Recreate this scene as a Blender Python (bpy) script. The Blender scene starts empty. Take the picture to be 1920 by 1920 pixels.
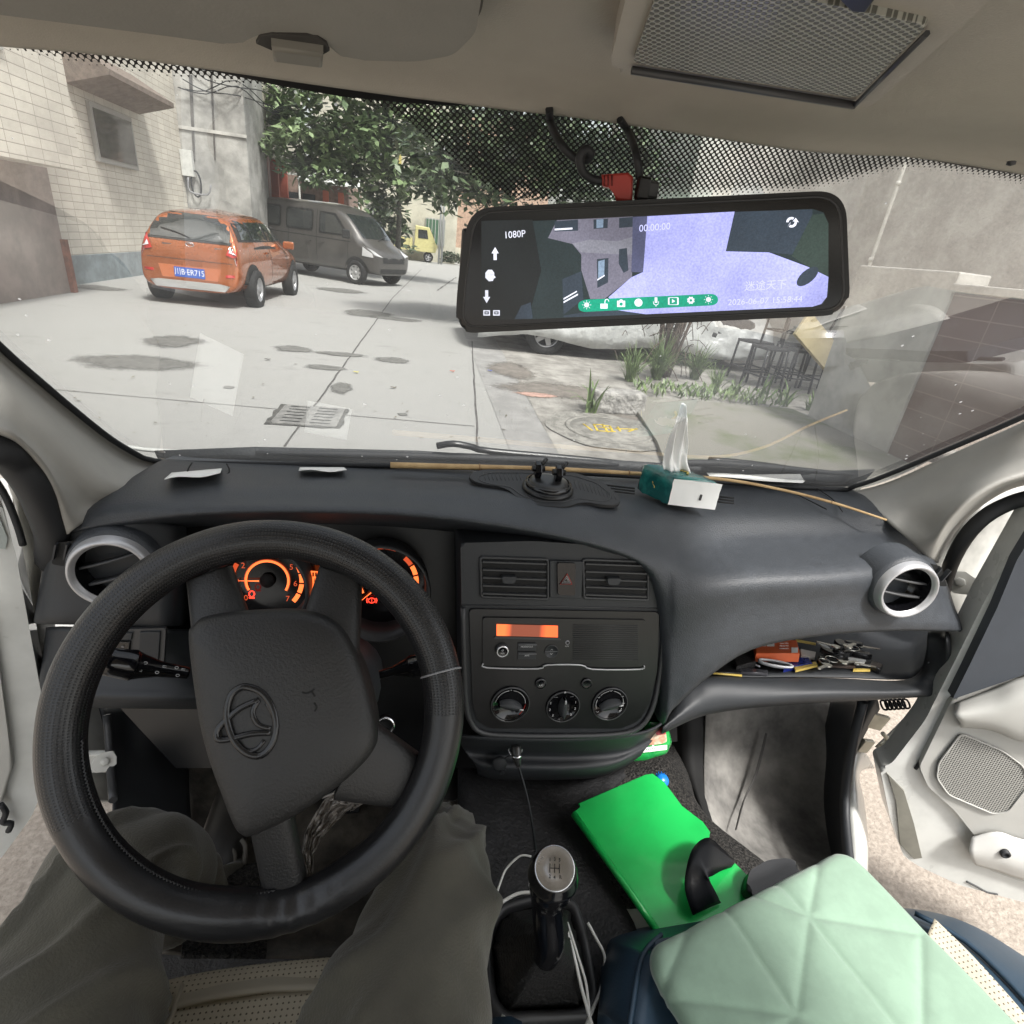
import bpy, bmesh, math, random
from mathutils import Vector as V, Matrix, noise
from mathutils.bvhtree import BVHTree
from mathutils.geometry import delaunay_2d_cdt
random.seed(7)
rad = math.radians
sc = bpy.context.scene
col = sc.collection

# ------------------------------------------------------------------ camera
F, PITCH, ROLL, YAW = 1050.0, rad(25.2), rad(7.0), rad(11.5)
CAM = V((0, 0, 1.4))
fwd = V((math.sin(YAW)*math.cos(PITCH), math.cos(YAW)*math.cos(PITCH), -math.sin(PITCH)))
rt0 = V((math.cos(YAW), -math.sin(YAW), 0))
up0 = rt0.cross(fwd)
rt = rt0*math.cos(ROLL) + up0*math.sin(ROLL)
up = -rt0*math.sin(ROLL) + up0*math.cos(ROLL)
cd = bpy.data.cameras.new("camera"); cam = bpy.data.objects.new("camera", cd); col.objects.link(cam)
cam.matrix_world = Matrix(((rt.x, up.x, -fwd.x, CAM.x), (rt.y, up.y, -fwd.y, CAM.y), (rt.z, up.z, -fwd.z, CAM.z), (0, 0, 0, 1)))
cd.sensor_width = 36; cd.lens = 36*F/1920; cd.clip_start = 0.02; cd.clip_end = 600
sc.camera = cam
# ------------------------------------------------------------------ light
SUN_EL, SUN_AZ = rad(58), rad(148)      # azimuth clockwise from +Y
w = bpy.data.worlds.new("World"); sc.world = w; w.use_nodes = True
nt = w.node_tree; bg = nt.nodes["Background"]
sky = nt.nodes.new("ShaderNodeTexSky"); sky.sky_type = 'NISHITA'; sky.sun_disc = False
sky.sun_elevation = SUN_EL; sky.sun_rotation = SUN_AZ; sky.air_density = 1.6; sky.dust_density = 4.0; sky.ozone_density = 0.6
hs = nt.nodes.new("ShaderNodeHueSaturation"); hs.inputs["Saturation"].default_value = 0.35
nt.links.new(sky.outputs[0], hs.inputs["Color"]); nt.links.new(hs.outputs[0], bg.inputs[0]); bg.inputs[1].default_value = 0.15
sl = bpy.data.lights.new("sun", 'SUN'); sl.energy = 3.0; sl.angle = rad(9); sl.color = (1, .975, .94)
so = bpy.data.objects.new("sun", sl); col.objects.link(so)
sd = V((math.sin(SUN_AZ)*math.cos(SUN_EL), math.cos(SUN_AZ)*math.cos(SUN_EL), math.sin(SUN_EL)))
so.rotation_euler = sd.to_track_quat('Z', 'Y').to_euler(); so.location = sd*50
vs = sc.view_settings; vs.view_transform = 'Standard'; vs.look = 'None'; vs.exposure = 1.0; vs.gamma = 1; vs.use_curve_mapping = False
sc.cycles.max_bounces = 10; sc.cycles.diffuse_bounces = 6; sc.cycles.transparent_max_bounces = 24; sc.cycles.use_denoising = True

# ------------------------------------------------------------------ pixel of the photo -> point in the place
def ray(x, y): return fwd + rt*((x-960)/F) - up*((y-960)/F)
def onz(x, y, z=0.0): d = ray(x, y); return CAM + d*((z-CAM.z)/d.z)
def ony(x, y, Y): d = ray(x, y); return CAM + d*(Y/d.y)
def onpl(x, y, o, n): d = ray(x, y); return CAM + d*((o-CAM).dot(n)/d.dot(n))
def P3(p):
    if isinstance(p, V): return p
    if len(p) == 4: return onz(p[0], p[1], p[2])
    return ony(*p)
class Fr:
    """a local plane: u right, v up, n toward the viewer"""
    def __init__(s, o, n, upv=V((0, 0, 1))):
        s.o = V(o); s.n = V(n).normalized(); s.u = V(upv).cross(s.n).normalized(); s.v = s.n.cross(s.u)
    def w(s, u, v, h=0.0): return s.o + s.u*u + s.v*v + s.n*h
    def px(s, x, y, h=0.0):
        p = onpl(x, y, s.o + s.n*h, s.n) - s.o
        return (p.dot(s.u), p.dot(s.v))
    def P(s, x, y, h=0.0): return onpl(x, y, s.o + s.n*h, s.n)

# ------------------------------------------------------------------ materials
MATS = {}
def M(name, c, rough=.6, metal=0, var=0.0, vs_=8, bump=0.0, bs=200, spec=.5, emit=None, es=0, c2=None, coat=0, dist=.01, lo=.4, hi=.62, sheen=0, detail=4):
    m = bpy.data.materials.new(name); m.use_nodes = True; t = m.node_tree; b = t.nodes["Principled BSDF"]
    c = tuple(c) if len(c) == 4 else (*c, 1)
    b.inputs["Base Color"].default_value = c; b.inputs["Roughness"].default_value = rough; b.inputs["Metallic"].default_value = metal
    b.inputs["Specular IOR Level"].default_value = spec; b.inputs["Coat Weight"].default_value = coat; b.inputs["Sheen Weight"].default_value = sheen
    tc = None
    if var or c2 or bump:
        tc = t.nodes.new("ShaderNodeTexCoord")
    if var or c2:
        n = t.nodes.new("ShaderNodeTexNoise"); n.inputs["Scale"].default_value = vs_; n.inputs["Detail"].default_value = detail; n.inputs["Roughness"].default_value = .65
        t.links.new(tc.outputs["Object"], n.inputs["Vector"])
        r = t.nodes.new("ShaderNodeValToRGB"); r.color_ramp.elements[0].position = lo; r.color_ramp.elements[1].position = hi
        a = tuple(max(0, x*(1-var)) for x in c[:3]); bb = c2 if c2 else tuple(min(1, x*(1+var)) for x in c[:3])
        r.color_ramp.elements[0].color = (*a, 1); r.color_ramp.elements[1].color = (*bb[:3], 1)
        t.links.new(n.outputs["Fac"], r.inputs[0]); t.links.new(r.outputs[0], b.inputs["Base Color"])
        mr = t.nodes.new("ShaderNodeMapRange"); mr.inputs[3].default_value = max(0.02, rough-.07); mr.inputs[4].default_value = min(1, rough+.09)
        t.links.new(n.outputs["Fac"], mr.inputs[0]); t.links.new(mr.outputs[0], b.inputs["Roughness"])
    if bump:
        n2 = t.nodes.new("ShaderNodeTexNoise"); n2.inputs["Scale"].default_value = bs; n2.inputs["Detail"].default_value = 3
        t.links.new(tc.outputs["Object"], n2.inputs["Vector"])
        bp = t.nodes.new("ShaderNodeBump"); bp.inputs["Strength"].default_value = bump; bp.inputs["Distance"].default_value = dist
        t.links.new(n2.outputs["Fac"], bp.inputs["Height"]); t.links.new(bp.outputs[0], b.inputs["Normal"])
    if emit:
        b.inputs["Emission Color"].default_value = (*emit, 1); b.inputs["Emission Strength"].default_value = es
    MATS[name] = m; return m
def glassmat(name, tint=(1, 1, 1), k=1.0, rough=0.0, ior=1.5, dust=0):
    m = bpy.data.materials.new(name); m.use_nodes = True; t = m.node_tree
    for n in list(t.nodes):
        if n.type == 'BSDF_PRINCIPLED': t.nodes.remove(n)
    out = t.nodes["Material Output"]
    tr = t.nodes.new("ShaderNodeBsdfTransparent"); tr.inputs[0].default_value = (*tint, 1)
    gl = t.nodes.new("ShaderNodeBsdfGlossy"); gl.inputs["Roughness"].default_value = rough
    fr = t.nodes.new("ShaderNodeFresnel"); fr.inputs[0].default_value = ior
    mu = t.nodes.new("ShaderNodeMath"); mu.operation = 'MULTIPLY'; mu.inputs[1].default_value = k; mu.use_clamp = True
    mx = t.nodes.new("ShaderNodeMixShader")
    # the same reflectance from either side of the thin pane
    geo = t.nodes.new("ShaderNodeNewGeometry"); iv = t.nodes.new("ShaderNodeMix"); iv.data_type = 'FLOAT'
    iv.inputs[2].default_value = ior; iv.inputs[3].default_value = 1/ior if False else ior
    t.links.new(fr.outputs[0], mu.inputs[0]); t.links.new(mu.outputs[0], mx.inputs[0])
    t.links.new(tr.outputs[0], mx.inputs[1]); t.links.new(gl.outputs[0], mx.inputs[2])
    if dust:
        tc = t.nodes.new("ShaderNodeTexCoord"); n = t.nodes.new("ShaderNodeTexNoise"); n.inputs["Scale"].default_value = 3.5; n.inputs["Detail"].default_value = 7; n.inputs["Roughness"].default_value = .7
        t.links.new(tc.outputs["Object"], n.inputs["Vector"]); mr = t.nodes.new("ShaderNodeMapRange"); mr.inputs[1].default_value = .3; mr.inputs[2].default_value = .75; mr.inputs[3].default_value = dust*.5; mr.inputs[4].default_value = dust*1.9; t.links.new(n.outputs[0], mr.inputs[0])
        v_ = t.nodes.new("ShaderNodeTexVoronoi"); v_.inputs["Scale"].default_value = 55; t.links.new(tc.outputs["Object"], v_.inputs["Vector"])
        n2 = t.nodes.new("ShaderNodeTexNoise"); n2.inputs["Scale"].default_value = 9; t.links.new(tc.outputs["Object"], n2.inputs["Vector"])
        th = t.nodes.new("ShaderNodeMapRange"); th.inputs[1].default_value = .48; th.inputs[2].default_value = .72; th.inputs[3].default_value = 0; th.inputs[4].default_value = .13; t.links.new(n2.outputs[0], th.inputs[0])
        lt = t.nodes.new("ShaderNodeMath"); lt.operation = 'LESS_THAN'; t.links.new(v_.outputs["Distance"], lt.inputs[0]); t.links.new(th.outputs[0], lt.inputs[1])
        m5 = t.nodes.new("ShaderNodeMath"); m5.operation = 'MULTIPLY_ADD'; m5.inputs[1].default_value = .45; t.links.new(lt.outputs[0], m5.inputs[0]); t.links.new(mr.outputs[0], m5.inputs[2]); m5.use_clamp = True
        df = t.nodes.new("ShaderNodeBsdfTranslucent"); df.inputs[0].default_value = (.9, .89, .86, 1); m6 = t.nodes.new("ShaderNodeMixShader")
        t.links.new(m5.outputs[0], m6.inputs[0]); t.links.new(mx.outputs[0], m6.inputs[1]); t.links.new(df.outputs[0], m6.inputs[2]); mx = m6
    t.links.new(mx.outputs[0], out.inputs[0])
    t.nodes.remove(geo); t.nodes.remove(iv)
    return m
def tilemat(name, c, mortar, sx, sy, ax='XZ', rough=.5, var=.06, msize=.02, offset=0.0, dirt=(.3, .28, .25), bump=.3):
    """tiles; sx, sy tile size in metres; ax the object axes that carry them"""
    m = bpy.data.materials.new(name); m.use_nodes = True; t = m.node_tree; b = t.nodes["Principled BSDF"]
    tc = t.nodes.new("ShaderNodeTexCoord"); sp = t.nodes.new("ShaderNodeSeparateXYZ"); cb = t.nodes.new("ShaderNodeCombineXYZ")
    t.links.new(tc.outputs["Object"], sp.inputs[0])
    t.links.new(sp.outputs[ax[0]], cb.inputs[0]); t.links.new(sp.outputs[ax[1]], cb.inputs[1])
    br = t.nodes.new("ShaderNodeTexBrick"); br.offset = offset; br.inputs["Scale"].default_value = 1
    br.inputs["Brick Width"].default_value = sx; br.inputs["Row Height"].default_value = sy; br.inputs["Mortar Size"].default_value = msize*min(sx, sy)
    br.inputs["Color1"].default_value = (*c, 1); br.inputs["Color2"].default_value = (*[x*(1-var) for x in c], 1); br.inputs["Mortar"].default_value = (*mortar, 1)
    t.links.new(cb.outputs[0], br.inputs["Vector"])
    n = t.nodes.new("ShaderNodeTexNoise"); n.inputs["Scale"].default_value = 1.1; n.inputs["Detail"].default_value = 6; n.inputs["Roughness"].default_value = .7
    t.links.new(tc.outputs["Object"], n.inputs["Vector"])
    r = t.nodes.new("ShaderNodeValToRGB"); r.color_ramp.elements[0].position = .45; r.color_ramp.elements[1].position = .75
    mx = t.nodes.new("ShaderNodeMixRGB"); mx.inputs[2].default_value = (*dirt, 1)
    mu = t.nodes.new("ShaderNodeMath"); mu.operation = 'MULTIPLY'; mu.inputs[1].default_value = .6
    t.links.new(n.outputs[0], r.inputs[0]); t.links.new(r.outputs[0], mu.inputs[0]); t.links.new(mu.outputs[0], mx.inputs[0])
    t.links.new(br.outputs["Color"], mx.inputs[1]); t.links.new(mx.outputs[0], b.inputs["Base Color"])
    bp = t.nodes.new("ShaderNodeBump"); bp.inputs["Strength"].default_value = bump; bp.inputs["Distance"].default_value = .01; bp.invert = True
    t.links.new(br.outputs["Fac"], bp.inputs["Height"]); t.links.new(bp.outputs[0], b.inputs["Normal"])
    b.inputs["Roughness"].default_value = rough
    return m
def dotmat(name, c, chole, period, rough=.6, thr=.3, axes='XY', rot=45, alpha=False, bumpy=False):
    """lattice of holes/bumps in the object's own axes"""
    m = bpy.data.materials.new(name); m.use_nodes = True; t = m.node_tree; b = t.nodes["Principled BSDF"]; L = t.links
    uv = t.nodes.new("ShaderNodeUVMap"); mp = t.nodes.new("ShaderNodeMapping"); mp.inputs["Rotation"].default_value = (0, 0, rad(rot)); mp.inputs["Scale"].default_value = (1/period,)*3
    L.new(uv.outputs[0], mp.inputs[0]); sp = t.nodes.new("ShaderNodeSeparateXYZ"); L.new(mp.outputs[0], sp.inputs[0])
    ds = []
    for k in (0, 1):
        f = t.nodes.new("ShaderNodeMath"); f.operation = 'FRACT'; L.new(sp.outputs[k], f.inputs[0])
        s = t.nodes.new("ShaderNodeMath"); s.operation = 'SUBTRACT'; s.inputs[1].default_value = .5; L.new(f.outputs[0], s.inputs[0])
        q = t.nodes.new("ShaderNodeMath"); q.operation = 'POWER'; q.inputs[1].default_value = 2; L.new(s.outputs[0], q.inputs[0]); ds.append(q)
    a = t.nodes.new("ShaderNodeMath"); a.operation = 'ADD'; L.new(ds[0].outputs[0], a.inputs[0]); L.new(ds[1].outputs[0], a.inputs[1])
    s = t.nodes.new("ShaderNodeMath"); s.operation = 'SQRT'; L.new(a.outputs[0], s.inputs[0])
    g = t.nodes.new("ShaderNodeMath"); g.operation = 'LESS_THAN'; g.inputs[1].default_value = thr; L.new(s.outputs[0], g.inputs[0])
    if alpha:
        at = t.nodes.new("ShaderNodeAttribute"); at.attribute_name = "fade"
        ad = t.nodes.new("ShaderNodeMapRange"); ad.inputs[3].default_value = .78; ad.inputs[4].default_value = thr
        L.new(at.outputs["Fac"], ad.inputs[0]); L.new(ad.outputs[0], g.inputs[1])
    mx = t.nodes.new("ShaderNodeMixRGB"); mx.inputs[1].default_value = (*c, 1); mx.inputs[2].default_value = (*chole, 1)
    L.new(g.outputs[0], mx.inputs[0]); L.new(mx.outputs[0], b.inputs["Base Color"])
    b.inputs["Roughness"].default_value = rough
    if alpha:
        b.inputs["Base Color"].default_value = (*c, 1)
        out = t.nodes["Material Output"]; tr = t.nodes.new("ShaderNodeBsdfTransparent"); ms = t.nodes.new("ShaderNodeMixShader")
        L.new(g.outputs[0], ms.inputs[0]); L.new(b.outputs[0], ms.inputs[1]); L.new(tr.outputs[0], ms.inputs[2]); L.new(ms.outputs[0], out.inputs[0])
    else:
        bp = t.nodes.new("ShaderNodeBump"); bp.inputs["Strength"].default_value = .6; bp.inputs["Distance"].default_value = .001
        mr = t.nodes.new("ShaderNodeMapRange"); mr.inputs[1].default_value = thr*.6; mr.inputs[2].default_value = thr*1.3
        if bumpy: mr.inputs[3].default_value = 1; mr.inputs[4].default_value = 0
        L.new(s.outputs[0], mr.inputs[0]); L.new(mr.outputs[0], bp.inputs["Height"]); L.new(bp.outputs[0], b.inputs["Normal"])
    return m

plas_top = M('dash_plastic', (.033, .037, .043), .47, var=.09, vs_=60, bump=.6, bs=520, dist=.0014)
plas_low = M('panel_plastic', (.019, .021, .024), .55, var=.10, vs_=6, bump=.35, bs=900, dist=.0008)
plas_black = M('black_plastic', (.005, .005, .0055), .34, var=.2, vs_=20)
plas_gloss = M('gloss_black', (.004, .004, .005), .12)
plas_grey = M('charcoal_plastic', (.035, .036, .038), .45, var=.1)
void = M('unlit_hollow', (.004, .004, .004), .8)
leather = M('wheel_leather', (.011, .011, .012), .40, var=.25, vs_=14, bump=.4, bs=420, dist=.001)
hubm = M('wheel_hub_grain', (.0155, .0152, .0152), .50, var=.06, bump=.5, bs=420, dist=.0012)
silver = M('satin_silver', (.42, .42, .43), .38, metal=.5, var=.08, vs_=30)
chrome = M('chrome', (.7, .7, .72), .12, metal=1)
headl = M('headliner_felt', (.33, .305, .262), .92, var=.06, vs_=6, bump=.3, bs=700, dist=.0008)
visor_m = M('visor_vinyl', (.205, .195, .172), .75, var=.05, bump=.2, bs=500, dist=.0008)
trim = M('pillar_trim', (.30, .29, .265), .6, var=.05, bump=.25, bs=800, dist=.0006)
rubber = M('rubber', (.012, .013, .015), .65)
white_paint = M('white_paint', (.52, .525, .50), .28, var=.08, vs_=9, coat=.5)
dirty_white = M('dirty_white_paint', (.42, .415, .385), .4, var=.25, vs_=7)
orange_e = M('orange_light', (.5, .1, .02), .4, emit=(1, .16, .035), es=1.1)
orange_d = M('orange_light_dim', (.2, .03, .01), .4, emit=(1, .12, .03), es=.35)
red_e = M('red_light', (.5, .02, .01), .4, emit=(1, .04, .02), es=1.6)
white_ink = M('white_ink', (.55, .55, .55), .5)
grey_ink = M('grey_ink', (.22, .22, .23), .5)
red_ink = M('red_ink', (.45, .03, .02), .5)
carpet = M('loop_carpet', (.008, .0075, .007), .95, c2=(.075, .068, .06), vs_=190, lo=.42, hi=.68, bump=1.0, bs=190, dist=.03)
dark_floor = M('floor_rubber', (.014, .014, .015), .7, var=.4, vs_=20, bump=.4, bs=150)
pants = M('olive_trousers', (.068, .063, .046), .85, var=.14, vs_=12, bump=.45, bs=420, dist=.002, sheen=.2)
steel = M('zinc_steel', (.5, .48, .40), .4, metal=.4, var=.2)
concrete = None

# ------------------------------------------------------------------ mesh builder
ORIG = {}
class MB:
    def __init__(s): s.bm = bmesh.new(); s.mats = []; s.uv = None
    def mi(s, m):
        if m is None: return 0
        if m not in s.mats: s.mats.append(m)
        return s.mats.index(m)
    def face(s, pts, m=None):
        vs_ = [s.bm.verts.new(p) for p in pts]
        f = s.bm.faces.new(vs_); f.material_index = s.mi(m); return f
    def prism(s, pts, vec, m=None, bev=0.0, seg=2, closed=True):
        """planar outline pushed along vec"""
        vec = V(vec); mi = s.mi(m)
        a = [s.bm.verts.new(p) for p in pts]; b = [s.bm.verts.new(V(p)+vec) for p in pts]
        fs = [s.bm.faces.new(a[::-1]), s.bm.faces.new(b)]
        n = len(a)
        for i in range(n): fs.append(s.bm.faces.new((a[i], a[(i+1) % n], b[(i+1) % n], b[i])))
        for f in fs: f.material_index = mi
        if bev > 0:
            es = list({e for f in fs[:2] for e in f.edges})
            r = bmesh.ops.bevel(s.bm, geom=es, offset=bev, segments=seg, affect='EDGES', profile=.5)
            for f in r['faces']: f.material_index = mi
        return s
    def box(s, c, size, m=None, rot=None, bev=0.0, seg=2):
        c = V(c); hx, hy, hz = [q/2 for q in size]; R = rot if rot is not None else Matrix.Identity(3)
        pts = [c + R @ V((x, y, -hz)) for x, y in ((-hx, -hy), (hx, -hy), (hx, hy), (-hx, hy))]
        vec = R @ V((0, 0, 2*hz)); mi = s.mi(m)
        a = [s.bm.verts.new(p) for p in pts]; b = [s.bm.verts.new(p+vec) for p in pts]
        fs = [s.bm.faces.new(a[::-1]), s.bm.faces.new(b)]
        for i in range(4): fs.append(s.bm.faces.new((a[i], a[(i+1) % 4], b[(i+1) % 4], b[i])))
        for f in fs: f.material_index = mi
        if bev > 0:
            es = list({e for f in fs for e in f.edges})
            r = bmesh.ops.bevel(s.bm, geom=es, offset=bev, segments=seg, affect='EDGES', profile=.5)
            for f in r['faces']: f.material_index = mi
        return s
    def tube(s, pts, r, m=None, n=8, smooth=3, closed=False, flat=1.0, upv=None, caps=True):
        pts = [V(p) for p in pts]
        rs = r if isinstance(r, (list, tuple)) else [r]*len(pts)
        if smooth > 1: pts, rs = crspline(pts, rs, smooth, closed)
        mi = s.mi(m); rings = []; N = len(pts); prev = None
        for i, p in enumerate(pts):
            if closed: tg = (pts[(i+1) % N]-pts[i-1])
            else: tg = pts[min(i+1, N-1)]-pts[max(i-1, 0)]
            tg.normalize()
            ref = V(upv) if upv else (prev if prev else (V((0, 0, 1)) if abs(tg.z) < .9 else V((1, 0, 0))))
            b = tg.cross(ref)
            if b.length < 1e-5: b = tg.orthogonal()
            b.normalize(); nn = b.cross(tg).normalized(); prev = nn
            rings.append([s.bm.verts.new(p + (b*math.cos(2*math.pi*k/n) + nn*math.sin(2*math.pi*k/n)*flat)*rs[i]) for k in range(n)])
        rng = range(N) if closed else range(N-1)
        for i in rng:
            A, B = rings[i], rings[(i+1) % N]
            for k in range(n):
                f = s.bm.faces.new((A[k], A[(k+1) % n], B[(k+1) % n], B[k])); f.material_index = mi; f.smooth = True
        if not closed and caps:
            s.bm.faces.new(rings[0][::-1]).material_index = mi; s.bm.faces.new(rings[-1]).material_index = mi
        return s
    def lathe(s, fr, u, v, prof, m=None, n=32, sx=1, sy=1, ms=None):
        """prof: list of (radius, height along the frame's normal)"""
        rings = []; mi = s.mi(m)
        for r, h in prof:
            if r < 1e-6: rings.append([s.bm.verts.new(fr.w(u, v, h))])
            else: rings.append([s.bm.verts.new(fr.w(u+r*sx*math.cos(2*math.pi*k/n), v+r*sy*math.sin(2*math.pi*k/n), h)) for k in range(n)])
        for i in range(len(rings)-1):
            A, B = rings[i], rings[i+1]; mk = s.mi(ms[i]) if ms else mi
            for k in range(n):
                a0, a1 = A[k % len(A)], A[(k+1) % len(A)]; b0, b1 = B[k % len(B)], B[(k+1) % len(B)]
                vs_ = [a0, a1, b1, b0]; u_ = []
                for q in vs_:
                    if q not in u_: u_.append(q)
                if len(u_) > 2:
                    f = s.bm.faces.new(u_); f.material_index = mk; f.smooth = True
        return s
    def grid(s, rows, m=None, closed_u=False, smooth=True):
        mi = s.mi(m); vv = [[s.bm.verts.new(p) for p in r] for r in rows]
        for i in range(len(vv)-1):
            A, B = vv[i], vv[i+1]; n = len(A)
            for k in range(n if closed_u else n-1):
                f = s.bm.faces.new((A[k], A[(k+1) % n], B[(k+1) % n], B[k])); f.material_index = mi; f.smooth = smooth
        return vv
    def text(s, txt, fr, u, v, size, m=None, h=0.0, rot=0.0, align='CENTER', sx=1.0, th=0.0):
        c = bpy.data.curves.new("t", 'FONT'); c.body = txt; c.size = size; c.align_x = align; c.align_y = 'CENTER'; c.resolution_u = 3; c.extrude = th
        o = bpy.data.objects.new("t", c); me = bpy.data.meshes.new_from_object(o)
        mi = s.mi(m); cr, sr = math.cos(rot), math.sin(rot); vs_ = []
        for q in me.vertices:
            x, y = q.co.x*sx, q.co.y
            vs_.append(s.bm.verts.new(fr.w(u + x*cr-y*sr, v + x*sr+y*cr, h+q.co.z)))
        for p in me.polygons:
            try: s.bm.faces.new([vs_[i] for i in p.vertices]).material_index = mi
            except ValueError: pass
        bpy.data.objects.remove(o); bpy.data.curves.remove(c); bpy.data.meshes.remove(me)
        return s
    def poly(s, fr, pts, m=None, h=0.0, th=0.0, bev=0.0, pix=False, back=None):
        """outline in frame coordinates (or photo pixels); th extrudes away from the viewer"""
        q = [fr.px(x, y, h) for x, y in pts] if pix else pts
        P = [fr.w(u, v, h) for u, v in q]
        A = sum(q[i][0]*q[(i+1) % len(q)][1]-q[(i+1) % len(q)][0]*q[i][1] for i in range(len(q)))
        if A < 0: P = P[::-1]
        if th > 0:
            mi = s.mi(m); b = [s.bm.verts.new(p) for p in P]; a = [s.bm.verts.new(p-fr.n*th) for p in P]; n = len(a)
            top = s.bm.faces.new(b); fs = [top, s.bm.faces.new(a[::-1])]
            for i in range(n): fs.append(s.bm.faces.new((a[i], a[(i+1) % n], b[(i+1) % n], b[i])))
            for f in fs: f.material_index = mi
            if bev > 0:
                r = bmesh.ops.bevel(s.bm, geom=list(top.edges), offset=bev, segments=3, affect='EDGES', profile=.5, clamp_overlap=True)
                for f in r['faces']: f.material_index = mi; f.smooth = True
        else: s.face(P, m)
        return s
    def build(s, name, m=None, parent=None, label=None, cat=None, group=None, kind=None, origin=None, smooth=None, mods=None, uvfr=None, norm=True):
        if norm: bmesh.ops.recalc_face_normals(s.bm, faces=s.bm.faces)
        me = bpy.data.meshes.new(name)
        if uvfr:
            lay = s.bm.loops.layers.uv.new("UVMap")
            for f in s.bm.faces:
                for l in f.loops:
                    p = l.vert.co-uvfr.o; l[lay].uv = (p.dot(uvfr.u), p.dot(uvfr.v))
        if parent is not None: o0 = ORIG.get(parent.name, V((0, 0, 0)))
        elif origin is not None: o0 = V(origin)
        else:
            if len(s.bm.verts):
                xs = [v.co for v in s.bm.verts]; o0 = V((sum(p.x for p in xs)/len(xs), sum(p.y for p in xs)/len(xs), min(p.z for p in xs)))
            else: o0 = V((0, 0, 0))
        bmesh.ops.translate(s.bm, verts=s.bm.verts, vec=-o0)
        s.bm.to_mesh(me); s.bm.free()
        mats = s.mats if s.mats else []
        if m is not None and not mats: mats = [m]
        elif m is not None and mats and mats[0] is None: mats[0] = m
        for q in mats: me.materials.append(q)
        if smooth is not None:
            for p in me.polygons: p.use_smooth = smooth
        o = bpy.data.objects.new(name, me); col.objects.link(o)
        if parent is not None: o.parent = parent
        else: o.location = o0
        ORIG[o.name] = o0
        if label: o['label'] = label
        if cat: o['category'] = cat
        if group: o['group'] = group
        if kind: o['kind'] = kind
        if mods:
            for k, a in mods: 
                md = o.modifiers.new(k.lower(), k)
                for kk, vv in a.items(): setattr(md, kk, vv)
        return o
def crspline(pts, rs, n, closed=False):
    out, ro = [], []; N = len(pts)
    for i in range(N if closed else N-1):
        if closed: idx = [(i-1) % N, i, (i+1) % N, (i+2) % N]
        else: idx = [max(i-1, 0), i, i+1, min(i+2, N-1)]
        p0, p1, p2, p3 = [V(pts[k]) for k in idx]
        for k in range(n):
            t = k/n
            out.append(.5*((2*p1)+(-p0+p2)*t+(2*p0-5*p1+4*p2-p3)*t*t+(-p0+3*p1-3*p2+p3)*t**3)); ro.append(rs[idx[1]]*(1-t)+rs[idx[2]]*t)
    if not closed: out.append(V(pts[-1])); ro.append(rs[-1])
    return out, ro
def thing(name, label, cat, loc, group=None):
    o = bpy.data.objects.new(name, None); o.empty_display_size = .1; col.objects.link(o); o.location = loc; ORIG[o.name] = V(loc)
    o['label'] = label; o['category'] = cat
    if group: o['group'] = group
    return o
def sheet(rows, name, m, parent=None, n=4, th=.004, away=None, uvfr=None, **k):
    """smooth surface through rows of control points, given real thickness on the far side"""
    R = [[P3(p) for p in r] for r in rows]
    R = [crspline(r, [0]*len(r), n)[0] for r in R]
    C = [crspline([r[i] for r in R], [0]*len(R), n)[0] for i in range(len(R[0]))]
    b = MB(); b.grid([[C[i][j] for i in range(len(C))] for j in range(len(C[0]))])
    nn = V((0, 0, 0)); c = V((0, 0, 0)); nv = 0
    for f in b.bm.faces: f.normal_update(); nn += f.normal*f.calc_area()
    for q in b.bm.verts: c += q.co; nv += 1
    tgt = (away if away is not None else CAM) - c/nv
    if nn.dot(tgt) < 0: bmesh.ops.reverse_faces(b.bm, faces=b.bm.faces)
    return b.build(name, m, parent, smooth=True, norm=False, uvfr=uvfr, mods=[('SOLIDIFY', dict(thickness=th, offset=-1))] if th else None, **k)
def circ(n, rx, ry=None, cx=0, cy=0, a0=0, a1=2*math.pi, rot=0):
    ry = rx if ry is None else ry; o = []
    full = abs(a1-a0-2*math.pi) < 1e-6
    for k in range(n):
        a = a0+(a1-a0)*(k/n if full else k/(n-1)); x, y = rx*math.cos(a), ry*math.sin(a)
        o.append((cx+x*math.cos(rot)-y*math.sin(rot), cy+x*math.sin(rot)+y*math.cos(rot)))
    return o
def rrect(x0, y0, x1, y1, r, n=5):
    o = []
    for cx, cy, a in ((x1-r, y1-r, 0), (x0+r, y1-r, 90), (x0+r, y0+r, 180), (x1-r, y0+r, 270)):
        for k in range(n+1): t = rad(a+90*k/n); o.append((cx+r*math.cos(t), cy+r*math.sin(t)))
    return o
def roundpoly(pts, r, n=4):
    o = []; N = len(pts)
    for i in range(N):
        p, a, b = V(pts[i]), V(pts[i-1]), V(pts[(i+1) % N])
        da, db = (a-p), (b-p); ra = min(r, da.length*.45); rb = min(r, db.length*.45)
        A, B = p+da.normalized()*ra, p+db.normalized()*rb
        for k in range(n+1):
            t = k/n; q = A*(1-t)**2+p*2*t*(1-t)+B*t*t; o.append((q.x, q.y))
    return o

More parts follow.
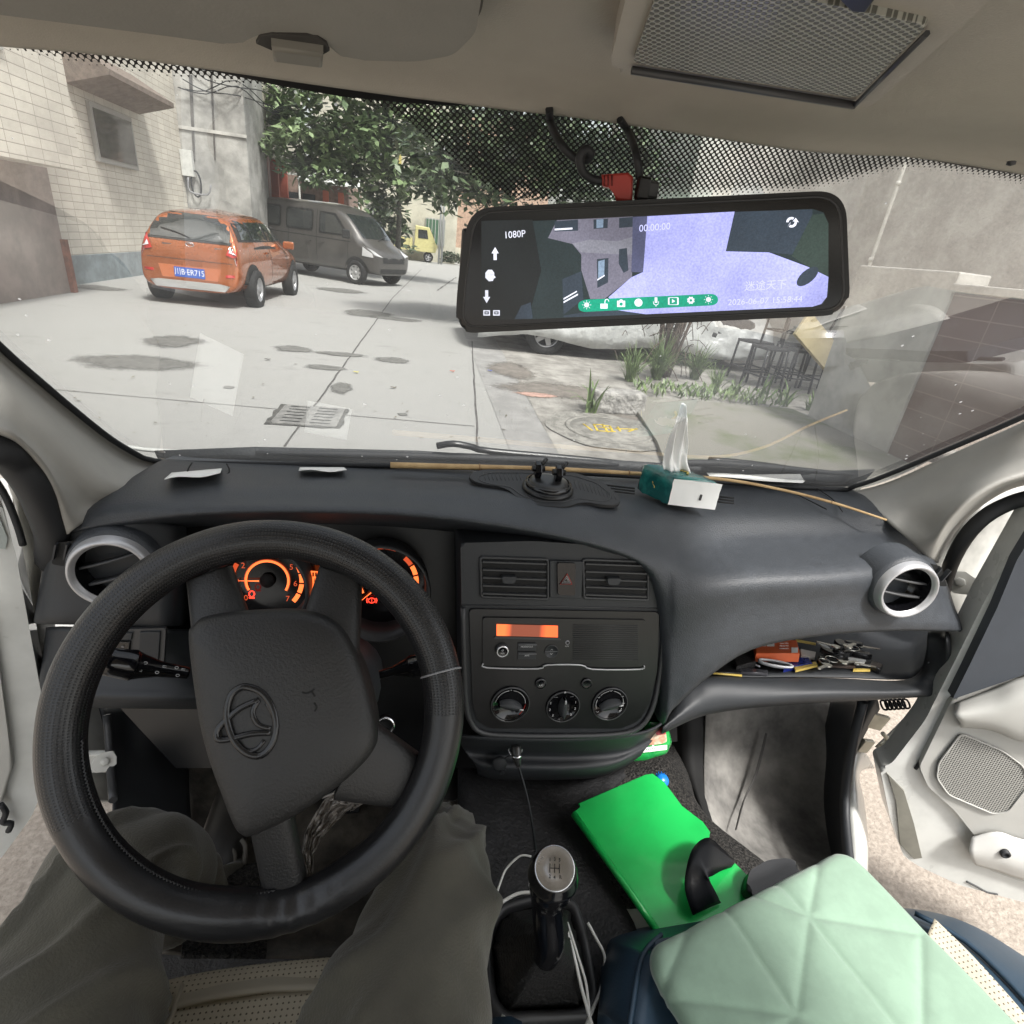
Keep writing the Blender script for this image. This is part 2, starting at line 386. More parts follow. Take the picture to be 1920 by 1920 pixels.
# =================================================================== OUTSIDE: the yard
def groundmat():
    m = M('yard_concrete', (.30, .30, .285), .85); t = m.node_tree; L = t.links; b = t.nodes["Principled BSDF"]
    tc = t.nodes.new("ShaderNodeTexCoord")
    def nz(s, d, lo, hi, st=(1, 1, 1)):
        mp = t.nodes.new("ShaderNodeMapping"); mp.inputs["Scale"].default_value = st; L.new(tc.outputs["Object"], mp.inputs[0])
        n = t.nodes.new("ShaderNodeTexNoise"); n.inputs["Scale"].default_value = s; n.inputs["Detail"].default_value = d; n.inputs["Roughness"].default_value = .7; L.new(mp.outputs[0], n.inputs["Vector"])
        r = t.nodes.new("ShaderNodeMapRange"); r.inputs[1].default_value = lo; r.inputs[2].default_value = hi; L.new(n.outputs[0], r.inputs[0]); return r
    a = nz(.5, 8, .35, .7); c = nz(3.5, 6, .55, .75, (1, .6, 1)); d = nz(60, 3, .3, .7); e = nz(.9, 8, .60, .72, (1, 2.2, 1))
    cur = None
    for k, (fac, colr, st) in enumerate(((a, (.28, .277, .26), .6), (c, (.21, .207, .195), .4), (d, (.37, .365, .345), .35), (e, (.17, .167, .158), .55))):
        mx = t.nodes.new("ShaderNodeMixRGB"); mu = t.nodes.new("ShaderNodeMath"); mu.operation = 'MULTIPLY'; mu.inputs[1].default_value = st
        L.new(fac.outputs[0], mu.inputs[0]); L.new(mu.outputs[0], mx.inputs[0]); mx.inputs[2].default_value = (*colr, 1)
        if cur is None: mx.inputs[1].default_value = (.305, .303, .29, 1)
        else: L.new(cur.outputs[0], mx.inputs[1])
        cur = mx
    L.new(cur.outputs[0], b.inputs["Base Color"])
    bp = t.nodes.new("ShaderNodeBump"); bp.inputs["Strength"].default_value = .25; bp.inputs["Distance"].default_value = .01
    L.new(d.outputs[0], bp.inputs["Height"]); L.new(bp.outputs[0], b.inputs["Normal"])
    return m
gm = groundmat()
S = dict(kind='structure')
b = MB(); b.grid([[V((x, y, 0)) for x in (-150, -40, -10, -3, 0, 3, 10, 40, 150)] for y in (-100, -30, -5, 0, 5, 20, 60, 150)], smooth=False)
b.build('ground', gm, origin=(0, 0, 0), **S)
joint = M('joint_tar', (.09, .085, .08), .9, var=.3, vs_=6)
stain = M('damp_stain', (.14, .137, .127), .75, var=.28, vs_=9, lo=.3, hi=.7)
stain2 = M('brown_stain', (.18, .16, .14), .8, var=.2, vs_=7)
old_conc = M('older_concrete', (.27, .255, .23), .9, var=.25, vs_=3, bump=.4, bs=60, dist=.01, c2=(.36, .345, .315))
def strip(p, q, w_, z, name, m):
    p, q = V(p), V(q); d = (q-p).normalized(); s = V((-d.y, d.x, 0))*w_/2; n = max(2, int((q-p).length/.25)); b = MB()
    rows = []
    for k in range(n+1):
        c = p+(q-p)*k/n; j = noise.noise(c*3)*w_*.7; wv = 1+.6*noise.noise(c*7)
        rows.append([c-s*wv+s.normalized()*j+V((0, 0, z)), c+s*wv+s.normalized()*j+V((0, 0, z))])
    b.grid(rows, smooth=False); return b.build(name, m, origin=(*((p+q)/2).xy, z), **S)
def feather(m, thr=.32):
    t = m.node_tree; L = t.links; out = t.nodes["Material Output"]; b = t.nodes["Principled BSDF"]
    at = t.nodes.new("ShaderNodeAttribute"); at.attribute_name = "fade"; tc = t.nodes.new("ShaderNodeTexCoord"); n = t.nodes.new("ShaderNodeTexNoise")
    n.inputs["Scale"].default_value = 9; n.inputs["Detail"].default_value = 8; n.inputs["Roughness"].default_value = .75; L.new(tc.outputs["Object"], n.inputs["Vector"])
    ad = t.nodes.new("ShaderNodeMath"); ad.operation = 'ADD'; L.new(at.outputs["Fac"], ad.inputs[0]); L.new(n.outputs[0], ad.inputs[1])
    mr = t.nodes.new("ShaderNodeMapRange"); mr.inputs[1].default_value = .62; mr.inputs[2].default_value = 1.0; L.new(ad.outputs[0], mr.inputs[0])
    tr = t.nodes.new("ShaderNodeBsdfTransparent"); mx = t.nodes.new("ShaderNodeMixShader"); L.new(mr.outputs[0], mx.inputs[0]); L.new(tr.outputs[0], mx.inputs[1]); L.new(b.outputs[0], mx.inputs[2]); L.new(mx.outputs[0], out.inputs[0])
for m_ in (stain, stain2): feather(m_)
def blob(px, py, rx, ry, name, m, z=.004, seed=0, n=40, jag=.25, rot=0):
    c = onz(px, py); b = MB(); rows = []; fl = []
    for s_, fd in ((1.25, 0), (1.0, .22), (.7, .5), (.35, .62), (.02, .66)):
        row = []
        for k in range(n):
            a = 2*math.pi*k/n; r = (1+jag*noise.noise(V((math.cos(a)*1.3+seed*7, math.sin(a)*1.3, seed)))+.08*noise.noise(V((math.cos(a)*6, math.sin(a)*6, seed*3))))*s_
            x, y = rx*r*math.cos(a), ry*r*math.sin(a)
            row.append(V((c.x+x*math.cos(rot)-y*math.sin(rot), c.y+x*math.sin(rot)+y*math.cos(rot), z))); fl.append(fd)
        rows.append(row)
    b.grid(rows, closed_u=True, smooth=False); o = b.build(name, m, origin=(c.x, c.y, z), **S)
    at = o.data.attributes.new('fade', 'FLOAT', 'POINT')
    for i, k in enumerate(fl): at.data[i].value = k
    return o
g0 = lambda x, y: onz(x, y)
# joints of the slab
strip(g0(535, 838), g0(735, 560), .018, .004, 'pavement_joint', joint)
strip(g0(735, 560), g0(790, 505), .02, .004, 'pavement_joint', joint)
strip(g0(100, 731), g0(890, 800), .010, .0045, 'pavement_joint', joint)
strip(g0(885, 640), g0(896, 842), .016, .005, 'pavement_joint', joint)
strip(g0(820, 545), g0(855, 520), .05, .004, 'pavement_joint', joint)
# the paler gutter strip and rougher yard on the other side of it
b = MB(); a0, a1, c0, c1 = g0(885, 636), g0(900, 900), g0(932, 640), g0(1010, 900)
a0 = V((.84, 14, 0)); c0 = V((1.42, 14, 0)); b.face([p+V((0, 0, .004)) for p in (a0, V((.72, 2.2, 0)), V((1.05, 2.2, 0)), c0)])
b.build('gutter_strip', M('gutter_concrete', (.27, .265, .255), .85, var=.14, vs_=3, bump=.3, bs=60, dist=.01), origin=(1, 6, .004), **S)
b = MB(); b.face([V(p) for p in ((1.06, 2.2, .0045), (12, 2.2, .0045), (12, 13, .0045), (1.40, 13, .0045))])
b.build('side_yard', old_conc, origin=(6, 6, .0045), **S)
pebble = M('pebbled_concrete', (.235, .20, .165), .9, c2=(.36, .315, .265), vs_=70, lo=.35, hi=.65, bump=.8, bs=90, dist=.006, detail=6)
for x0_, x1_, y1_ in ((.93, 12, 2.19), (-12, -.50, 1.6)):
    b = MB(); b.face([V(p) for p in ((x0_, -8, .0062), (x1_, -8, .0062), (x1_, y1_, .0062), (x0_, y1_, .0062))]); b.build('pebbled_apron', pebble, origin=((x0_+x1_)/2, -2, .0062), **S)
for i, (x, y, rx, ry, s_) in enumerate(((262, 680, .50, .30, 1), (325, 640, .30, .36, 2), (690, 588, .42, .5, 3), (740, 598, .45, .25, 9), (735, 676, .20, .18, 4), (640, 728, .10, .22, 5), (430, 727, .05, .05, 6), (755, 778, .045, .04, 7), (610, 690, .22, .12, 8), (180, 540, .4, .3, 11), (640, 545, .5, .5, 12), (640, 665, .3, .12, 13), (550, 655, .22, .2, 14))):
    blob(x, y, rx, ry, 'damp_stain', stain, seed=s_, z=.004+.0003*i)
for i, (x, y, rx, ry, s_) in enumerate(((960, 695, .28, .5, 1), (1060, 735, .75, .35, 3), (1175, 790, .55, .2, 4))):
    blob(x, y, rx, ry, 'damp_stain', stain2, seed=s_+20, z=.009+.0004*i)
clay_ = M('clay', (.42, .27, .22), .9, var=.15); feather(clay_)
blob(1005, 742, .22, .10, 'red_clay_smear', clay_, z=.0115, seed=40)
# litter
for i, (x, y, c) in enumerate(((668, 700, (.6, .55, .1)), (848, 698, (.6, .12, .04)), (918, 697, (.06, .1, .4)), (502, 676, (.06, .06, .05)), (975, 688, (.05, .04, .04)), (738, 729, (.1, .08, .05)), (1310, 790, (.6, .62, .5)))):
    c0_ = g0(x, y); b = MB(); b.prism([c0_+V((dx*.03, dy*.02, .008+.012*abs(dx))) for dx, dy in ((-1, -.6), (.5, -1), (1, .2), (.2, 1), (-.7, .6))], (0, 0, .004))
    b.build('litter_scrap', M('scrap%d' % i, c, .8), label=('yellow scrap of litter on the grey concrete road', 'red scrap of litter near the gutter strip', 'blue scrap of litter on the gutter strip', 'small dark leaf scrap left of the slab joint', 'dark scrap on the yard by the covered car', 'brown scrap on the road near the drain', 'crumpled pale paper scrap on the mossy slab')[i], cat='litter', group='litter scraps on the ground', origin=c0_)
random.seed(21); b = MB()
for k in range(90):
    c_ = g0(random.uniform(120, 1180), random.uniform(600, 830)); c_.z = .006+.012*random.random(); a_ = random.uniform(0, 6.28); s_ = random.uniform(.008, .024)
    d_ = V((math.cos(a_), math.sin(a_), random.uniform(-.2, .3)))*s_; e_ = V((-math.sin(a_), math.cos(a_), 0))*s_*.45; b.face([c_-d_, c_+e_, c_+d_, c_-e_])
b.build('fallen_leaves', M('dead_leaf', (.09, .075, .05), .8, c2=(.20, .18, .13), vs_=3), kind='stuff', norm=False)
# drain grate
def grate():
    b = MB(); c = [g0(548, 758), g0(645, 765), g0(618, 808), g0(508, 800)]
    o = (c[0]+c[1]+c[2]+c[3])/4; u = (c[1]-c[0]).normalized(); W, H = .48, .50
    r = thing('drain_grate', 'square iron drain grate with two columns of slots set in the road', 'drain grate', o)
    fr = Fr(o+V((0, 0, .004)), (0, 0, 1), V((-u.y, u.x, 0)))
    b.poly(fr, [(x*(1+.10*noise.noise(V((x*9, y*9, 1)))), y*(1+.10*noise.noise(V((x*9, y*9, 5))))) for x, y in [q for k in range(4) for q in [((1-j/8)*a_[0]+j/8*c_[0], (1-j/8)*a_[1]+j/8*c_[1]) for a_, c_ in [(((-.28, -.28), (.27, -.27), (.27, .27), (-.28, .29))[k], ((.27, -.27), (.27, .27), (-.28, .29), (-.28, -.28))[k])] for j in range(8)]]], M('grate_mortar', (.08, .077, .07), .95, var=.4, vs_=12, bump=.6, bs=60, dist=.02), h=.003)
    b.build('mortar_edge', None, r)
    b = MB(); b.poly(fr, rrect(-W/2, -H/2, W/2, H/2, .02), M('worn_iron', (.20, .196, .185), .7, var=.25, vs_=14, bump=.4, bs=80), h=.012, th=.01, bev=.003)
    b.build('plate', None, r)
    b = MB()
    for cx in (-.11, .11):
        b = MB()
        for k in range(6): b.poly(fr, rrect(cx-.075, -.2+k*.08-.008, cx+.075, -.2+k*.08+.008, .006, 3), void, h=.0145)
        b.build('slots', None, r)
grate()
# manhole
def manhole():
    o = (g0(1065, 806)+g0(1215, 811))/2; r = thing('manhole_cover', 'round manhole cover with worn yellow paint beside the mossy slab', 'manhole cover', o)
    fr = Fr(o+V((0, 0, .012)), (0, 0, 1), V((0, 1, 0)))
    b = MB(); b.poly(fr, [(x*(1+.12*noise.noise(V((x*3, y*3, 2)))), y*(1+.12*noise.noise(V((x*3, y*3, 2))))) for x, y in circ(40, .57, .55)], M('manhole_mortar', (.27, .26, .235), .95, var=.3, vs_=8, bump=.7, bs=50, dist=.03), h=.002)
    b.build('mortar_ring', None, r)
    b = MB(); b.lathe(fr, 0, 0, [(.40, .0), (.40, .012), (.37, .014), (.365, .006), (.355, .006), (.35, .014), (0, .014)], M('iron_cover', (.26, .25, .225), .7, var=.25, vs_=12, bump=.5, bs=90, dist=.006), n=48); b.build('cover', None, r)
    y = M('yellow_marking', (.62, .46, .06), .8, var=.2, vs_=30)
    b = MB()
    for pts in (((-.22, .09), (-.19, -.1)), ((-.12, .1), (-.14, -.1)), ((-.12, .1), (.02, .08)), ((-.1, .02), (.02, .0)), ((-.14, -.1), (.03, -.09)), ((-.03, .12), (-.05, -.12)), ((.03, .08), (.0, -.1)), ((.06, .0), (.28, .03)), ((.1, .07), (.08, -.07)), ((.16, -.06), (.28, .05))):
        b.tube([fr.w(x, yv, .0155) for x, yv in pts], .012, n=6, smooth=1, flat=.25, upv=(0, 0, 1))
    b.build('painted_marks', y, r)
manhole()

# ------------------------------------------------------------------ buildings
tile_w = tilemat('white_wall_tile', (.60, .565, .49), (.25, .23, .20), .34, .115, 'YZ', var=.16, msize=.045)
tile_f = tilemat('white_wall_tile_front', (.60, .57, .50), (.33, .30, .26), .36, .155, 'XZ', var=.08, msize=.03)
tile_c = tilemat('cream_wall_tile', (.62, .58, .48), (.30, .28, .22), .30, .12, 'YZ', var=.08, msize=.03)
mauve = M('brown_plaster', (.24, .195, .175), .85, var=.18, vs_=2.5, bump=.3, bs=30, dist=.01)
plaster = M('grey_plaster', (.45, .44, .41), .9, var=.2, vs_=1.6, bump=.3, bs=25, dist=.01)
plaster_d = M('old_grey_plaster', (.33, .325, .305), .9, var=.3, vs_=1.2, bump=.4, bs=25, dist=.02)
cream = M('cream_plaster', (.47, .45, .37), .9, var=.15, vs_=.8)
frame_g = M('grey_frame', (.3, .3, .28), .5); pane_d = M('dark_pane', (.02, .024, .026), .08, spec=.8)
def bx(b, x0, x1, y0, y1, z0, z1, m=None, bev=0): return b.box(((x0+x1)/2, (y0+y1)/2, (z0+z1)/2), (x1-x0, y1-y0, z1-z0), m, bev=bev)
# tiled building on the driver's side
r = thing('tiled_building', 'white tiled building with jutting upper storey beside the orange car', 'building', (-6, 11, 0))
b = MB(); bx(b, -12, -5.72, 9.0, 17.0, .45, 9, tile_w); b.build('wall', None, r)
b = MB(); bx(b, -12, -5.69, 9.0, 17.0, 0, .45, M('blue_grey_plinth', (.20, .235, .25), .8, var=.2, vs_=4)); b.build('plinth', None, r)
b = MB(); bx(b, -12, -4.62, 2.0, 9.85, 1.68, 9, tile_w); b.build('upper_storey', None, r)
b = MB(); bx(b, -12, -5.3, 2.0, 10.3, 0, 1.68, mauve); b.build('ground_floor_wall', None, r)
b = MB(); bx(b, -5.30, -5.24, 10.24, 10.34, 0, .75, M('rust_red_paint', (.20, .075, .05), .7, var=.3)); b.build('red_painted_edge', None, r)
b = MB(); bx(b, -4.66, -4.58, 6.4, 8.55, 2.72, 4.6, frame_g); o_ = b.build('window', None, r)
b = MB(); bx(b, -4.63, -4.565, 6.5, 8.45, 2.82, 4.5, pane_d); b.build('pane', None, o_)
b = MB()
for y_ in (6.8, 7.2, 7.6, 8.0): bx(b, -4.56, -4.54, y_, y_+.03, 2.75, 4.55, frame_g)
b.build('window_bars', None, o_)
# slanted canopy and window made up for a shaded recess in the tiled wall
b = MB(); b.prism([V((-5.70, 12.1, 3.62)), V((-5.02, 12.1, 3.26)), V((-5.02, 12.1, 3.18)), V((-5.70, 12.1, 2.98))], (0, 2.7, 0), M('recess_shade_brown', (.15, .12, .10), .8, var=.2)); b.build('added_canopy', None, r)
b = MB(); bx(b, -5.72, -5.66, 12.7, 14.3, 1.95, 2.85, frame_g); o_ = b.build('window', None, r)
b = MB(); bx(b, -5.72, -5.645, 12.78, 14.22, 2.03, 2.77, pane_d); b.build('pane', None, o_)
# grey stair tower
r = thing('grey_stair_tower', 'bare grey plaster tower standing beyond the white tiled wall', 'building', (-5, 17.6, 0))
b = MB(); bx(b, -5.9, -4.22, 17.02, 19.0, 0, 8.5, plaster_d); b.build('wall', None, r)
b = MB()
for px_, w_ in ((362, .05), (402, .035)):
    p = ony(px_, 300, 17.0); q = ony(px_-8, 140, 17.0); b.prism([p, p+V((w_, 0, 0)), q+V((w_*1.5, 0, 0)), q], (0, -.006, 0))
b.build('water_streak', M('black_streak', (.10, .095, .09), .9, var=.3, vs_=3), r)
b = MB(); bx(b, -5.9, -4.2, 16.985, 17.0, 3.05, 3.12, plaster); b.build('floor_band', None, r)
p = ony(343, 305, 16.9); mbx = thing('meter_box', 'small white electric meter box on the grey tower wall', 'meter box', p)
b = MB(); b.box(p+V((.1, 0, .0)), (.26, .16, .55), white_paint, bev=.01); b.build('cabinet', None, mbx)
b = MB(); b.tube([p+V((.1, -.06, -.3)), p+V((.1, -.06, -.6)), p+V((.5, -.06, -.62)), p+V((.6, -.06, -.4))], .02, grey_ink); b.build('conduit', None, mbx)
b = MB(); q = ony(368, 345, 16.92); b.tube([q+V((.11*math.cos(a*.7), 0, .28*math.sin(a*.7))) for a in range(9)], .02, rubber, closed=True)
b.build('hanging_cable_coil', None, label='black cable coil hanging on the grey tower wall', cat='cable', origin=q)
b = MB()
for k in range(9):
    z0 = 3.9+.12*k; y_ = 16.9+.02*k
    b.tube([V((-5.6+.2*random.random(), y_, z0+random.uniform(-.2, .3))), V((-5.0, y_, z0-.3*random.random())), V((-4.3, y_, z0+random.uniform(-.3, .2))), V((-3.9, 17+2*random.random(), z0-.1)), V((-4.0, 21, z0+.2))], .012, n=5)
b.build('overhead_wires', rubber, label='tangle of thin wires strung across the grey tower', cat='wires')
# gate building behind the grey van
r = thing('cream_tiled_building', 'cream tiled building with a dark open gateway behind the grey van', 'building', (-4.5, 20, 0))
b = MB(); bx(b, -12, -4.25, 19.0, 25, 2.95, 9.5, tile_c); b.build('upper_wall', None, r)
b = MB(); bx(b, -12, -5.4, 19, 26, 0, 2.95, M('dim_wall', (.12, .11, .10), .9, var=.3)); b.build('ground_floor_wall', None, r)
b = MB(); bx(b, -5.4, -4.22, 19.05, 19.35, 0, 2.9, M('maroon_metal', (.10, .035, .03), .6, var=.2)); b.build('gate_leaf', None, r)
b = MB()
for y_ in (20.5, 21.8): bx(b, -4.5, -4.25, y_, y_+.1, 0, 2.95, M('red_post', (.42, .09, .05), .6))
b.build('gate_posts', None, r)
r = thing('brick_shop', 'low shopfront with red door frames and white awning beyond the grey van', 'building', (-3, 27, 0))
b = MB(); bx(b, -9, -2.9, 27, 33, 0, 3.0, M('brown_brick', (.22, .15, .12), .85, var=.25, vs_=6)); b.build('wall', None, r)
M('orange_red_frame', (.48, .12, .06), .6)
for x_ in (-5.6, -3.9, -3.3): b = MB(); bx(b, x_, x_+.22, 26.9, 27, 0, 2.6, MATS['orange_red_frame']); b.build('door_frame', None, r)
b = MB()
for x_ in (-5.3, -4.7): bx(b, x_, x_+.5, 26.94, 26.98, .1, 2.4, pane_d)
b.build('door_glass', None, r)
b = MB(); b.prism([V((-4.6, 27, 3.35)), V((-2.3, 27, 3.35)), V((-2.3, 25.4, 2.75)), V((-4.6, 25.4, 2.75))], (0, 0, .05)); b.build('awning', M('white_awning', (.52, .53, .5), .5, var=.1), r)
M('white_post', (.6, .6, .56), .5)
for x_ in (-4.55, -2.35): b = MB(); b.tube([V((x_, 25.5, 0)), V((x_, 25.5, 2.75))], .035, n=8, smooth=1); b.build('awning_post', MATS['white_post'], r)
r = thing('cream_apartment_building', 'cream plastered building with barred window at the end of the yard', 'building', (0, 39, 0))
b = MB(); bx(b, -6, 2.25, 38.5, 46, 0, 11, cream); b.build('wall', None, r)
for i, (x_, z_, w_, h_) in enumerate(((.35, .95, 1.2, 1.45), (-3.1, 1.2, 1.1, 1.5), (-2.9, 4.3, 1.2, 1.5), (.2, 4.3, 1.2, 1.5))):
    b = MB(); bx(b, x_, x_+w_, 38.40, 38.5, z_, z_+h_, frame_g); o_ = b.build('window', None, r)
    b = MB(); bx(b, x_+.06, x_+w_-.06, 38.38, 38.42, z_+.06, z_+h_-.06, M('green_curtain', (.06, .13, .08), .3) if i == 0 else pane_d); b.build('pane', None, o_)
    b = MB()
    for k in range(1, 6): bx(b, x_+w_*k/6-.015, x_+w_*k/6+.015, 38.34, 38.37, z_, z_+h_, white_paint)
    b.build('window_bars', None, o_)
b = MB(); bx(b, -1.3, -1.15, 38.35, 38.5, 0, 6, M('yellow_pipe', (.45, .38, .12), .5)); b.build('drain_pipe', None, r)
r = thing('brick_far_building', 'small reddish brick building glimpsed past the cream wall', 'building', (4, 46, 0))
b = MB(); bx(b, 2.4, 9, 45, 52, .9, 9, M('red_brick', (.40, .28, .21), .85, var=.2, vs_=5)); b.build('wall', None, r)
b = MB(); bx(b, 2.3, 9, 44.9, 52.1, 0, .9, cream); b.build('plinth', None, r)
b = MB()
for x_ in (.42, .58): b.tube([V((x_+.75, 36, 0)), V((x_+.75, 36, 6.5))], .06, n=8, smooth=1)
b.build('utility_pole', M('pole_grey', (.36, .37, .37), .6), label='twin grey metal pole standing before the cream building', cat='pole', origin=(1.25, 36, 0))
# hedge of small plants at the far wall
b = MB()
for k in range(500):
    c = V((random.uniform(1.4, 2.6), 37.6+random.random()*.6, random.uniform(.05, .6))); d = V((random.uniform(-1, 1), random.uniform(-1, 1), random.random()))*.12; e = V((random.uniform(-1, 1), random.uniform(-1, 1), 0))*.07
    b.face([c, c+d+e, c+d*1.6, c+d-e])
b.build('ground_cover', M('far_green', (.06, .08, .05), .7, var=.4, vs_=3), kind='stuff')

# right-hand side: tall plaster wall, boundary pier, brown wall
r = thing('grey_plaster_building', 'tall grey plaster building wall behind the stacked stools', 'building', (8, 9, 0))
b = MB(); bx(b, 4.3, 22, 9.9, 14, 0, 7.5, plaster); b.build('wall', None, r)
b = MB(); bx(b, 7.35, 14, 1.0, 9.9, 0, 7.5, plaster); b.build('side_wall', None, r)
# boundary wall with pale pier
r = thing('boundary_wall', 'low boundary wall with pale grey end pier and brown tiled face', 'wall', (4.5, 4, 0))
b = MB(); bx(b, 4.40, 4.72, 4.42, 5.62, 0, 1.62, plaster, bev=.012); b.build('pier', None, r)
b = MB(); bx(b, 4.43, 4.70, -3, 4.42, 0, 1.46, tilemat('brown_wall_tile', (.15, .088, .076), (.26, .18, .155), 7.0, .16, 'YZ', rough=.7, msize=.03)); b.build('tiled_face', None, r)
b = MB(); bx(b, 4.36, 4.76, -3, 4.41, 1.465, 1.53, plaster, bev=.01); b.build('coping', None, r)
# white down pipe leaning in front of the wall
p0, p1 = ony(1562, 684, 7.3), ony(1700, 300, 7.3)
r = thing('drain_pipe', 'thin white plastic pipe running up in front of the grey wall', 'pipe', p0)
b = MB(); b.tube([p0, (p0+p1)/2+V((.01, 0, 0)), p1, p1+(p1-p0)*.6], .022, M('white_plastic_pipe', (.62, .61, .56), .4, var=.1), n=10); b.build('pipe', None, r)
b = MB()
for t_ in (.2, .55, .9):
    c = p0+(p1-p0)*t_; b.tube([c-(p1-p0).normalized()*.025, c+(p1-p0).normalized()*.025], .029, MATS['white_plastic_pipe'], n=10, smooth=1)
b.build('pipe_clip', None, r)
# mossy slab
moss = M('mossy_concrete', (.125, .15, .07), .95, c2=(.245, .235, .205), vs_=.9, lo=.32, hi=.50, bump=.5, bs=60, dist=.01)
c = [V((2.28, 5.75, 0)), V((4.38, 5.75, 0)), V((4.38, 2.3, 0)), V((1.8, 2.3, 0)), V((1.95, 4.2, 0))]
c = [V((1.5, 2.3, 0)), V((4.40, 2.3, 0)), V((4.40, 5.9, 0)), V((2.5, 5.95, 0)), V((2.25, 5.4, 0)), V((2.05, 4.3, 0))]
b = MB(); b.prism(c, (0, 0, .05), bev=.01); b.build('raised_slab', moss, origin=(3, 4, 0), label='mossy raised concrete slab in front of the plants', cat='concrete slab')
# stone kerb block
c = g0(1158, 778); b = MB(); b.box(c+V((0, .1, .11)), (.56, .22, .22), M('rough_stone', (.33, .32, .30), .95, var=.3, vs_=9, bump=1, bs=25, dist=.03), rot=Matrix.Rotation(.06, 3, 'Z'), bev=.025, seg=2)
b.build('kerb_stone', None, label='rough grey stone block lying before the planting', cat='stone')

# stacked black stools
iron = M('black_iron', (.012, .012, .014), .45, var=.2)
def stool(p, rz, tilt, label, h=.55, w_=.36):
    r = thing('metal_stool', label, 'stool', p, 'black metal stools stacked against the wall')
    R = Matrix.Rotation(rz, 3, 'Z') @ Matrix.Rotation(tilt, 3, 'X'); P = lambda x, y, z: p + R @ V((x, y, z))
    b = MB(); b.box(P(0, 0, h), (w_, w_, .035), iron, rot=R, bev=.008); b.build('seat', None, r)
    for sx in (-1, 1):
        for sy in (-1, 1):
            b = MB(); b.tube([P(sx*w_*.46, sy*w_*.46, h), P(sx*w_*.52, sy*w_*.52, 0)], .016, iron, n=6, smooth=1); b.build('leg', None, r)
    b = MB(); q = [P(sx*w_*.5, sy*w_*.5, h*.35) for sx, sy in ((-1, -1), (1, -1), (1, 1), (-1, 1))]
    for i in range(4): b.tube([q[i], q[(i+1) % 4]], .012, iron, n=6, smooth=1)
    b.build('stretcher', None, r)
sp = [(4.75, 7.2, 0, .1, 0, 'black metal stool standing nearest the planting'), (5.25, 7.25, 0, -.1, 0, 'black metal stool in the middle of the bottom row'), (5.75, 7.3, 0, .2, 0, 'black metal stool at the pipe end of the bottom row'),
      (4.85, 7.75, .0, .3, 0, 'black metal stool in the back row near the planting'), (5.5, 7.8, .0, -.2, 0, 'black metal stool in the back row by the pipe'),
      (4.95, 7.3, .58, .25, 0, 'upper black stool stacked above the planting end'), (5.95, 7.4, .58, .2, .25, 'topmost tilted black stool beside the white pipe')]
for x, y, z, rz, tl, lb in sp: stool(V((x, y, z)), rz, tl, lb)
b = MB(); b.box(V((5.3, 7.05, .70)), (.78, .05, .36), M('cardboard', (.50, .42, .25), .85, var=.08), rot=Matrix.Rotation(rad(34), 3, 'Y') @ Matrix.Rotation(-.3, 3, 'X'), bev=.003)
b.build('cardboard_sheet', None, label='tan cardboard sheet leaning on the black stools', cat='cardboard')

# ------------------------------------------------------------------ plants
leafg = M('tree_leaf', (.06, .10, .045), .38, c2=(.24, .32, .15), vs_=1.3, lo=.35, hi=.68, spec=.6)
leafd = M('dark_tree_leaf', (.035, .055, .028), .45, c2=(.13, .18, .085), vs_=1.5, lo=.35, hi=.68)
bark = M('bark', (.13, .12, .10), .9, var=.3, vs_=12, bump=.6, bs=40, dist=.02)
def leaves(b, c, R, n, size, flat=.8, droop=.5):
    for _ in range(n):
        while True:
            d = V((random.uniform(-1, 1), random.uniform(-1, 1), random.uniform(-1, 1)))
            if d.length < 1: break
        p = c+V((d.x*R, d.y*R, d.z*R*flat)); a = random.uniform(0, 6.283); tl = random.uniform(-1.0, .35)
        ax = V((math.cos(a)*math.cos(tl), math.sin(a)*math.cos(tl), math.sin(tl))); s_ = size*random.uniform(.45, 1.35)
        sd_ = ax.cross(V((random.uniform(-.5, .5), random.uniform(-.5, .5), 1))).normalized()*s_*.27
        v_ = [b.bm.verts.new(q) for q in (p, p+ax*s_*.35+sd_, p+ax*s_, p+ax*s_*.35-sd_)]
        b.bm.faces.new(v_)
def tree(name, base, h, crown, nl, size, m, label, tr=.11, group=None, lean=V((0, 0, 0))):
    r = thing(name, label, 'tree', base, group)
    top = base+V((0, 0, h))+lean; b = MB(); mid = base+V((0, 0, h*.5))+lean*.4+V((.06, .03, 0))
    b.tube([base, mid, top], [tr, tr*.8, tr*.6], n=10)
    b.build('trunk', bark, r, smooth=True)
    b = MB()
    for c, R in crown:
        m1 = top.lerp(c, .5)+V((0, 0, -.2)); b.tube([top-V((0, 0, .3)), m1, c], [tr*.45, tr*.3, tr*.12], n=6)
        for _ in range(4):
            e = c+V((random.uniform(-1, 1), random.uniform(-1, 1), random.uniform(-.7, .9)))*R*.8; b.tube([m1.lerp(c, .6), e], [tr*.15, tr*.05], n=5, smooth=1)
    b.build('branches', bark, r, smooth=True)
    b = MB(); tot = sum(R**2 for c, R in crown)
    for c, R in crown:
        k = int(nl*R**2/tot); sub = max(3, int(k/26))
        for _ in range(sub):
            while True:
                d = V((random.uniform(-1, 1), random.uniform(-1, 1), random.uniform(-1, 1)))
                if d.length < 1: break
            leaves(b, c+V((d.x*R, d.y*R, d.z*R*.8)), .34, 26, size)
    b.build('crown', m, r, norm=False)
A = lambda x, y, Y: ony(x, y, Y)
random.seed(3)
tb = onz(745, 470); tb = V((A(745, 400, 22).x, 22, 0))
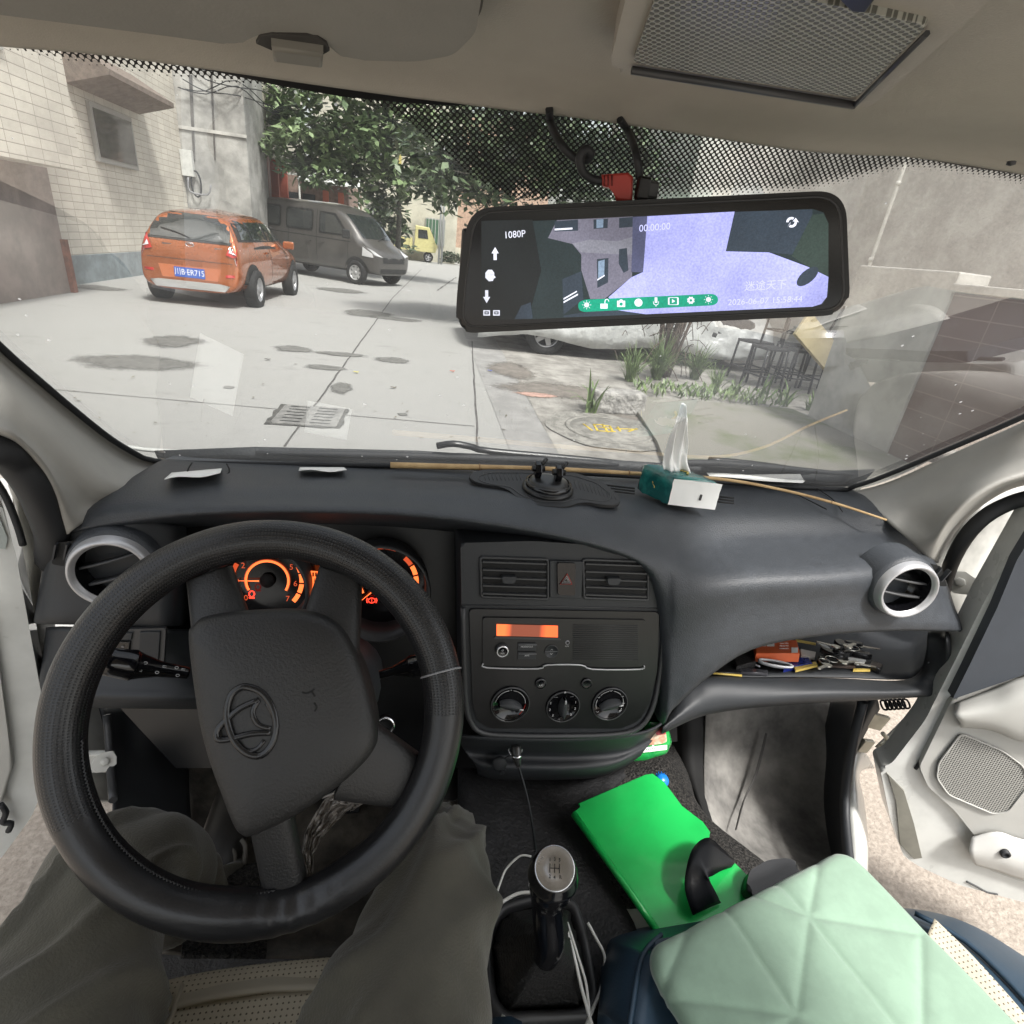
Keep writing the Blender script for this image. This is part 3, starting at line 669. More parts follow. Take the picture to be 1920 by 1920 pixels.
tree('roadside_tree', tb, 3.4, [(A(600, 220, 19), 1.7), (A(690, 190, 20), 1.6), (A(560, 300, 19), 1.0), (A(660, 300, 19.5), 1.45), (A(760, 300, 20), 1.4), (A(540, 190, 20), .9), (A(800, 215, 20), 1.5), (A(700, 355, 20.5), .7), (A(860, 300, 20), 1.2)], 8500, .30, leafg, 'broad leaved green tree rising beyond the grey van')
tb2 = V((3.42, 7.5, 0))
tree('courtyard_tree', V((3.0, 10.3, 0)), 3.3, [(A(860, 345, 10.5), .62), (A(830, 300, 11), .7), (A(905, 300, 11), .8), (A(980, 300, 10.5), .9), (A(1060, 280, 10.5), .9), (A(1140, 280, 10), .9), (A(1010, 240, 11), .9), (A(930, 250, 11.5), .8), (A(1110, 340, 10.5), .7), (A(900, 405, 10.5), .3), (A(1200, 300, 10.5), .7)], 8500, .17, leafd, 'dark leaved tree whose crown hangs behind the dashcam mirror', tr=.08)
# bushy pot plant by the grey van's nose
r = thing('potted_shrub', 'thin green shrub standing beyond the nose of the grey van', 'shrub', V((A(750, 470, 24).x, 24, 0)))
b = MB(); q = A(735, 410, 24); leaves(b, A(730, 412, 24), .75, 230, .42, flat=1.2); leaves(b, A(750, 462, 24), .6, 90, .3); b.build('foliage', leafd, r, norm=False)
b = MB(); b.tube([V((q.x, 24, 0)), q], .03); b.build('stem', bark, r)
# planting with stems and strap leaves
r = thing('multi_stem_tree', 'bunch of bare brown stems rising from the planting', 'tree', V((3.42, 7.5, 0)))
b = MB()
for k in range(15):
    a = random.uniform(-.16, .16); p = V((3.42+a, 7.5+random.uniform(-.15, .15), 0)); t_ = p+V((random.uniform(-.25, .3), random.uniform(-.2, .2), 1.3)); b.tube([p, p.lerp(t_, .5)+V((random.uniform(-.08, .08), 0, 0)), t_], [.026, .02, .014], n=6)
b.build('stems', M('brown_stem', (.10, .075, .06), .9, var=.3), r)
b = MB()
for k in range(90):
    p = V((3.42+random.gauss(0, .28), 7.4+random.uniform(-.3, .3), random.uniform(.15, 1.15))); d_ = V((random.uniform(-.35, .35), random.uniform(-.2, .2), random.uniform(-.35, .35))); b.tube([p, p+d_*.5+V((0, 0, .06)), p+d_], .005, n=5, smooth=2)
b.build('twigs', MATS['brown_stem'], r)
strapm = M('strap_leaf', (.06, .11, .035), .45, c2=(.20, .27, .10), vs_=5, lo=.3, hi=.7)
def tuft(c, n, L, name, label, wd=.018, spread=1.0):
    r = thing(name, label, 'plant', c, 'strap leaved plants along the bed'); b = MB()
    for _ in range(n):
        a = random.uniform(0, 6.283); l_ = L*random.uniform(.6, 1.15); k_ = random.uniform(.25, .8)*spread
        d = V((math.cos(a), math.sin(a), 0)); s_ = V((-d.y, d.x, 0))*wd; o_ = c+V((random.uniform(-.05, .05), random.uniform(-.05, .05), 0)); rows = []
        for t_ in (0, .3, .6, .85, 1):
            p = o_+d*l_*k_*t_**1.3+V((0, 0, l_*(t_*(1.25-k_*.5)-.62*k_*t_**3))); f_ = (1-t_)**.5 if t_ > .5 else .8
            rows.append([p-s_*f_, p+s_*f_])
        b.grid(rows, smooth=False)
    b.build('leaf_tuft', strapm, r, norm=False)
for i, (x, y, n, L, lb) in enumerate(((1230, 712, 230, .62, 'dense spiky tuft at the foot of the bare stems'), (1180, 716, 90, .5, 'spiky tuft on the road side of the bare stems'), (1300, 712, 150, .55, 'spiky tuft just right of the bare stems'), (1340, 735, 50, .42, 'low spiky tuft at the end of the grass clump'), (1105, 775, 16, .42, 'small broad leaved plant beside the kerb stone'), (1428, 757, 12, .42, 'sparse strap leaved plant before the black stools'), (1470, 762, 12, .4, 'curling strap leaved plant beside the slab'), (1520, 772, 14, .3, 'strap leaved plant nearest the pale pier'), (1375, 740, 16, .3, 'little green plant between grass clump and stools'))):
    tuft(g0(x, y)+V((0, 0, .01)), n, L, 'strap_leaf_plant', lb, wd=.0075 if n > 40 else .016)
b = MB()
for k in range(350):
    t_ = random.random(); c = g0(1190+290*t_, 735+25*t_+random.uniform(-12, 12)); c = V((c.x, c.y, random.uniform(0.01, .04))); a = random.uniform(0, 6.28); d = V((math.cos(a), math.sin(a), 1.2))*.05; e = V((-math.sin(a), math.cos(a), 0))*.015
    b.face([c, c+d+e, c+d*1.8, c+d-e])
b.build('weeds', strapm, kind='stuff', norm=False)

# ------------------------------------------------------------------ vehicles
tyre = M('tyre_rubber', (.012, .012, .012), .8, var=.2); alloy = M('alloy', (.42, .42, .43), .35, metal=.6)
orange = M('orange_car_paint', (.35, .096, .023), .26, metal=.45, coat=1.0, var=.05, vs_=2)
greyp = M('grey_van_paint', (.078, .073, .067), .35, metal=.3, coat=.6, var=.08, vs_=2)
yellow = M('yellow_truck_paint', (.50, .46, .21), .45, var=.08)
cglass = M('car_glass', (.018, .022, .022), .06, spec=.9, coat=.5)
cblk = M('car_black_trim', (.012, .012, .012), .6)
lampred = M('lamp_red', (.42, .015, .012), .15, coat=1); lampclear = M('lamp_clear', (.55, .55, .55), .12, coat=1)
def hull(st, m, name, parent, X, lv=1):
    """st: list of (yfun or y, [(x,z) half profile bottom->top]); X maps local to place"""
    rows = []
    for y, pr in st:
        half = [V((x, y(z) if callable(y) else y, z)) for x, z in pr]
        rows.append([X(V((-p.x, p.y, p.z))) for p in half[::-1]] + [X(p) for p in half[(1 if half[0].x == 0 else 0):]])
    b = MB(); g = b.grid(rows)
    for g_ in (g[0], g[-1]):
        n = len(g_)
        for i in range(n//2):
            q = [g_[i], g_[i+1], g_[n-2-i], g_[n-1-i]]; u_ = []
            for k in q:
                if k not in u_: u_.append(k)
            if len(u_) > 2:
                try: b.bm.faces.new(u_).smooth = True
                except ValueError: pass
    bmesh.ops.recalc_face_normals(b.bm, faces=b.bm.faces)
    me = bpy.data.meshes.new("t"); b.bm.to_mesh(me); o = bpy.data.objects.new("t", me); col.objects.link(o)
    md = o.modifiers.new("s", 'SUBSURF'); md.levels = 2; dg = bpy.context.evaluated_depsgraph_get(); dg.update()
    me2 = bpy.data.meshes.new_from_object(o.evaluated_get(dg)); bpy.data.objects.remove(o)
    b2 = MB(); b2.bm.from_mesh(me2); b.bm.free()
    bvh = BVHTree.FromBMesh(b2.bm)
    ob = b2.build(name, m, parent, smooth=True)
    return ob, bvh
def decal(bvh, o, d, u, v, pts, m, name, parent, off=.006, th=.0, res=.12, X=None):
    """outline in the (u,v) plane at o, thrown along d onto the hull and set just proud of it"""
    n0 = len(pts); den = []
    for i in range(n0):
        a, c = V(pts[i]), V(pts[(i+1) % n0]); k = max(1, int((c-a).length/res))
        den += [a.lerp(c, j/k) for j in range(k)]
    n1 = len(den); x0, x1 = min(p.x for p in den), max(p.x for p in den); y0, y1 = min(p.y for p in den), max(p.y for p in den)
    x = x0+res/2
    def inside(q):
        c = False
        for i in range(n1):
            a, b_ = den[i], den[(i+1) % n1]
            if (a.y > q.y) != (b_.y > q.y) and q.x < (b_.x-a.x)*(q.y-a.y)/(b_.y-a.y)+a.x: c = not c
        return c
    ins = []
    while x < x1:
        y = y0+res/2
        while y < y1:
            if inside(V((x, y))): ins.append(V((x, y)))
            y += res
        x += res
    vv, _, ff, *_ = delaunay_2d_cdt([V(p) for p in den]+ins, [], [list(range(n1))], 1, 1e-5)
    b = MB(); ve = []
    for p in vv:
        q = o+u*p.x+v*p.y; h = bvh.ray_cast(q, d)
        if h[0] is None: h = bvh.find_nearest(q)[:2]; 
        ve.append(b.bm.verts.new(h[0]-d*off))
    for f in ff:
        try: b.bm.faces.new([ve[i] for i in f]).smooth = True
        except ValueError: pass
    for f in b.bm.faces: f.normal_update()
    if sum(f.normal.dot(d)*f.calc_area() for f in b.bm.faces) > 0: bmesh.ops.reverse_faces(b.bm, faces=b.bm.faces)
    return b.build(name, m, parent, norm=False, smooth=True)
def wheel(parent, c, ax, R_, W_, X, hub=5, rimm=None):
    """wheel at local c, axle along local x (sign ax points outward)"""
    o = X(c); n = (X(c+V((ax, 0, 0)))-o).normalized(); fr = Fr(o, n)
    b = MB(); b.lathe(fr, 0, 0, [(R_*.62, -W_/2), (R_*.95, -W_/2), (R_, -W_*.35), (R_, W_*.35), (R_*.95, W_/2), (R_*.64, W_/2), (R_*.62, W_*.42), (R_*.62, -W_/2)], tyre, n=28)
    t = b.build('tyre', None, parent)
    b = MB(); b.lathe(fr, 0, 0, [(R_*.64, W_*.45), (R_*.60, W_*.47), (R_*.57, W_*.30), (R_*.57, -.02), (0, -.02)], rimm or alloy, n=28, ms=[rimm or alloy]*3+[cblk])
    for k in range(hub):
        a = 2*math.pi*k/hub; ca, sa = math.cos(a), math.sin(a); wd = R_*.11
        b.prism([fr.w(ca*r_-sa*s_, sa*r_+ca*s_, W_*.34) for r_, s_ in ((R_*.08, -wd*1.3), (R_*.6, -wd), (R_*.6, wd), (R_*.08, wd*1.3))], -n*.02, rimm or alloy)
    b.lathe(fr, 0, 0, [(R_*.17, W_*.2), (R_*.16, W_*.38), (0, W_*.40)], rimm or alloy, n=16)
    b.build('wheel_rim', None, t)
def xf(p, hd):   # local (x right, y forward) -> place; heading clockwise from +Y
    c, s_ = math.cos(hd), math.sin(hd)
    return lambda q: V((p.x+q.x*c+q.y*s_, p.y-q.x*s_+q.y*c, p.z+q.z))
def dirX(X, d): return (X(V(d))-X(V((0, 0, 0)))).normalized()

def orange_car():
    k_ = .925; X00 = xf(V((0, 0, 0)), rad(3)); w_ = onz(480, 575); a_ = X00(V((.79, -1.245, 0))*k_); base = V((w_.x-a_.x, w_.y-a_.y, 0)); X0 = xf(base, rad(3)); X = lambda q: X0(V(q)*k_); r = thing('orange_hatchback', 'orange hatchback with blue number plate parked by the white tiled wall', 'car', base)
    yr = lambda z: -1.93+(0.0 if z < .55 else (z-.55)*.10) + max(0, z-.95)*.62 - (.07 if z < .62 else 0)
    pr = lambda w, zb, zbelt, wr, zr: [(0, zb), (w*.8, zb), (w*.97, zb+.14), (w, .62), (w*.975, zbelt), (wr, zr-.12), (wr*.86, zr-.02), (0, zr+.02)]
    st = [(lambda z: yr(z)+.015, pr(.70, .27, .92, .54, 1.38)), (yr, pr(.77, .25, .93, .58, 1.41)), (lambda z: yr(z)+.12, pr(.81, .22, .94, .61, 1.44)), (-1.25, pr(.83, .22, .94, .64, 1.47)), (-.6, pr(.86, .22, .94, .66, 1.52)), (.2, pr(.86, .22, .93, .65, 1.51)), (.75, pr(.86, .22, .92, .60, 1.36)), (1.3, pr(.86, .22, .90, .70, 1.02)), (1.8, pr(.82, .22, .80, .62, .86)), (2.1, pr(.70, .25, .66, .5, .72))]
    body, bvh = hull(st, orange, 'body', r, X)
    f, u = dirX(X, (0, 1, 0)), dirX(X, (1, 0, 0)); o = X(V((0, -3, 0))); vz = V((0, 0, 1))
    D = lambda pts, m, n, par=r, off=.008, res=.1: decal(bvh, o, f, u, vz, pts, m, n, par, off=off, res=res)
    wn = D([(-.60, .93), (.60, .93), (.61, 1.06), (.54, 1.35), (.3, 1.39), (-.3, 1.39), (-.54, 1.35), (-.61, 1.06)], cblk, 'rear_window_seal')
    D([(-.57, .96), (.57, .96), (.575, 1.06), (.50, 1.33), (.28, 1.365), (-.28, 1.365), (-.50, 1.33), (-.575, 1.06)], cglass, 'rear_window', off=.014)
    b = MB(); q = lambda x, z: bvh.ray_cast(o+u*x+vz*z, f)[0]-f*.03
    b.tube([q(.0, .98), q(-.2, 1.04), q(-.42, 1.08)], .009, cblk, n=6); b.build('rear_wiper', None, r)
    for s_ in (-1, 1):
        lp = D([(s_*.53, .79), (s_*.74, .73), (s_*.79, .84), (s_*.77, 1.0), (s_*.62, 1.0)], lampred, 'tail_light', off=.02)
        D([(s_*.57, .83), (s_*.77, .78), (s_*.78, .86), (s_*.60, .90)], lampclear, 'lamp_window', par=lp, off=.028)
        D([(s_*.52, .47), (s_*.78, .49), (s_*.78, .52), (s_*.52, .51)], lampred, 'rear_reflector', off=.012)
    rc = D([(-.40, .40), (.40, .40), (.46, .58), (-.46, .58)], M('orange_shade_recess', (.36, .10, .03), .5), 'plate_recess', off=.004)
    q2 = bvh.ray_cast(o+vz*.49, f)[0]-f*.03; fr = Fr(q2, -f)
    b = MB(); b.poly(fr, rrect(-.22, -.07, .22, .07, .01), M('plate_blue', (.02, .09, .42), .4), h=.004, th=.008)
    b.text("川B·ER715", fr, 0, 0, .115, M('plate_white', (.8, .8, .8), .4), h=.0055, sx=.86); b.build('number_plate', None, r)
    D([(-.74, .20), (-.5, .26), (.5, .26), (.74, .20), (.70, .33), (.45, .37), (-.45, .37), (-.70, .33)], M('silver_skid', (.45, .45, .44), .35, metal=.4), 'bumper_trim', off=.02)
    b = MB(); fb = Fr(q(0, .885)+f*.02, -f)
    b.tube([fb.w(*p) for p in circ(18, .06, .032)], .006, chrome, closed=True, smooth=1, n=6)
    b.tube([fb.w(-.055, -.01), fb.w(0, .025), fb.w(.055, -.01)], .005, chrome, n=6, smooth=1)
    b.box(fb.w(-.33, -.02), (.13, .008, .018), chrome); b.box(fb.w(.42, -.02), (.12, .008, .018), chrome); b.box(fb.w(.45, -.24), (.07, .008, .02), chrome)
    b.build('badge', None, r)
    D([(-.62, .665), (.62, .665), (.62, .673), (-.62, .673)], cblk, 'tailgate_seam', off=.003)
    os_ = X(V((3, 0, 0))); dl = -u; uf = f
    E_ = lambda pts, m, n, par=r, off=.008: decal(bvh, os_, dl, uf, vz, pts, m, n, par, off=off, res=.1)
    E_([(-1.55, .99), (-1.40, 1.30), (-1.0, 1.42), (.1, 1.43), (.75, 1.22), (.95, 1.0)], cblk, 'window_surround')
    E_([(-1.42, 1.02), (-1.30, 1.28), (-1.12, 1.35), (-1.0, 1.02)], cglass, 'side_window', off=.014)
    E_([(-.95, 1.02), (-1.04, 1.37), (-.95, 1.39), (-.30, 1.40), (-.28, 1.01)], cglass, 'side_window', off=.014)
    E_([(-.20, 1.01), (-.22, 1.40), (.08, 1.40), (.68, 1.20), (.82, 1.01)], cglass, 'side_window', off=.014)
    for y0_ in (-.25, .8): E_([(y0_, .3), (y0_+.012, .3), (y0_+.012, .98), (y0_, .98)], cblk, 'door_seam', off=.003)
    for y0_ in (-1.245, 1.245):
        E_([(y0_+.37*math.cos(a), max(.23, .30+.37*math.sin(a))) for a in [k*.26 for k in range(25)]], cblk, 'wheel_arch', off=.005)
    b = MB(); hb = bvh.ray_cast(os_+uf*(-.45)+vz*.82, dl)[0]; b.box(hb+u*.02, (.02, .14, .03), orange); b.build('door_handle', None, r)
    b = MB(); b.box(X(V((.93, .72, 1.02))), (.2, .1, .14), orange, bev=.03); b.build('wing_mirror', None, r)
    for s_ in (-1, 1):
        for y0_ in (-1.245, 1.245): wheel(r, V((s_*.79, y0_, .30)), s_, .30, .19, X)
orange_car()

def grey_van():
    w1, w0 = onz(668, 533), onz(590, 512); hd = rad(123)
    X0 = xf(V((0, 0, 0)), hd); # right front wheel touches w1
    ctr = w1 - X0(V((.82, 1.38, 0))); X = xf(V((ctr.x, ctr.y, 0)), hd)
    r = thing('grey_minivan', 'dusty dark grey minivan parked nose to the road behind the orange car', 'van', V((ctr.x, ctr.y, 0)))
    pr = lambda w, zb, zbelt, wr, zr: [(0, zb), (w*.85, zb), (w*.98, zb+.15), (w, .8), (w*.98, zbelt), (wr, zr-.18), (wr*.9, zr-.05), (0, zr)]
    st = [(-2.5, pr(.78, .35, 1.1, .68, 1.85)), (-2.45, pr(.83, .30, 1.12, .74, 1.92)), (-1.9, pr(.85, .28, 1.12, .76, 1.96)), (0, pr(.85, .28, 1.12, .76, 1.96)), (.65, pr(.85, .28, 1.12, .75, 1.92)), (1.05, pr(.85, .28, 1.10, .72, 1.70)), (1.50, pr(.85, .28, 1.06, .70, 1.18)), (1.80, pr(.84, .28, .95, .66, 1.02)), (1.97, pr(.80, .28, .80, .58, .88)), (2.03, pr(.70, .30, .68, .45, .72))]
    body, bvh = hull(st, greyp, 'body', r, X)
    f, u = dirX(X, (0, 1, 0)), dirX(X, (1, 0, 0)); vz = V((0, 0, 1)); os_ = X(V((3, 0, 0)))
    E_ = lambda pts, m, n, par=r, off=.008, res=.12: decal(bvh, os_, -u, f, vz, pts, m, n, par, off=off, res=res)
    for a, c in (((-2.30, 1.20), (-1.20, 1.74)), ((-1.02, 1.18), (-.06, 1.72))):
        E_(rrect(a[0], a[1], c[0], c[1], .08), cblk, 'window_surround'); E_(rrect(a[0]+.05, a[1]+.05, c[0]-.05, c[1]-.05, .06), cglass, 'side_window', off=.014)
    E_([(.14, 1.16), (.14, 1.70), (.66, 1.68), (1.16, 1.16)], cblk, 'window_surround'); E_([(.19, 1.20), (.19, 1.66), (.63, 1.63), (1.05, 1.20)], cglass, 'side_window', off=.014)
    for y0_ in (-.94, .05, 1.12): E_([(y0_, .38), (y0_+.014, .38), (y0_+.014, 1.75 if y0_ < 1 else 1.2), (y0_, 1.75 if y0_ < 1 else 1.2)], cblk, 'door_seam', off=.003)
    E_([(-2.1, 1.08), (1.2, 1.03), (1.2, 1.05), (-2.1, 1.10)], cblk, 'body_crease', off=.002)
    for y0_ in (-.22, .22):
        b = MB(); hb = bvh.ray_cast(os_+f*y0_+vz*.93, -u)[0]; b.box(hb+u*.02, (.03, .16, .035), greyp, rot=Matrix.Rotation(-hd, 3, 'Z')); b.build('door_handle', None, r)
    for y0_ in (-1.65, 1.38):
        E_([(y0_+.40*math.cos(a), max(.29, .30+.40*math.sin(a))) for a in [k*.26 for k in range(25)]], cblk, 'wheel_arch', off=.005)
    b = MB(); b.box(X(V((.98, 1.18, 1.22))), (.2, .12, .22), cblk, bev=.03); b.build('wing_mirror', None, r)
    of = X(V((0, 4, 0))); G = lambda pts, m, n, par=r, off=.01, d=-f: decal(bvh, of, d, -u, vz, pts, m, n, par, off=off, res=.12)
    G([(-.62, 1.16), (.62, 1.16), (.60, 1.70), (-.60, 1.70)], cglass, 'windscreen')
    G([(-.5, .60), (.5, .60), (.5, .74), (-.5, .74)], cblk, 'grille'); G([(-.6, .34), (.6, .34), (.6, .46), (-.6, .46)], cblk, 'lower_grille')
    for s_ in (-1, 1): G([(s_*.52, .74), (s_*.78, .80), (s_*.80, .98), (s_*.66, .90)], lampclear, 'headlight', off=.02)
    E_([(1.60, .74), (1.94, .72), (1.90, .82), (1.60, .96)], lampclear, 'headlight', off=.015)
    b = MB(); b.box(X(V((0, 2.27, .5))), (.02, .02, .02), cblk)
    b = MB(); b.tube([X(V((.2, 1.65, 1.13))), X(V((-.35, 1.5, 1.28)))], .012, cblk); b.build('wiper', None, r)
    for s_ in (-1, 1):
        for y0_ in (-1.65, 1.38): wheel(r, V((s_*.79, y0_, .30)), s_, .30, .18, X, hub=8, rimm=M('hubcap', (.5, .5, .5), .4, metal=.3))
grey_van()

def yellow_truck():
    base = V((-.35, 37.2, 0)); base.x = A(760, 470, 37.2).x; r = thing('yellow_truck', 'small pale yellow cargo tricycle truck parked before the cream building', 'truck', base)
    X = xf(base, rad(90)); # nose toward +X
    b = MB(); pts = [(1.0, .55), (1.75, .55), (1.85, .9), (1.6, 1.25), (1.35, 1.85), (.55, 1.9), (.5, .55)]
    b.prism([X(V((-.75, y, z))) for y, z in pts], dirX(X, (1, 0, 0))*1.5, yellow, bev=.05); b.build('cab', None, r)
    b = MB(); b.prism([X(V((.762, y, z))) for y, z in ((.72, 1.25), (1.3, 1.25), (1.22, 1.7), (.72, 1.7))], dirX(X, (1, 0, 0))*.01, cglass); b.build('side_window', None, r)
    b = MB(); b.prism([X(V((-.6, y, z))) for y, z in ((1.64, 1.28), (1.40, 1.78), (1.42, 1.79), (1.67, 1.29))], dirX(X, (1, 0, 0))*1.2, cglass); b.build('windscreen', None, r)
    b = MB(); b.box(X(V((0, -.75, .62))), (2.3, 1.5, .1), yellow)
    for s_ in (-1, 1): b.box(X(V((s_*.73, -.75, .95))), (2.3, .05, .55), yellow)
    for y_ in (-1.9, .38): b.box(X(V((0, y_, .95))), (.05, 1.42, .55), yellow)
    for k in range(6): b.box(X(V((.77, -1.75+k*.4, .95))), (.05, .04, .55), yellow)
    b.build('cargo_bed', None, r)
    for c in ((.62, -1.2), (-.62, -1.2), (.6, 1.35), (-.6, 1.35)): wheel(r, V((c[0], c[1], .28)), 1 if c[0] > 0 else -1, .28, .16, X)
yellow_truck()

def covered_car():
    base = V((3.2, 9.25, 0)); X = xf(base, rad(90)); r = thing('covered_car', 'parked car under a wrinkled silver plastic sheet behind the mirror', 'car', base)
    pr = lambda w, zb, zbelt, wr, zr: [(0, zb), (w*.8, zb), (w*.98, zb+.1), (w, .62), (w*.97, zbelt), (wr, zr-.12), (wr*.86, zr-.02), (0, zr)]
    st = [(-2.25, pr(.72, .30, .7, .5, .78)), (-2.0, pr(.84, .26, .9, .62, 1.0)), (-1.4, pr(.88, .24, .95, .68, 1.12)), (-.7, pr(.88, .24, .95, .66, 1.42)), (.3, pr(.88, .24, .95, .66, 1.44)), (1.0, pr(.88, .24, .93, .7, 1.12)), (1.9, pr(.84, .26, .85, .62, .9)), (2.2, pr(.74, .30, .7, .5, .74))]
    body, bvh = hull(st, M('dark_car_paint', (.03, .035, .045), .35, coat=.5), 'body', r, X)
    for s_ in (-1, 1):
        for y0_ in (-1.3, 1.3): wheel(r, V((s_*.80, y0_, .30)), s_, .30, .19, X)
    rows = []
    for i in range(60):
        y = -2.32+4.62*i/59; row = []
        top = 1.5-.0; 
        for k in range(41):
            a = math.pi*k/40; zt = .98+.5*max(0, 1-((y+.2)/1.7)**4)-.06*abs(y)**1.3
            x = .96*math.copysign(abs(math.cos(a))**.55, math.cos(a)); z = .22+.05*math.sin(y*3)+(zt-.22)*math.sin(a)**.8
            n_ = noise.noise(V((x*3, y*2.2, z*3)))*.07+noise.noise(V((x*9, y*7, z*9)))*.03+abs(noise.noise(V((x*5, y*9, 1))))*.04
            row.append(X(V((x*(1+n_), y, z+n_*.5))))
        rows.append(row)
    b = MB(); b.grid(rows); b.build('plastic_cover', M('silver_sheet', (.50, .51, .50), .3, var=.12, vs_=5, spec=.8, bump=.6, bs=7, dist=.05), None, label='wrinkled silver plastic sheet draped over the parked car', cat='car cover', origin=base+V((0, 0, .3)), norm=True, mods=[('SOLIDIFY', dict(thickness=.004))])
covered_car()

# =================================================================== THE VAN WE SIT IN
van = thing('minivan', 'minivan seen from its driver seat: charcoal dashboard, beige roof lining, open white doors', 'minivan', (0.24, -.2, 0))
WO, WN = V((0.24, .93, 1.03)), V((0, -.7775, -.6289))          # windscreen plane: z = 1.03 + (.93-Y)*1.237
wf = Fr(WO, WN, V((0, -.6289, .7775)))
# --- windscreen
def wpt(u, v, h=0): 
    k = -.05*(u/.72)**2
    return wf.w(u, v, h+(.02 - .05*(u/.75)**2)*-1 if False else h)
b = MB(); b.grid([[wf.w(-.95+1.9*i/20, -.10+.80*j/12, 0) for i in range(21)] for j in range(13)])
wsg = glassmat('windscreen_glass', (.86, .875, .865), 4.2, ior=1.52, dust=.035)
b.build('windscreen', wsg, van, norm=False)
# --- printed dot band at the top of the windscreen
ft = [(-30, 60), (100, 80), (300, 105), (520, 143), (780, 178), (960, 197), (1200, 228), (1500, 272), (1700, 285), (1960, 322)]
fb_ = [(-30, 92), (100, 118), (300, 150), (500, 172), (640, 190), (740, 222), (820, 285), (880, 345), (960, 388), (1100, 392), (1300, 382), (1500, 366), (1580, 352), (1660, 330), (1720, 322), (1820, 336), (1960, 362)]
dotm = dotmat('frit_dots', (.006, .006, .006), (1, 1, 1), .0037, rough=.7, thr=.37, rot=38, alpha=True)
def interp(pts, x):
    for (x0, y0), (x1, y1) in zip(pts, pts[1:]):
        if x <= x1: return y0+(y1-y0)*(x-x0)/(x1-x0)
    return pts[-1][1]
b = MB(); lay = None; N = 150; rows = []; 
for i in range(N+1):
    x = -30+1990*i/N; yt, yb = interp(ft, x)-14, interp(fb_, x); yb = sum(interp(fb_, x+d_) for d_ in (-24, -12, 0, 12, 24))/5
    r_ = []
    for j in range(11):
        t_ = j/10; r_.append((wf.P(x, yt+(yb-yt)*t_, .003), (yb-yt)*(1-t_)))
    rows.append(r_)
vv = b.grid([[p for p, _ in r_] for r_ in rows])
fl = [k for r_ in rows for _, k in r_]
o = b.build('dot_band', dotm, van, norm=False, uvfr=wf)
at = o.data.attributes.new('fade', 'FLOAT', 'POINT')
for i, k in enumerate(fl): at.data[i].value = min(1, k/22)
# black solid print under the lining edge
b = MB(); rows = [[wf.P(x, y-26, .004), wf.P(x, y+dy, .004)] for (x, y), dy in (((-30, 72), 4), ((100, 84), 2), ((300, 112), 3), ((420, 132), 6), ((520, 150), 10), ((640, 167), 14), ((760, 180), 13), ((840, 190), 8), ((900, 194), 3))]
b.grid(rows); b.build('black_print', plas_black, van, norm=False)
b = MB(); rows = [[wf.P(x, y-26, .004), wf.P(x, y+dy, .004)] for (x, y), dy in (((1690, 286), 2), ((1740, 294), 6), ((1820, 306), 8), ((1960, 326), 8))]
b.grid(rows); b.build('black_print', plas_black, van, norm=False)

# --- headliner
he = [(-120, 62), (0, 82), (150, 94), (300, 113), (450, 134), (600, 156), (750, 177), (850, 189), (960, 203), (1080, 217), (1200, 234), (1350, 257), (1500, 279), (1620, 288), (1700, 291), (1800, 304), (1920, 324), (2060, 350)]
r0 = [wf.P(x, y-6, .010) for x, y in he]; r1 = [wf.P(x, y, .016) for x, y in he]
def hl(p, dy, z): return V((p.x*(1+.0*dy), p.y-dy, z))
r2 = [V((p.x, p.y-.03, p.z+.010)) for p in r1]
r3 = [V((p.x*1.04-.01, .36, 1.525)) for p in r1]
r4 = [V((p.x*1.15-.03, .18, 1.545)) for p in r1]; r5 = [V((p.x*1.3-.05, -.10, 1.55)) for p in r1]; r6 = [V((p.x*1.35-.06, -.95, 1.55)) for p in r1]
r0b = [V((p.x, p.y+.02, p.z+.03)) for p in r0]
sheet([r0b, r0, r1, r2, r3, r4, r5, r6], 'headliner', headl, van, n=3, th=.012)
# --- sun visor, lowered a touch from the lining
vf = Fr((-.15, .40, 1.497), (0, -.12, -.993), V((0, -.993, .12)))
def vpx(pts, h=0): return [vf.px(x, y, h) for x, y in pts]
vis = roundpoly(vpx([(-500, -260), (930, -260), (905, -20), (892, 62), (850, 104), (780, 116), (660, 113), (622, 98), (600, 62), (500, 60), (468, 72), (445, 86), (300, 66), (0, 28), (-500, -40)]), .008, 4)
b = MB(); b.poly(vf, vis, visor_m, h=.0, th=.017, bev=.007); vo = b.build('sun_visor', None, van)
b = MB(); b.tube([vf.w(*p, -.0085) for p in vis], .0022, M('visor_shadow_gap', (.06, .055, .045), .9), closed=True, smooth=1, n=6); b.build('visor_gap_shadow', None, vo)  # dark tube paints the shadow line between visor and lining
b = MB(); c = vpx([(508, 66), (606, 80), (604, 104), (512, 92)]); b.poly(vf, c, M('visor_clip', (.16, .15, .125), .6), h=.007, th=.008, bev=.002); b.build('visor_clip', None, vo)
b = MB(); c = vpx([(480, 78), (488, 64), (510, 60), (596, 66), (612, 76), (618, 92), (604, 100), (512, 92)]); b.poly(vf, c, M('visor_recess_shade', (.035, .032, .028), .9), h=.0012, th=.002, bev=.0005); b.build('clip_recess_shade', None, vo)  # dark plate on the flat visor face, shade of the recess put into its colour
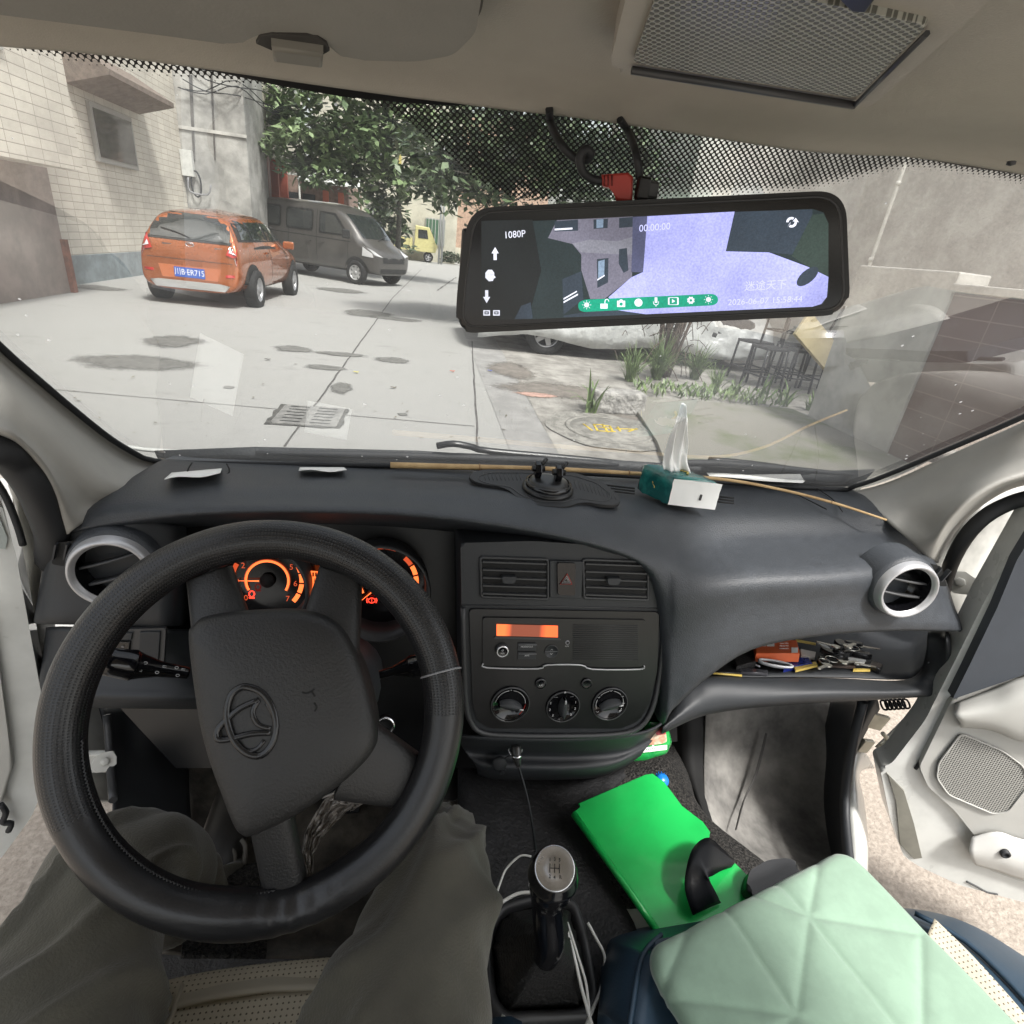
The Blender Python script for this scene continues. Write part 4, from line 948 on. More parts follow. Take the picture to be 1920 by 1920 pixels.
# --- roof lamp
lf = Fr((.16, .34, 1.508), (0, -.10, -.995), V((0, -.995, .10)))
b = MB(); b.poly(lf, roundpoly([lf.px(*p) for p in ((1188, -60), (1145, 112), (1150, 134), (1180, 141), (1610, 206), (1640, 196), (1880, -20), (1900, -200), (1240, -220))], .006), headl, h=.0, th=.02, bev=.006)
lo_ = b.build('roof_lamp', None, van)
lens = roundpoly([lf.px(*p, .003) for p in ((1238, -30), (1186, 118), (1605, 184), (1740, 48), (1500, -4))], .004)
b = MB(); b.poly(lf, lens, None, h=.003, th=.008, bev=.001)
lm = dotmat('lamp_lens_prisms', (.30, .30, .26), (.10, .10, .085), .0034, rough=.25, thr=.40, rot=20, bumpy=False)
b.build('lens', lm, lo_, uvfr=lf)
b = MB(); q = [lf.px(*p) for p in ((1186, 120), (1605, 187))]; b.tube([lf.w(*q[0], .003), lf.w(*q[1], .003)], .0022, plas_grey, n=6, smooth=1); q = [lf.px(*p) for p in ((1605, 187), (1742, 48))]; b.tube([lf.w(*q[0], .003), lf.w(*q[1], .003)], .0015, plas_grey, n=6, smooth=1)
b.build('lens_edge', None, lo_)
b = MB(); b.poly(lf, [lf.px(*p) for p in ((1570, -30), (1600, 2), (1628, 4), (1650, -28))], plas_black, h=.004, th=.003, bev=.001); b.build('switch', None, lo_)
b = MB(); b.lathe(Fr(lf.P(1897, 303, .0)*1.0, (0, -.1, -1), V((0, -1, .1))), 0, 0, [(.003, 0), (.003, .002), (0, .003)], plas_grey, n=10); b.build('trim_pin', None, van)

# --- A pillars (pixel, pixel, depth)
L0 = [(-160, 500), (0, 655), (70, 716), (140, 775), (205, 826), (255, 856), (300, 868)]
a_in = [wf.P(x, y, .004) for x, y in L0]
a_in2 = [wf.P(x-10, y+12, .018) for x, y in L0]
a_mid = [(-200, 590, .66), (-10, 712, .68), (52, 768, .70), (110, 822, .72), (165, 872, .74), (215, 905, .76), (262, 912, .80)]
a_m2 = [(-200, 680, .62), (-10, 772, .64), (45, 812, .66), (95, 865, .68), (135, 915, .70), (165, 945, .72), (205, 945, .74)]
a_out = [(-200, 760, .61), (0, 812, .62), (42, 838, .635), (80, 880, .65), (104, 925, .66), (118, 968, .67), (128, 1000, .68)]
a_ret = [(-230, 775, .68), (-14, 822, .70), (30, 850, .71), (66, 890, .73), (92, 932, .74), (106, 975, .75), (116, 1005, .76)]
sheet([a_in, a_in2, a_mid, a_m2, a_out, a_ret], 'pillar_trim', trim, van, n=4, th=.006)
b = MB(); b.tube([wf.P(x+3, y-3, .006) for x, y in L0[:-1]]+[wf.P(282, 862, .006), wf.P(340, 868, .006), wf.P(600, 872, .006), wf.P(900, 878, .004), wf.P(1300, 900, .006), wf.P(1560, 918, .006), wf.P(1602, 912, .006), wf.P(1660, 892, .006), wf.P(1760, 850, .006), wf.P(1920, 781, .006), wf.P(2080, 700, .006)], .0052, rubber, n=6, flat=.8)
b.build('windscreen_seal', None, van)
R0 = [(2080, 706), (1920, 790), (1840, 826), (1760, 862), (1690, 894), (1640, 912), (1595, 922)]
b_in = [wf.P(x, y, .004) for x, y in R0]; b_in2 = [wf.P(x+6, y+10, .018) for x, y in R0]
b_mid = [(2100, 760, .72), (1925, 836, .73), (1850, 872, .75), (1790, 905, .77), (1735, 935, .79), (1690, 955, .81), (1640, 955, .84)]
b_m2 = [(2100, 810, .70), (1930, 868, .705), (1860, 895, .71), (1805, 928, .72), (1768, 962, .73), (1738, 995, .745), (1690, 1000, .77)]
b_out = [(2100, 850, .69), (1932, 892, .69), (1868, 912, .695), (1815, 945, .70), (1780, 980, .71), (1758, 1015, .72), (1742, 1048, .74)]
b_ret = [(2120, 860, .76), (1950, 903, .76), (1885, 922, .77), (1832, 956, .78), (1798, 990, .79), (1776, 1024, .80), (1760, 1056, .81)]
sheet([b_in, b_in2, b_mid, b_m2, b_out, b_ret], 'pillar_trim', trim, van, n=4, th=.006)
# door seals: thick rubber around each door opening
b = MB(); b.tube([P3(p) for p in ((-240, 800, .60), (-20, 835, .63), (24, 862, .65), (60, 905, .66), (84, 955, .68), (100, 1005, .70), (98, 1050, .74))], [.023]*7, rubber, n=10, flat=.8); b.build('door_seal', None, van)
b = MB(); b.tube([P3(p) for p in ((2140, 880, .68), (1950, 928, .70), (1892, 944, .72), (1845, 970, .73), (1808, 1010, .745), (1782, 1060, .77), (1768, 1110, .80))], [.015]*7, rubber, n=10, flat=.8); b.build('door_seal', None, van)

# --- dashboard top pad
cols = [ # back(z1.03)  r1(z)  r2(z)  lip(Y)  r4(Y)  r5(Y)
 [(262, 905, 1.035), (205, 925, 1.02), (160, 955, 1.01), (100, 1012, .735), (98, 1020, .745), (98, 1026, .79)],
 [(296, 866, 1.03), (236, 905, 1.045), (180, 945, 1.045), (118, 992, .70), (116, 1004, .705), (116, 1012, .78)],
 [(345, 868, 1.03), (290, 905, 1.055), (260, 942, 1.058), (225, 972, .688), (222, 988, .70), (222, 1000, .80)],
 [(450, 870, 1.03), (420, 905, 1.06), (400, 935, 1.062), (380, 956, .686), (380, 970, .70), (380, 985, .82)],
 [(600, 872, 1.03), (590, 908, 1.06), (585, 935, 1.063), (580, 953, .686), (582, 966, .70), (584, 980, .84)],
 [(780, 877, 1.03), (785, 912, 1.06), (787, 940, 1.063), (790, 961, .685), (792, 975, .70), (794, 990, .84)],
 [(950, 883, 1.03), (965, 925, 1.06), (975, 955, 1.060), (985, 987, .675), (986, 1000, .69), (986, 1015, .82)],
 [(1080, 890, 1.03), (1100, 940, 1.055), (1120, 980, 1.05), (1130, 1018, .668), (1128, 1032, .68), (1120, 1050, .80)],
 [(1180, 895, 1.03), (1195, 950, 1.045), (1205, 1000, 1.03), (1213, 1052, .665), (1208, 1070, .68), (1200, 1090, .78)],
 [(1230, 897, 1.03), (1240, 955, 1.04), (1246, 1010, 1.02), (1250, 1078, .66), (1250, 1180, .645), (1236, 1340, .625)],
 [(1275, 899, 1.03), (1280, 958, 1.035), (1278, 1020, 1.01), (1272, 1095, .65), (1272, 1200, .635), (1262, 1330, .615)],
 [(1350, 902, 1.03), (1350, 958, 1.03), (1345, 1015, 1.0), (1330, 1090, .648), (1325, 1170, .635), (1318, 1278, .622)],
 [(1450, 908, 1.03), (1450, 960, 1.028), (1440, 1010, 1.0), (1425, 1080, .65), (1420, 1140, .64), (1410, 1218, .635)],
 [(1530, 913, 1.03), (1545, 960, 1.028), (1550, 1010, 1.0), (1545, 1075, .65), (1540, 1130, .642), (1540, 1192, .64)],
 [(1570, 916, 1.03), (1610, 960, 1.028), (1640, 1005, 1.0), (1655, 1065, .668), (1658, 1125, .655), (1660, 1184, .65)],
 [(1600, 919, 1.03), (1660, 965, 1.028), (1715, 1015, .995), (1755, 1072, .70), (1775, 1130, .68), (1790, 1184, .665)],
 [(1604, 921, 1.02), (1672, 972, 1.01), (1728, 1022, .98), (1768, 1078, .77), (1788, 1132, .75), (1800, 1186, .735)],
]
pad = []
for c in cols:
    pad.append([onz(*c[0]), onz(*c[1]), onz(*c[2])] + [ony(*p) for p in c[3:]])
rows = [[pad[i][j] for i in range(len(pad))] for j in range(6)]
rows = [[p+V((0, .14, -.03)) for p in rows[0]]]+rows+[[V((p.x, p.y+.10, p.z+.004)) for p in rows[5]]]
dash = sheet(rows, 'dashboard', plas_top, van, n=4, th=.004)
# defroster slots along the base of the windscreen
b = MB()
df = Fr((0.3, .85, 1.045), (0, -.06, .998), V((0, 1, .06)))
for x0, x1, y0, y1 in ((1090, 1190, 904, 916), (1340, 1376, 930, 934)):
    for k in range(3):
        a_, c_ = onz(x0, y0+k*5, 1.053), onz(x1, y1+k*5, 1.053); b.tube([a_, c_], .0016, void, n=4, smooth=1)
b.build('defroster_slots', None, dash)
b = MB()
for pts in (((360, 868), (352, 882), (350, 905)), ((425, 870), (430, 885), (410, 900)), ((1455, 910), (1500, 930), (1550, 955)), ((1530, 915), (1560, 935), (1580, 960))):
    b.tube([onz(x, y, 1.0475 if x < 1000 else 1.036) for x, y in pts], .0012, void, n=4)
b.build('panel_gap', None, dash)

# --- cluster hollow behind the wheel
cf = Fr(ony(560, 1100, .80), (0, -.96, .28), V((0, .28, .96)))
b = MB(); b.poly(cf, [cf.px(*p) for p in ((215, 960), (560, 930), (900, 960), (1262, 1040), (1270, 1390), (900, 1440), (330, 1440), (200, 1300))], plas_black, h=0, th=.004); b.build('cluster_hollow', None, dash)
ic = None
def gauge(cx, cy, R_, needle, nums, name='gauge', big=True):
    b = MB(); u, v = cf.px(cx, cy, .02); r_ = abs(cf.px(cx+R_, cy, .02)[0]-u)
    b.lathe(cf, u, v, [(r_*1.22, .012), (r_*1.26, .075), (r_*1.19, .080), (r_*1.12, .02), (r_*1.10, .012)], plas_grey, n=40)
    o = b.build('gauge_hood', None, dash)
    b = MB(); b.lathe(cf, u, v, [(r_*1.12, .012), (0, .012)], plas_gloss, n=40)
    def arc(ra, rb, a0, a1, m, h=.016, n=26):
        P = [cf.w(u+rr*math.cos(a), v+rr*math.sin(a), h) for rr, a in [(rb, rad(a0+(a1-a0)*k/n)) for k in range(n+1)]+[(ra, rad(a1+(a0-a1)*k/n)) for k in range(n+1)]]
        b.face(P, m)
    arc(r_*.52, r_*.58, -30, 210, orange_e); arc(r_*.585, r_*.60, -30, 210, orange_d)
    segs = 7
    for k in range(segs*2):
        if 3 < k < 9: arc(r_*.93, r_*.945, 222-k*19+17, 222-k*19, orange_d, n=4); continue
        arc(r_*.84, r_*.96, 222-k*19, 222-k*19-16, orange_e if k % 2 == 0 or k > 10 else orange_d, n=5)
    for k, s_ in enumerate(nums):
        a = rad(222-k*38); b.text(s_, cf, u+r_*.74*math.cos(a), v+r_*.74*math.sin(a), r_*.22, orange_d, h=.017)
    a = rad(needle); ca, sa = math.cos(a), math.sin(a)
    b.face([cf.w(u+ca*r_*.2-sa*.0012, v+sa*r_*.2+ca*.0012, .019), cf.w(u+ca*r_*.2+sa*.0012, v+sa*r_*.2-ca*.0012, .019), cf.w(u+ca*r_*.95, v+sa*r_*.95, .019)], orange_e)
    b.lathe(cf, u, v, [(r_*.20, .017), (r_*.18, .020), (0, .0205)], void, n=24)
    b.build(name, None, dash); return u, v, r_
gauge(500, 1090, 72, 180, "01234567")
gauge(716, 1095, 72, 222, ["", "", "", "", "", "", "", ""])
b = MB(); b.poly(cf, [cf.px(*p, .03) for p in ((580, 1070), (606, 1072), (584, 1118), (579, 1116))], orange_e, h=.03); b.poly(cf, [cf.px(*p, .03) for p in ((606, 1072), (616, 1072), (616, 1120), (584, 1118))], orange_e, h=.0301)
u, v = cf.px(598, 1095, .031)
for k in range(5): b.poly(cf, rrect(u-.010+k*.0042, v+.012, u-.0075+k*.0042, v+.019, .0004, 2), void, h=.0315)
b.text("2", cf, u-.002, v-.001, .012, void, h=.0316); b.text("0", cf, u+.006, v-.001, .012, void, h=.0316); b.text("F", cf, u-.006, v+.006, .008, void, h=.0316); b.text("E", cf, u-.006, v-.014, .008, void, h=.0316)
b.build('trip_display', None, dash)
b = MB(); u, v = cf.px(472, 1114, .03); b.tube([cf.w(u+.004*math.cos(a), v+.005*math.sin(a), .03) for a in (0, 1.2, 2.4, 3.6, 4.8)], .0010, red_e, closed=True, n=5); b.box(cf.w(u, v-.006, .03), (.008, .001, .002), red_e); b.build('warning_light', None, dash)
b = MB(); u, v = cf.px(697, 1126, .03)
b.tube([cf.w(u+x*.0055, v+y*.004, .03) for x, y in circ(12, 1, 1)], .0008, red_e, closed=True, n=5, smooth=1)
for s_ in (-1, 1): b.tube([cf.w(u+s_*.008*math.cos(a), v+.007*math.sin(a), .03) for a in (-.6, 0, .6)], .0008, red_e, n=5, smooth=2)
b.box(cf.w(u, v, .03), (.001, .001, .004), red_e); b.build('warning_light', None, dash)
b = MB(); b.poly(cf, [cf.px(*p, .013) for p in ((548, 1150), (590, 1022), (660, 1022), (680, 1150))], plas_gloss, h=.013); b.build('cluster_face', None, dash)

# --- round side vents
def vent(cx, cy, R_, Y, nrm, name='air_vent', slats=3, tilt=0):
    o = ony(cx, cy, Y); fr = Fr(o, nrm); r_ = R_
    b = MB(); b.lathe(fr, 0, 0, [(r_*1.04, -.006), (r_, .004), (r_*.96, .010), (r_*.90, .011), (r_*.84, .006), (r_*.80, .004)], silver, n=56); vo = b.build(name, None, dash)
    b = MB(); b.lathe(fr, 0, 0, [(r_*1.16, -.055), (r_*1.13, -.012), (r_*1.07, -.004), (r_*1.02, -.003)], plas_top, n=48); b.build('vent_boss', None, dash)
    b = MB(); b.lathe(fr, 0, 0, [(r_*.80, .003), (r_*.78, -.03), (0, -.035)], plas_gloss, n=40); b.build('vent_barrel', None, dash)
    b = MB()
    for k in range(slats):
        t_ = (k-(slats-1)/2)*r_*.52; wv = math.sqrt(max(0, (r_*.76)**2-t_**2)); ca, sa = math.cos(tilt), math.sin(tilt)
        rows = []
        for i in range(13):
            x = -wv+2*wv*i/12; z_ = -.004+.004*(1-(x/wv)**2)
            for_ = [(x, t_-.001, z_-.016), (x, t_+.0025, z_), (x, t_-.0005, z_+.001), (x, t_-.0035, z_-.016)]
            rows.append([fr.w(p*ca-q*sa, p*sa+q*ca, h_) for p, q, h_ in for_])
        b.grid(rows, closed_u=True)
    b.build('vent_slats', plas_grey, dash)
    return fr
lv = vent(210, 1071, .0475, .668, (.12, -.99, .05), tilt=rad(16), slats=2)
rv = vent(1698, 1105, .0475, .636, (-.10, -.99, .05), tilt=rad(-6), slats=2)
# left vent pod and lower left panel
sheet([[(88, 1014, .76), (112, 1000, .70), (180, 986, .695), (260, 975, .70), (335, 985, .73), (350, 990, .80)],
       [(82, 1050, .76), (100, 1045, .695), (180, 1045, .69), (260, 1045, .69), (330, 1048, .71), (350, 1050, .80)],
       [(72, 1110, .76), (85, 1110, .69), (180, 1110, .685), (260, 1110, .685), (330, 1110, .70), (352, 1110, .80)],
       [(64, 1160, .76), (74, 1163, .68), (180, 1165, .68), (260, 1168, .68), (325, 1168, .69), (352, 1165, .80)],
       [(66, 1166, .80), (78, 1170, .70), (180, 1172, .70), (260, 1174, .70), (320, 1174, .71), (350, 1170, .82)]], 'vent_pod', plas_low, dash, n=4, th=.004)
# small triangular demister grilles
for pts, Y in ((((103, 1018), (160, 1012), (140, 1040), (122, 1062), (96, 1058)), .682), (((1728, 1052), (1765, 1062), (1776, 1100), (1752, 1098)), .70)):
    fr = Fr(ony(*pts[0], Y), (0, -1, .05) if Y < .69 else (-.45, -.88, .1)); b = MB(); q = roundpoly([fr.px(*p, .006) for p in pts], .004, 3); b.poly(fr, q, void, h=.006)
    gp = b.build('demister_grille', None, dash); b = MB()
    x0, x1 = min(p[0] for p in q), max(p[0] for p in q); y0, y1 = min(p[1] for p in q), max(p[1] for p in q)
    for k in range(3):
        x = x0+(x1-x0)*(k+.7)/3.4; b.box(fr.w(x, (y0+y1)/2+.1*(y1-y0), .008), (.002, .008, (y1-y0)*.62), plas_low, rot=Matrix.Rotation(.35, 3, 'Y'))
    b.build('grille_slats', None, gp)
# lower left knee panel
sheet([[(86, 1178, .78), (96, 1176, .70), (180, 1178, .695), (300, 1180, .70), (345, 1180, .73), (420, 1180, .78)],
       [(80, 1230, .76), (90, 1230, .69), (180, 1232, .68), (300, 1235, .69), (350, 1235, .71), (420, 1235, .76)],
       [(72, 1275, .74), (84, 1278, .67), (180, 1284, .66), (300, 1288, .66), (360, 1288, .67), (420, 1288, .70)],
       [(78, 1300, .74), (100, 1306, .66), (180, 1312, .65), (300, 1314, .65), (360, 1316, .66), (420, 1316, .68)],
       [(90, 1318, .80), (140, 1326, .70), (200, 1328, .70), (300, 1329, .70), (360, 1330, .70), (420, 1330, .74)]], 'knee_panel', plas_low, dash, n=4, th=.004)
kf = Fr(ony(270, 1215, .683), (0, -1, .06))
b = MB(); b.poly(kf, roundpoly([kf.px(*p, .004) for p in ((196, 1180), (312, 1176), (308, 1245), (190, 1245))], .004), plas_grey, h=.006, th=.006, bev=.001)
sw = b.build('switch_panel', None, dash)
b = MB(); b.poly(kf, [kf.px(*p, .009) for p in ((262, 1186), (300, 1185), (297, 1238), (259, 1238))], plas_low, h=.009, th=.004, bev=.001); b.poly(kf, [kf.px(*p, .009) for p in ((205, 1187), (248, 1187), (246, 1200), (203, 1200))], plas_low, h=.009, th=.004, bev=.001); b.build('blank_switch', None, sw)
b = MB(); b.poly(kf, [kf.px(*p, .009) for p in ((205, 1203), (244, 1203), (242, 1228), (202, 1228))], plas_gloss, h=.010, th=.005, bev=.001); b.text("o", kf, *kf.px(230, 1212, .011), .006, grey_ink, h=.0115); b.build('switch_button', None, sw)

# --- centre stack
S0, S1, S2 = ony(870, 1022, .675), ony(1245, 1050, .675), ony(1050, 1380, .615)
sn = (S1-S0).cross(S2-S0).normalized(); sn = sn if sn.dot(CAM-S0) > 0 else -sn
sf = Fr(S0, sn, (V((0, 0, 1))))
SP = lambda pts, h=0.0: [sf.px(x, y, h) for x, y in pts]
outer = SP([(864, 1020), (1000, 1016), (1150, 1026), (1212, 1042), (1240, 1070), (1252, 1110), (1250, 1200), (1236, 1310), (1215, 1352), (1185, 1376), (1120, 1384), (930, 1384), (893, 1374), (876, 1350), (868, 1290)])
b = MB(); b.poly(sf, roundpoly(outer, .006), plas_low, h=-.004, th=.10, bev=.004); stack = b.build('centre_console', None, van)
# raised rim running round the lower panel
b = MB(); b.tube([sf.w(*p, -.001) for p in SP([(868, 1140), (870, 1230), (874, 1320), (884, 1356), (905, 1375), (960, 1380), (1050, 1381), (1140, 1379), (1190, 1370), (1216, 1345), (1232, 1300), (1243, 1220), (1248, 1140)])], .0042, plas_grey, n=8, flat=.9, upv=sf.n); b.build('console_rim', None, stack)
b = MB(); b.poly(sf, roundpoly(SP([(880, 1142), (1236, 1148), (1232, 1260), (1216, 1325), (1198, 1352), (1165, 1366), (920, 1366), (895, 1352), (886, 1320)], .0), .006), plas_black, h=0, th=.004, bev=.001); b.build('switch_fascia', None, stack)
b = MB(); b.tube([sf.w(*p, -.0035) for p in SP([(864, 1136), (1000, 1138), (1246, 1143)])], .0010, plas_grey, n=5, smooth=1); b.build('panel_joint', None, stack)
# vents
def cvent(x0, x1, y0, y1, dy, tabx):
    q = roundpoly(SP([(x0, y0), (x1, y0+dy), (x1, y1+dy), (x0+2, y1)], .0), .004); b = MB(); b.poly(sf, q, void, h=-.003); 
    # frame
    N = len(q); b2 = MB(); b2.tube([sf.w(*p, -.002) for p in q], .0022, plas_grey, closed=True, smooth=1, n=6); vf_ = b2.build('air_vent', None, van); b.build('vent_cavity', None, vf_)
    n = 5
    for k in range(n):
        t_ = (k+.5)/n; b = MB(); A, C = sf.px(x0+4, y0+(y1-y0)*t_, .0), sf.px(x1-4, y0+dy+(y1-y0)*t_, .0)
        pr = [(-.0008, -.002), (.0022, -.009), (.0030, -.008), (.0012, .002), (-.0008, .002)]
        rows = [[sf.w(P[0], P[1]+dv, h) for dv, h in pr] for P in (A, C)]
        b.grid(rows, closed_u=True, smooth=False); b.build('slat', plas_grey, vf_)
    A = sf.px(tabx, (y0+y1)/2+dy/2, .004); b = MB(); b.poly(sf, roundpoly([(A[0]-.011, A[1]+.004), (A[0]+.011, A[1]+.004), (A[0]+.008, A[1]-.006), (A[0]-.008, A[1]-.006)], .002), plas_low, h=.008, th=.012, bev=.0015); b.build('vent_tab', None, vf_)
cvent(901, 1028, 1046, 1120, 4, 954); cvent(1094, 1216, 1050, 1122, 4, 1150)
b = MB(); b.poly(sf, SP([(1031, 1051), (1093, 1053), (1090, 1122), (1031, 1120)], .0), plas_low, h=.001, th=.005, bev=.001); b.build('button_surround', None, stack)
b = MB(); b.poly(sf, roundpoly(SP([(1045, 1055), (1079, 1056), (1078, 1116), (1046, 1115)], .004), .002), plas_gloss, h=.005, th=.006, bev=.0012); hz_ = b.build('hazard_button', None, stack)
b = MB(); u, v = sf.px(1062, 1088, .006)
for s_, m in ((.0098, red_ink), (.0068, white_ink), (.0036, white_ink)):
    b.tube([sf.w(u+s_*x, v+s_*y, .0058) for x, y in ((0, 1), (-.95, -.62), (.95, -.62))], .00055 if m is white_ink else .0007, m, closed=True, smooth=1, n=5)
b.build('warning_triangle', None, hz_)
# radio
b = MB(); b.poly(sf, roundpoly(SP([(905, 1158), (1211, 1163), (1207, 1250), (1120, 1251), (1102, 1244), (1022, 1243), (1005, 1250), (905, 1249)], .003), .004), plas_black, h=.003, th=.004, bev=.001); radio = b.build('radio', None, van)
b = MB(); b.tube([sf.w(*p, .003) for p in SP([(906, 1242), (912, 1250), (1008, 1252), (1024, 1245), (1088, 1245), (1110, 1253), (1198, 1253), (1206, 1246)])], .0013, silver, n=6); b.build('trim_line', plas_grey, radio)
b = MB(); b.poly(sf, SP([(931, 1170), (1046, 1173), (1046, 1195), (931, 1192)], .004), None, h=.0042)
disp = bpy.data.materials.new('radio_display'); disp.use_nodes = True; t = disp.node_tree; bs_ = t.nodes["Principled BSDF"]; uvn = t.nodes.new("ShaderNodeUVMap"); sp_ = t.nodes.new("ShaderNodeSeparateXYZ"); rp = t.nodes.new("ShaderNodeValToRGB")
t.links.new(uvn.outputs[0], sp_.inputs[0]); mr_ = t.nodes.new("ShaderNodeMapRange"); u0, u1 = sf.px(931, 1182)[0], sf.px(1046, 1182)[0]; mr_.inputs[1].default_value = u0; mr_.inputs[2].default_value = u1
t.links.new(sp_.outputs[0], mr_.inputs[0]); t.links.new(mr_.outputs[0], rp.inputs[0]); cr = rp.color_ramp; cr.elements[0].color = (1, .16, .04, 1); cr.elements[1].color = (1, .12, .03, 1)
for p_, c_ in ((.12, (1, .16, .04, 1)), (.24, (.16, .04, .02, 1)), (.68, (.16, .04, .02, 1)), (.80, (1, .13, .03, 1))): e_ = cr.elements.new(p_); e_.color = c_
t.links.new(rp.outputs[0], bs_.inputs["Emission Color"]); bs_.inputs["Emission Strength"].default_value = 1.0; bs_.inputs["Base Color"].default_value = (.05, .01, .005, 1)
dd = b.build('display', disp, radio, uvfr=sf)
b = MB(); b.poly(sf, SP([(928, 1193), (1048, 1196), (1052, 1200), (926, 1197)], .004), plas_grey, h=.0046, th=.002); b.build('display_ledge', None, radio)
u, v = sf.px(942, 1221, .008); b = MB(); b.lathe(sf, u, v, [(.0098, .003), (.0092, .010), (.0080, .0105), (.0072, .0100), (0, .0100)], None, n=32, ms=[plas_grey, chrome, white_ink, plas_gloss]); b.text("VOL", sf, u, v-.0022, .0032, white_ink, h=.0104); b.tube([sf.w(u+.0013*math.cos(a), v+.0022+.0013*math.sin(a), .0103) for a in (0, 1.5, 3, 4.5)], .0003, white_ink, closed=True, n=4); b.build('volume_knob', None, radio)
for (x0, y0, x1, y1, tx) in ((971, 1206, 1005, 1220, "MODE/CLK"), (971, 1223, 1005, 1236, "AMS")):
    b = MB(); b.poly(sf, roundpoly(SP([(x0, y0), (x1, y0), (x1, y1), (x0, y1)], .005), .001), plas_low, h=.005, th=.003, bev=.0005); u, v = sf.px((x0+x1)/2, (y0+y1)/2, .0055); b.text(tx, sf, u, v, .0034, white_ink, h=.0053, sx=1.1)
    b.tube([sf.w(*sf.px(x0, y0), .0053), sf.w(*sf.px(x1, y0), .0053)], .0003, silver, n=4, smooth=1); b.build('radio_button', None, radio)
u, v = sf.px(1034, 1222, .005); b = MB(); b.lathe(sf, u, v, [(.0105, .003), (.0103, .0052), (.0096, .0052), (.0094, .0046), (0, .0046)], None, n=36, ms=[plas_grey, plas_grey, plas_low, plas_low]); b.box(sf.w(u, v, .0048), (.019, .0004, .0004), grey_ink)
for s_ in (-1, 1): b.tube([sf.w(u-.0016, v+s_*.0036-s_*.001, .0052), sf.w(u, v+s_*.0036+s_*.001, .0052), sf.w(u+.0016, v+s_*.0036-s_*.001, .0052)], .00035, white_ink, n=4, smooth=1)
b.build('seek_button', None, radio)
u, v = sf.px(1064, 1205, .004); b = MB(); b.lathe(sf, u, v, [(.0034, .003), (.0032, .0045), (.0020, .0045), (.0018, .002), (0, .002)], None, n=20, ms=[grey_ink, grey_ink, void, void]); b.text("AUX", sf, u, v-.0062, .0030, white_ink, h=.0036); b.build('aux_socket', None, radio)
b = MB()
for k in range(17):
    y = 1172+k*4.0; b.tube([sf.w(*sf.px(1074, y, .0035), .0035), sf.w(*sf.px(1196, y+1.5, .0035), .0035)], .00055, plas_grey, n=4, smooth=1)
b.build('speaker_grille', None, radio)
# climate controls
def knob(cx, cy, R_, blade, mark, extra):
    u, v = sf.px(cx, cy, .004); r_ = R_; b = MB()
    b.lathe(sf, u, v, [(r_*1.05, .0), (r_*1.03, .004), (r_*.97, .0052), (r_*.92, .003), (r_*.90, .0015), (0, .0015)], None, n=44, ms=[plas_gloss, plas_grey, plas_gloss, plas_black, plas_gloss])
    k = b.build('climate_knob', None, van if False else stack)
    ca, sa = math.cos(rad(blade)), math.sin(rad(blade)); W = lambda x, y, h: sf.w(u+x*ca-y*sa, v+x*sa+y*ca, h)
    b = MB()
    rows = [[W(-r_*.62+1.24*r_*i/12, s_*wd*math.sin(math.pi*(i+.35)/12.7)**.6, hh) for s_, wd, hh in ((-1, r_*.30, .002), (-1, r_*.16, .011), (0, 0, .013), (1, r_*.16, .011), (1, r_*.30, .002))] for i in range(13)]
    b.grid(rows, plas_low); b.build('knob_blade', None, stack, smooth=True)
    b = MB(); ma = rad(mark); x, y = r_*.60*math.cos(ma), r_*.60*math.sin(ma); b.tube([sf.w(u+x*.72, v+y*.72, .0135), sf.w(u+x*1.08, v+y*1.08, .0132)], .0011, white_ink, n=6, smooth=1)
    extra(b, u, v, r_); b.build('knob_marks', None, stack)
def e1(b, u, v, r):
    arc = lambda a0, a1, m: b.tube([sf.w(u+r*.80*math.cos(rad(a0+(a1-a0)*k/8)), v+r*.80*math.sin(rad(a0+(a1-a0)*k/8)), .0022) for k in range(9)], .0005, m, n=4, smooth=1)
    arc(98, 170, white_ink); arc(82, 2, white_ink); arc(-2, -50, red_ink); b.text("*", sf, u, v+r*.78, .006, white_ink, h=.0022)
def e2(b, u, v, r):
    for s_ in (-1, 1):
        for k, tx in enumerate("123"): a = rad(90+s_*(72+k*32)); b.text(tx, sf, u+r*.80*math.cos(a)*1.0, v+r*.80*math.sin(a), .0062, white_ink, h=.0022)
        a = rad(90+s_*38); x, y = u+r*.8*math.cos(a), v+r*.8*math.sin(a); b.tube([sf.w(x-.003, y, .0022), sf.w(x+.003, y, .0022)], .0004, grey_ink, n=4, smooth=1)
    b.text("※", sf, u, v+r*1.0, .006, white_ink, h=.0055)
def e3(b, u, v, r):
    arc = lambda a0, a1, m: b.tube([sf.w(u+r*.80*math.cos(rad(a0+(a1-a0)*k/8)), v+r*.80*math.sin(rad(a0+(a1-a0)*k/8)), .0022) for k in range(9)], .0005, m, n=4, smooth=1)
    for a0, a1 in ((100, 138), (80, 42), (22, -12), (-22, -44), (160, 200)): arc(a0, a1, white_ink)
    for a in (92, 148, 32, 0, -35, 215):
        x, y = u+r*.82*math.cos(rad(a)), v+r*.82*math.sin(rad(a)); b.tube([sf.w(x-.0022, y+.001, .0022), sf.w(x, y-.0012, .0022), sf.w(x+.0022, y+.001, .0022)], .0004, white_ink, n=4, smooth=1)
knob(957, 1322, .0292, -14, -10, e1); knob(1056, 1326, .0262, 92, 90, e2); knob(1144, 1321, .0282, 16, 12, e3)
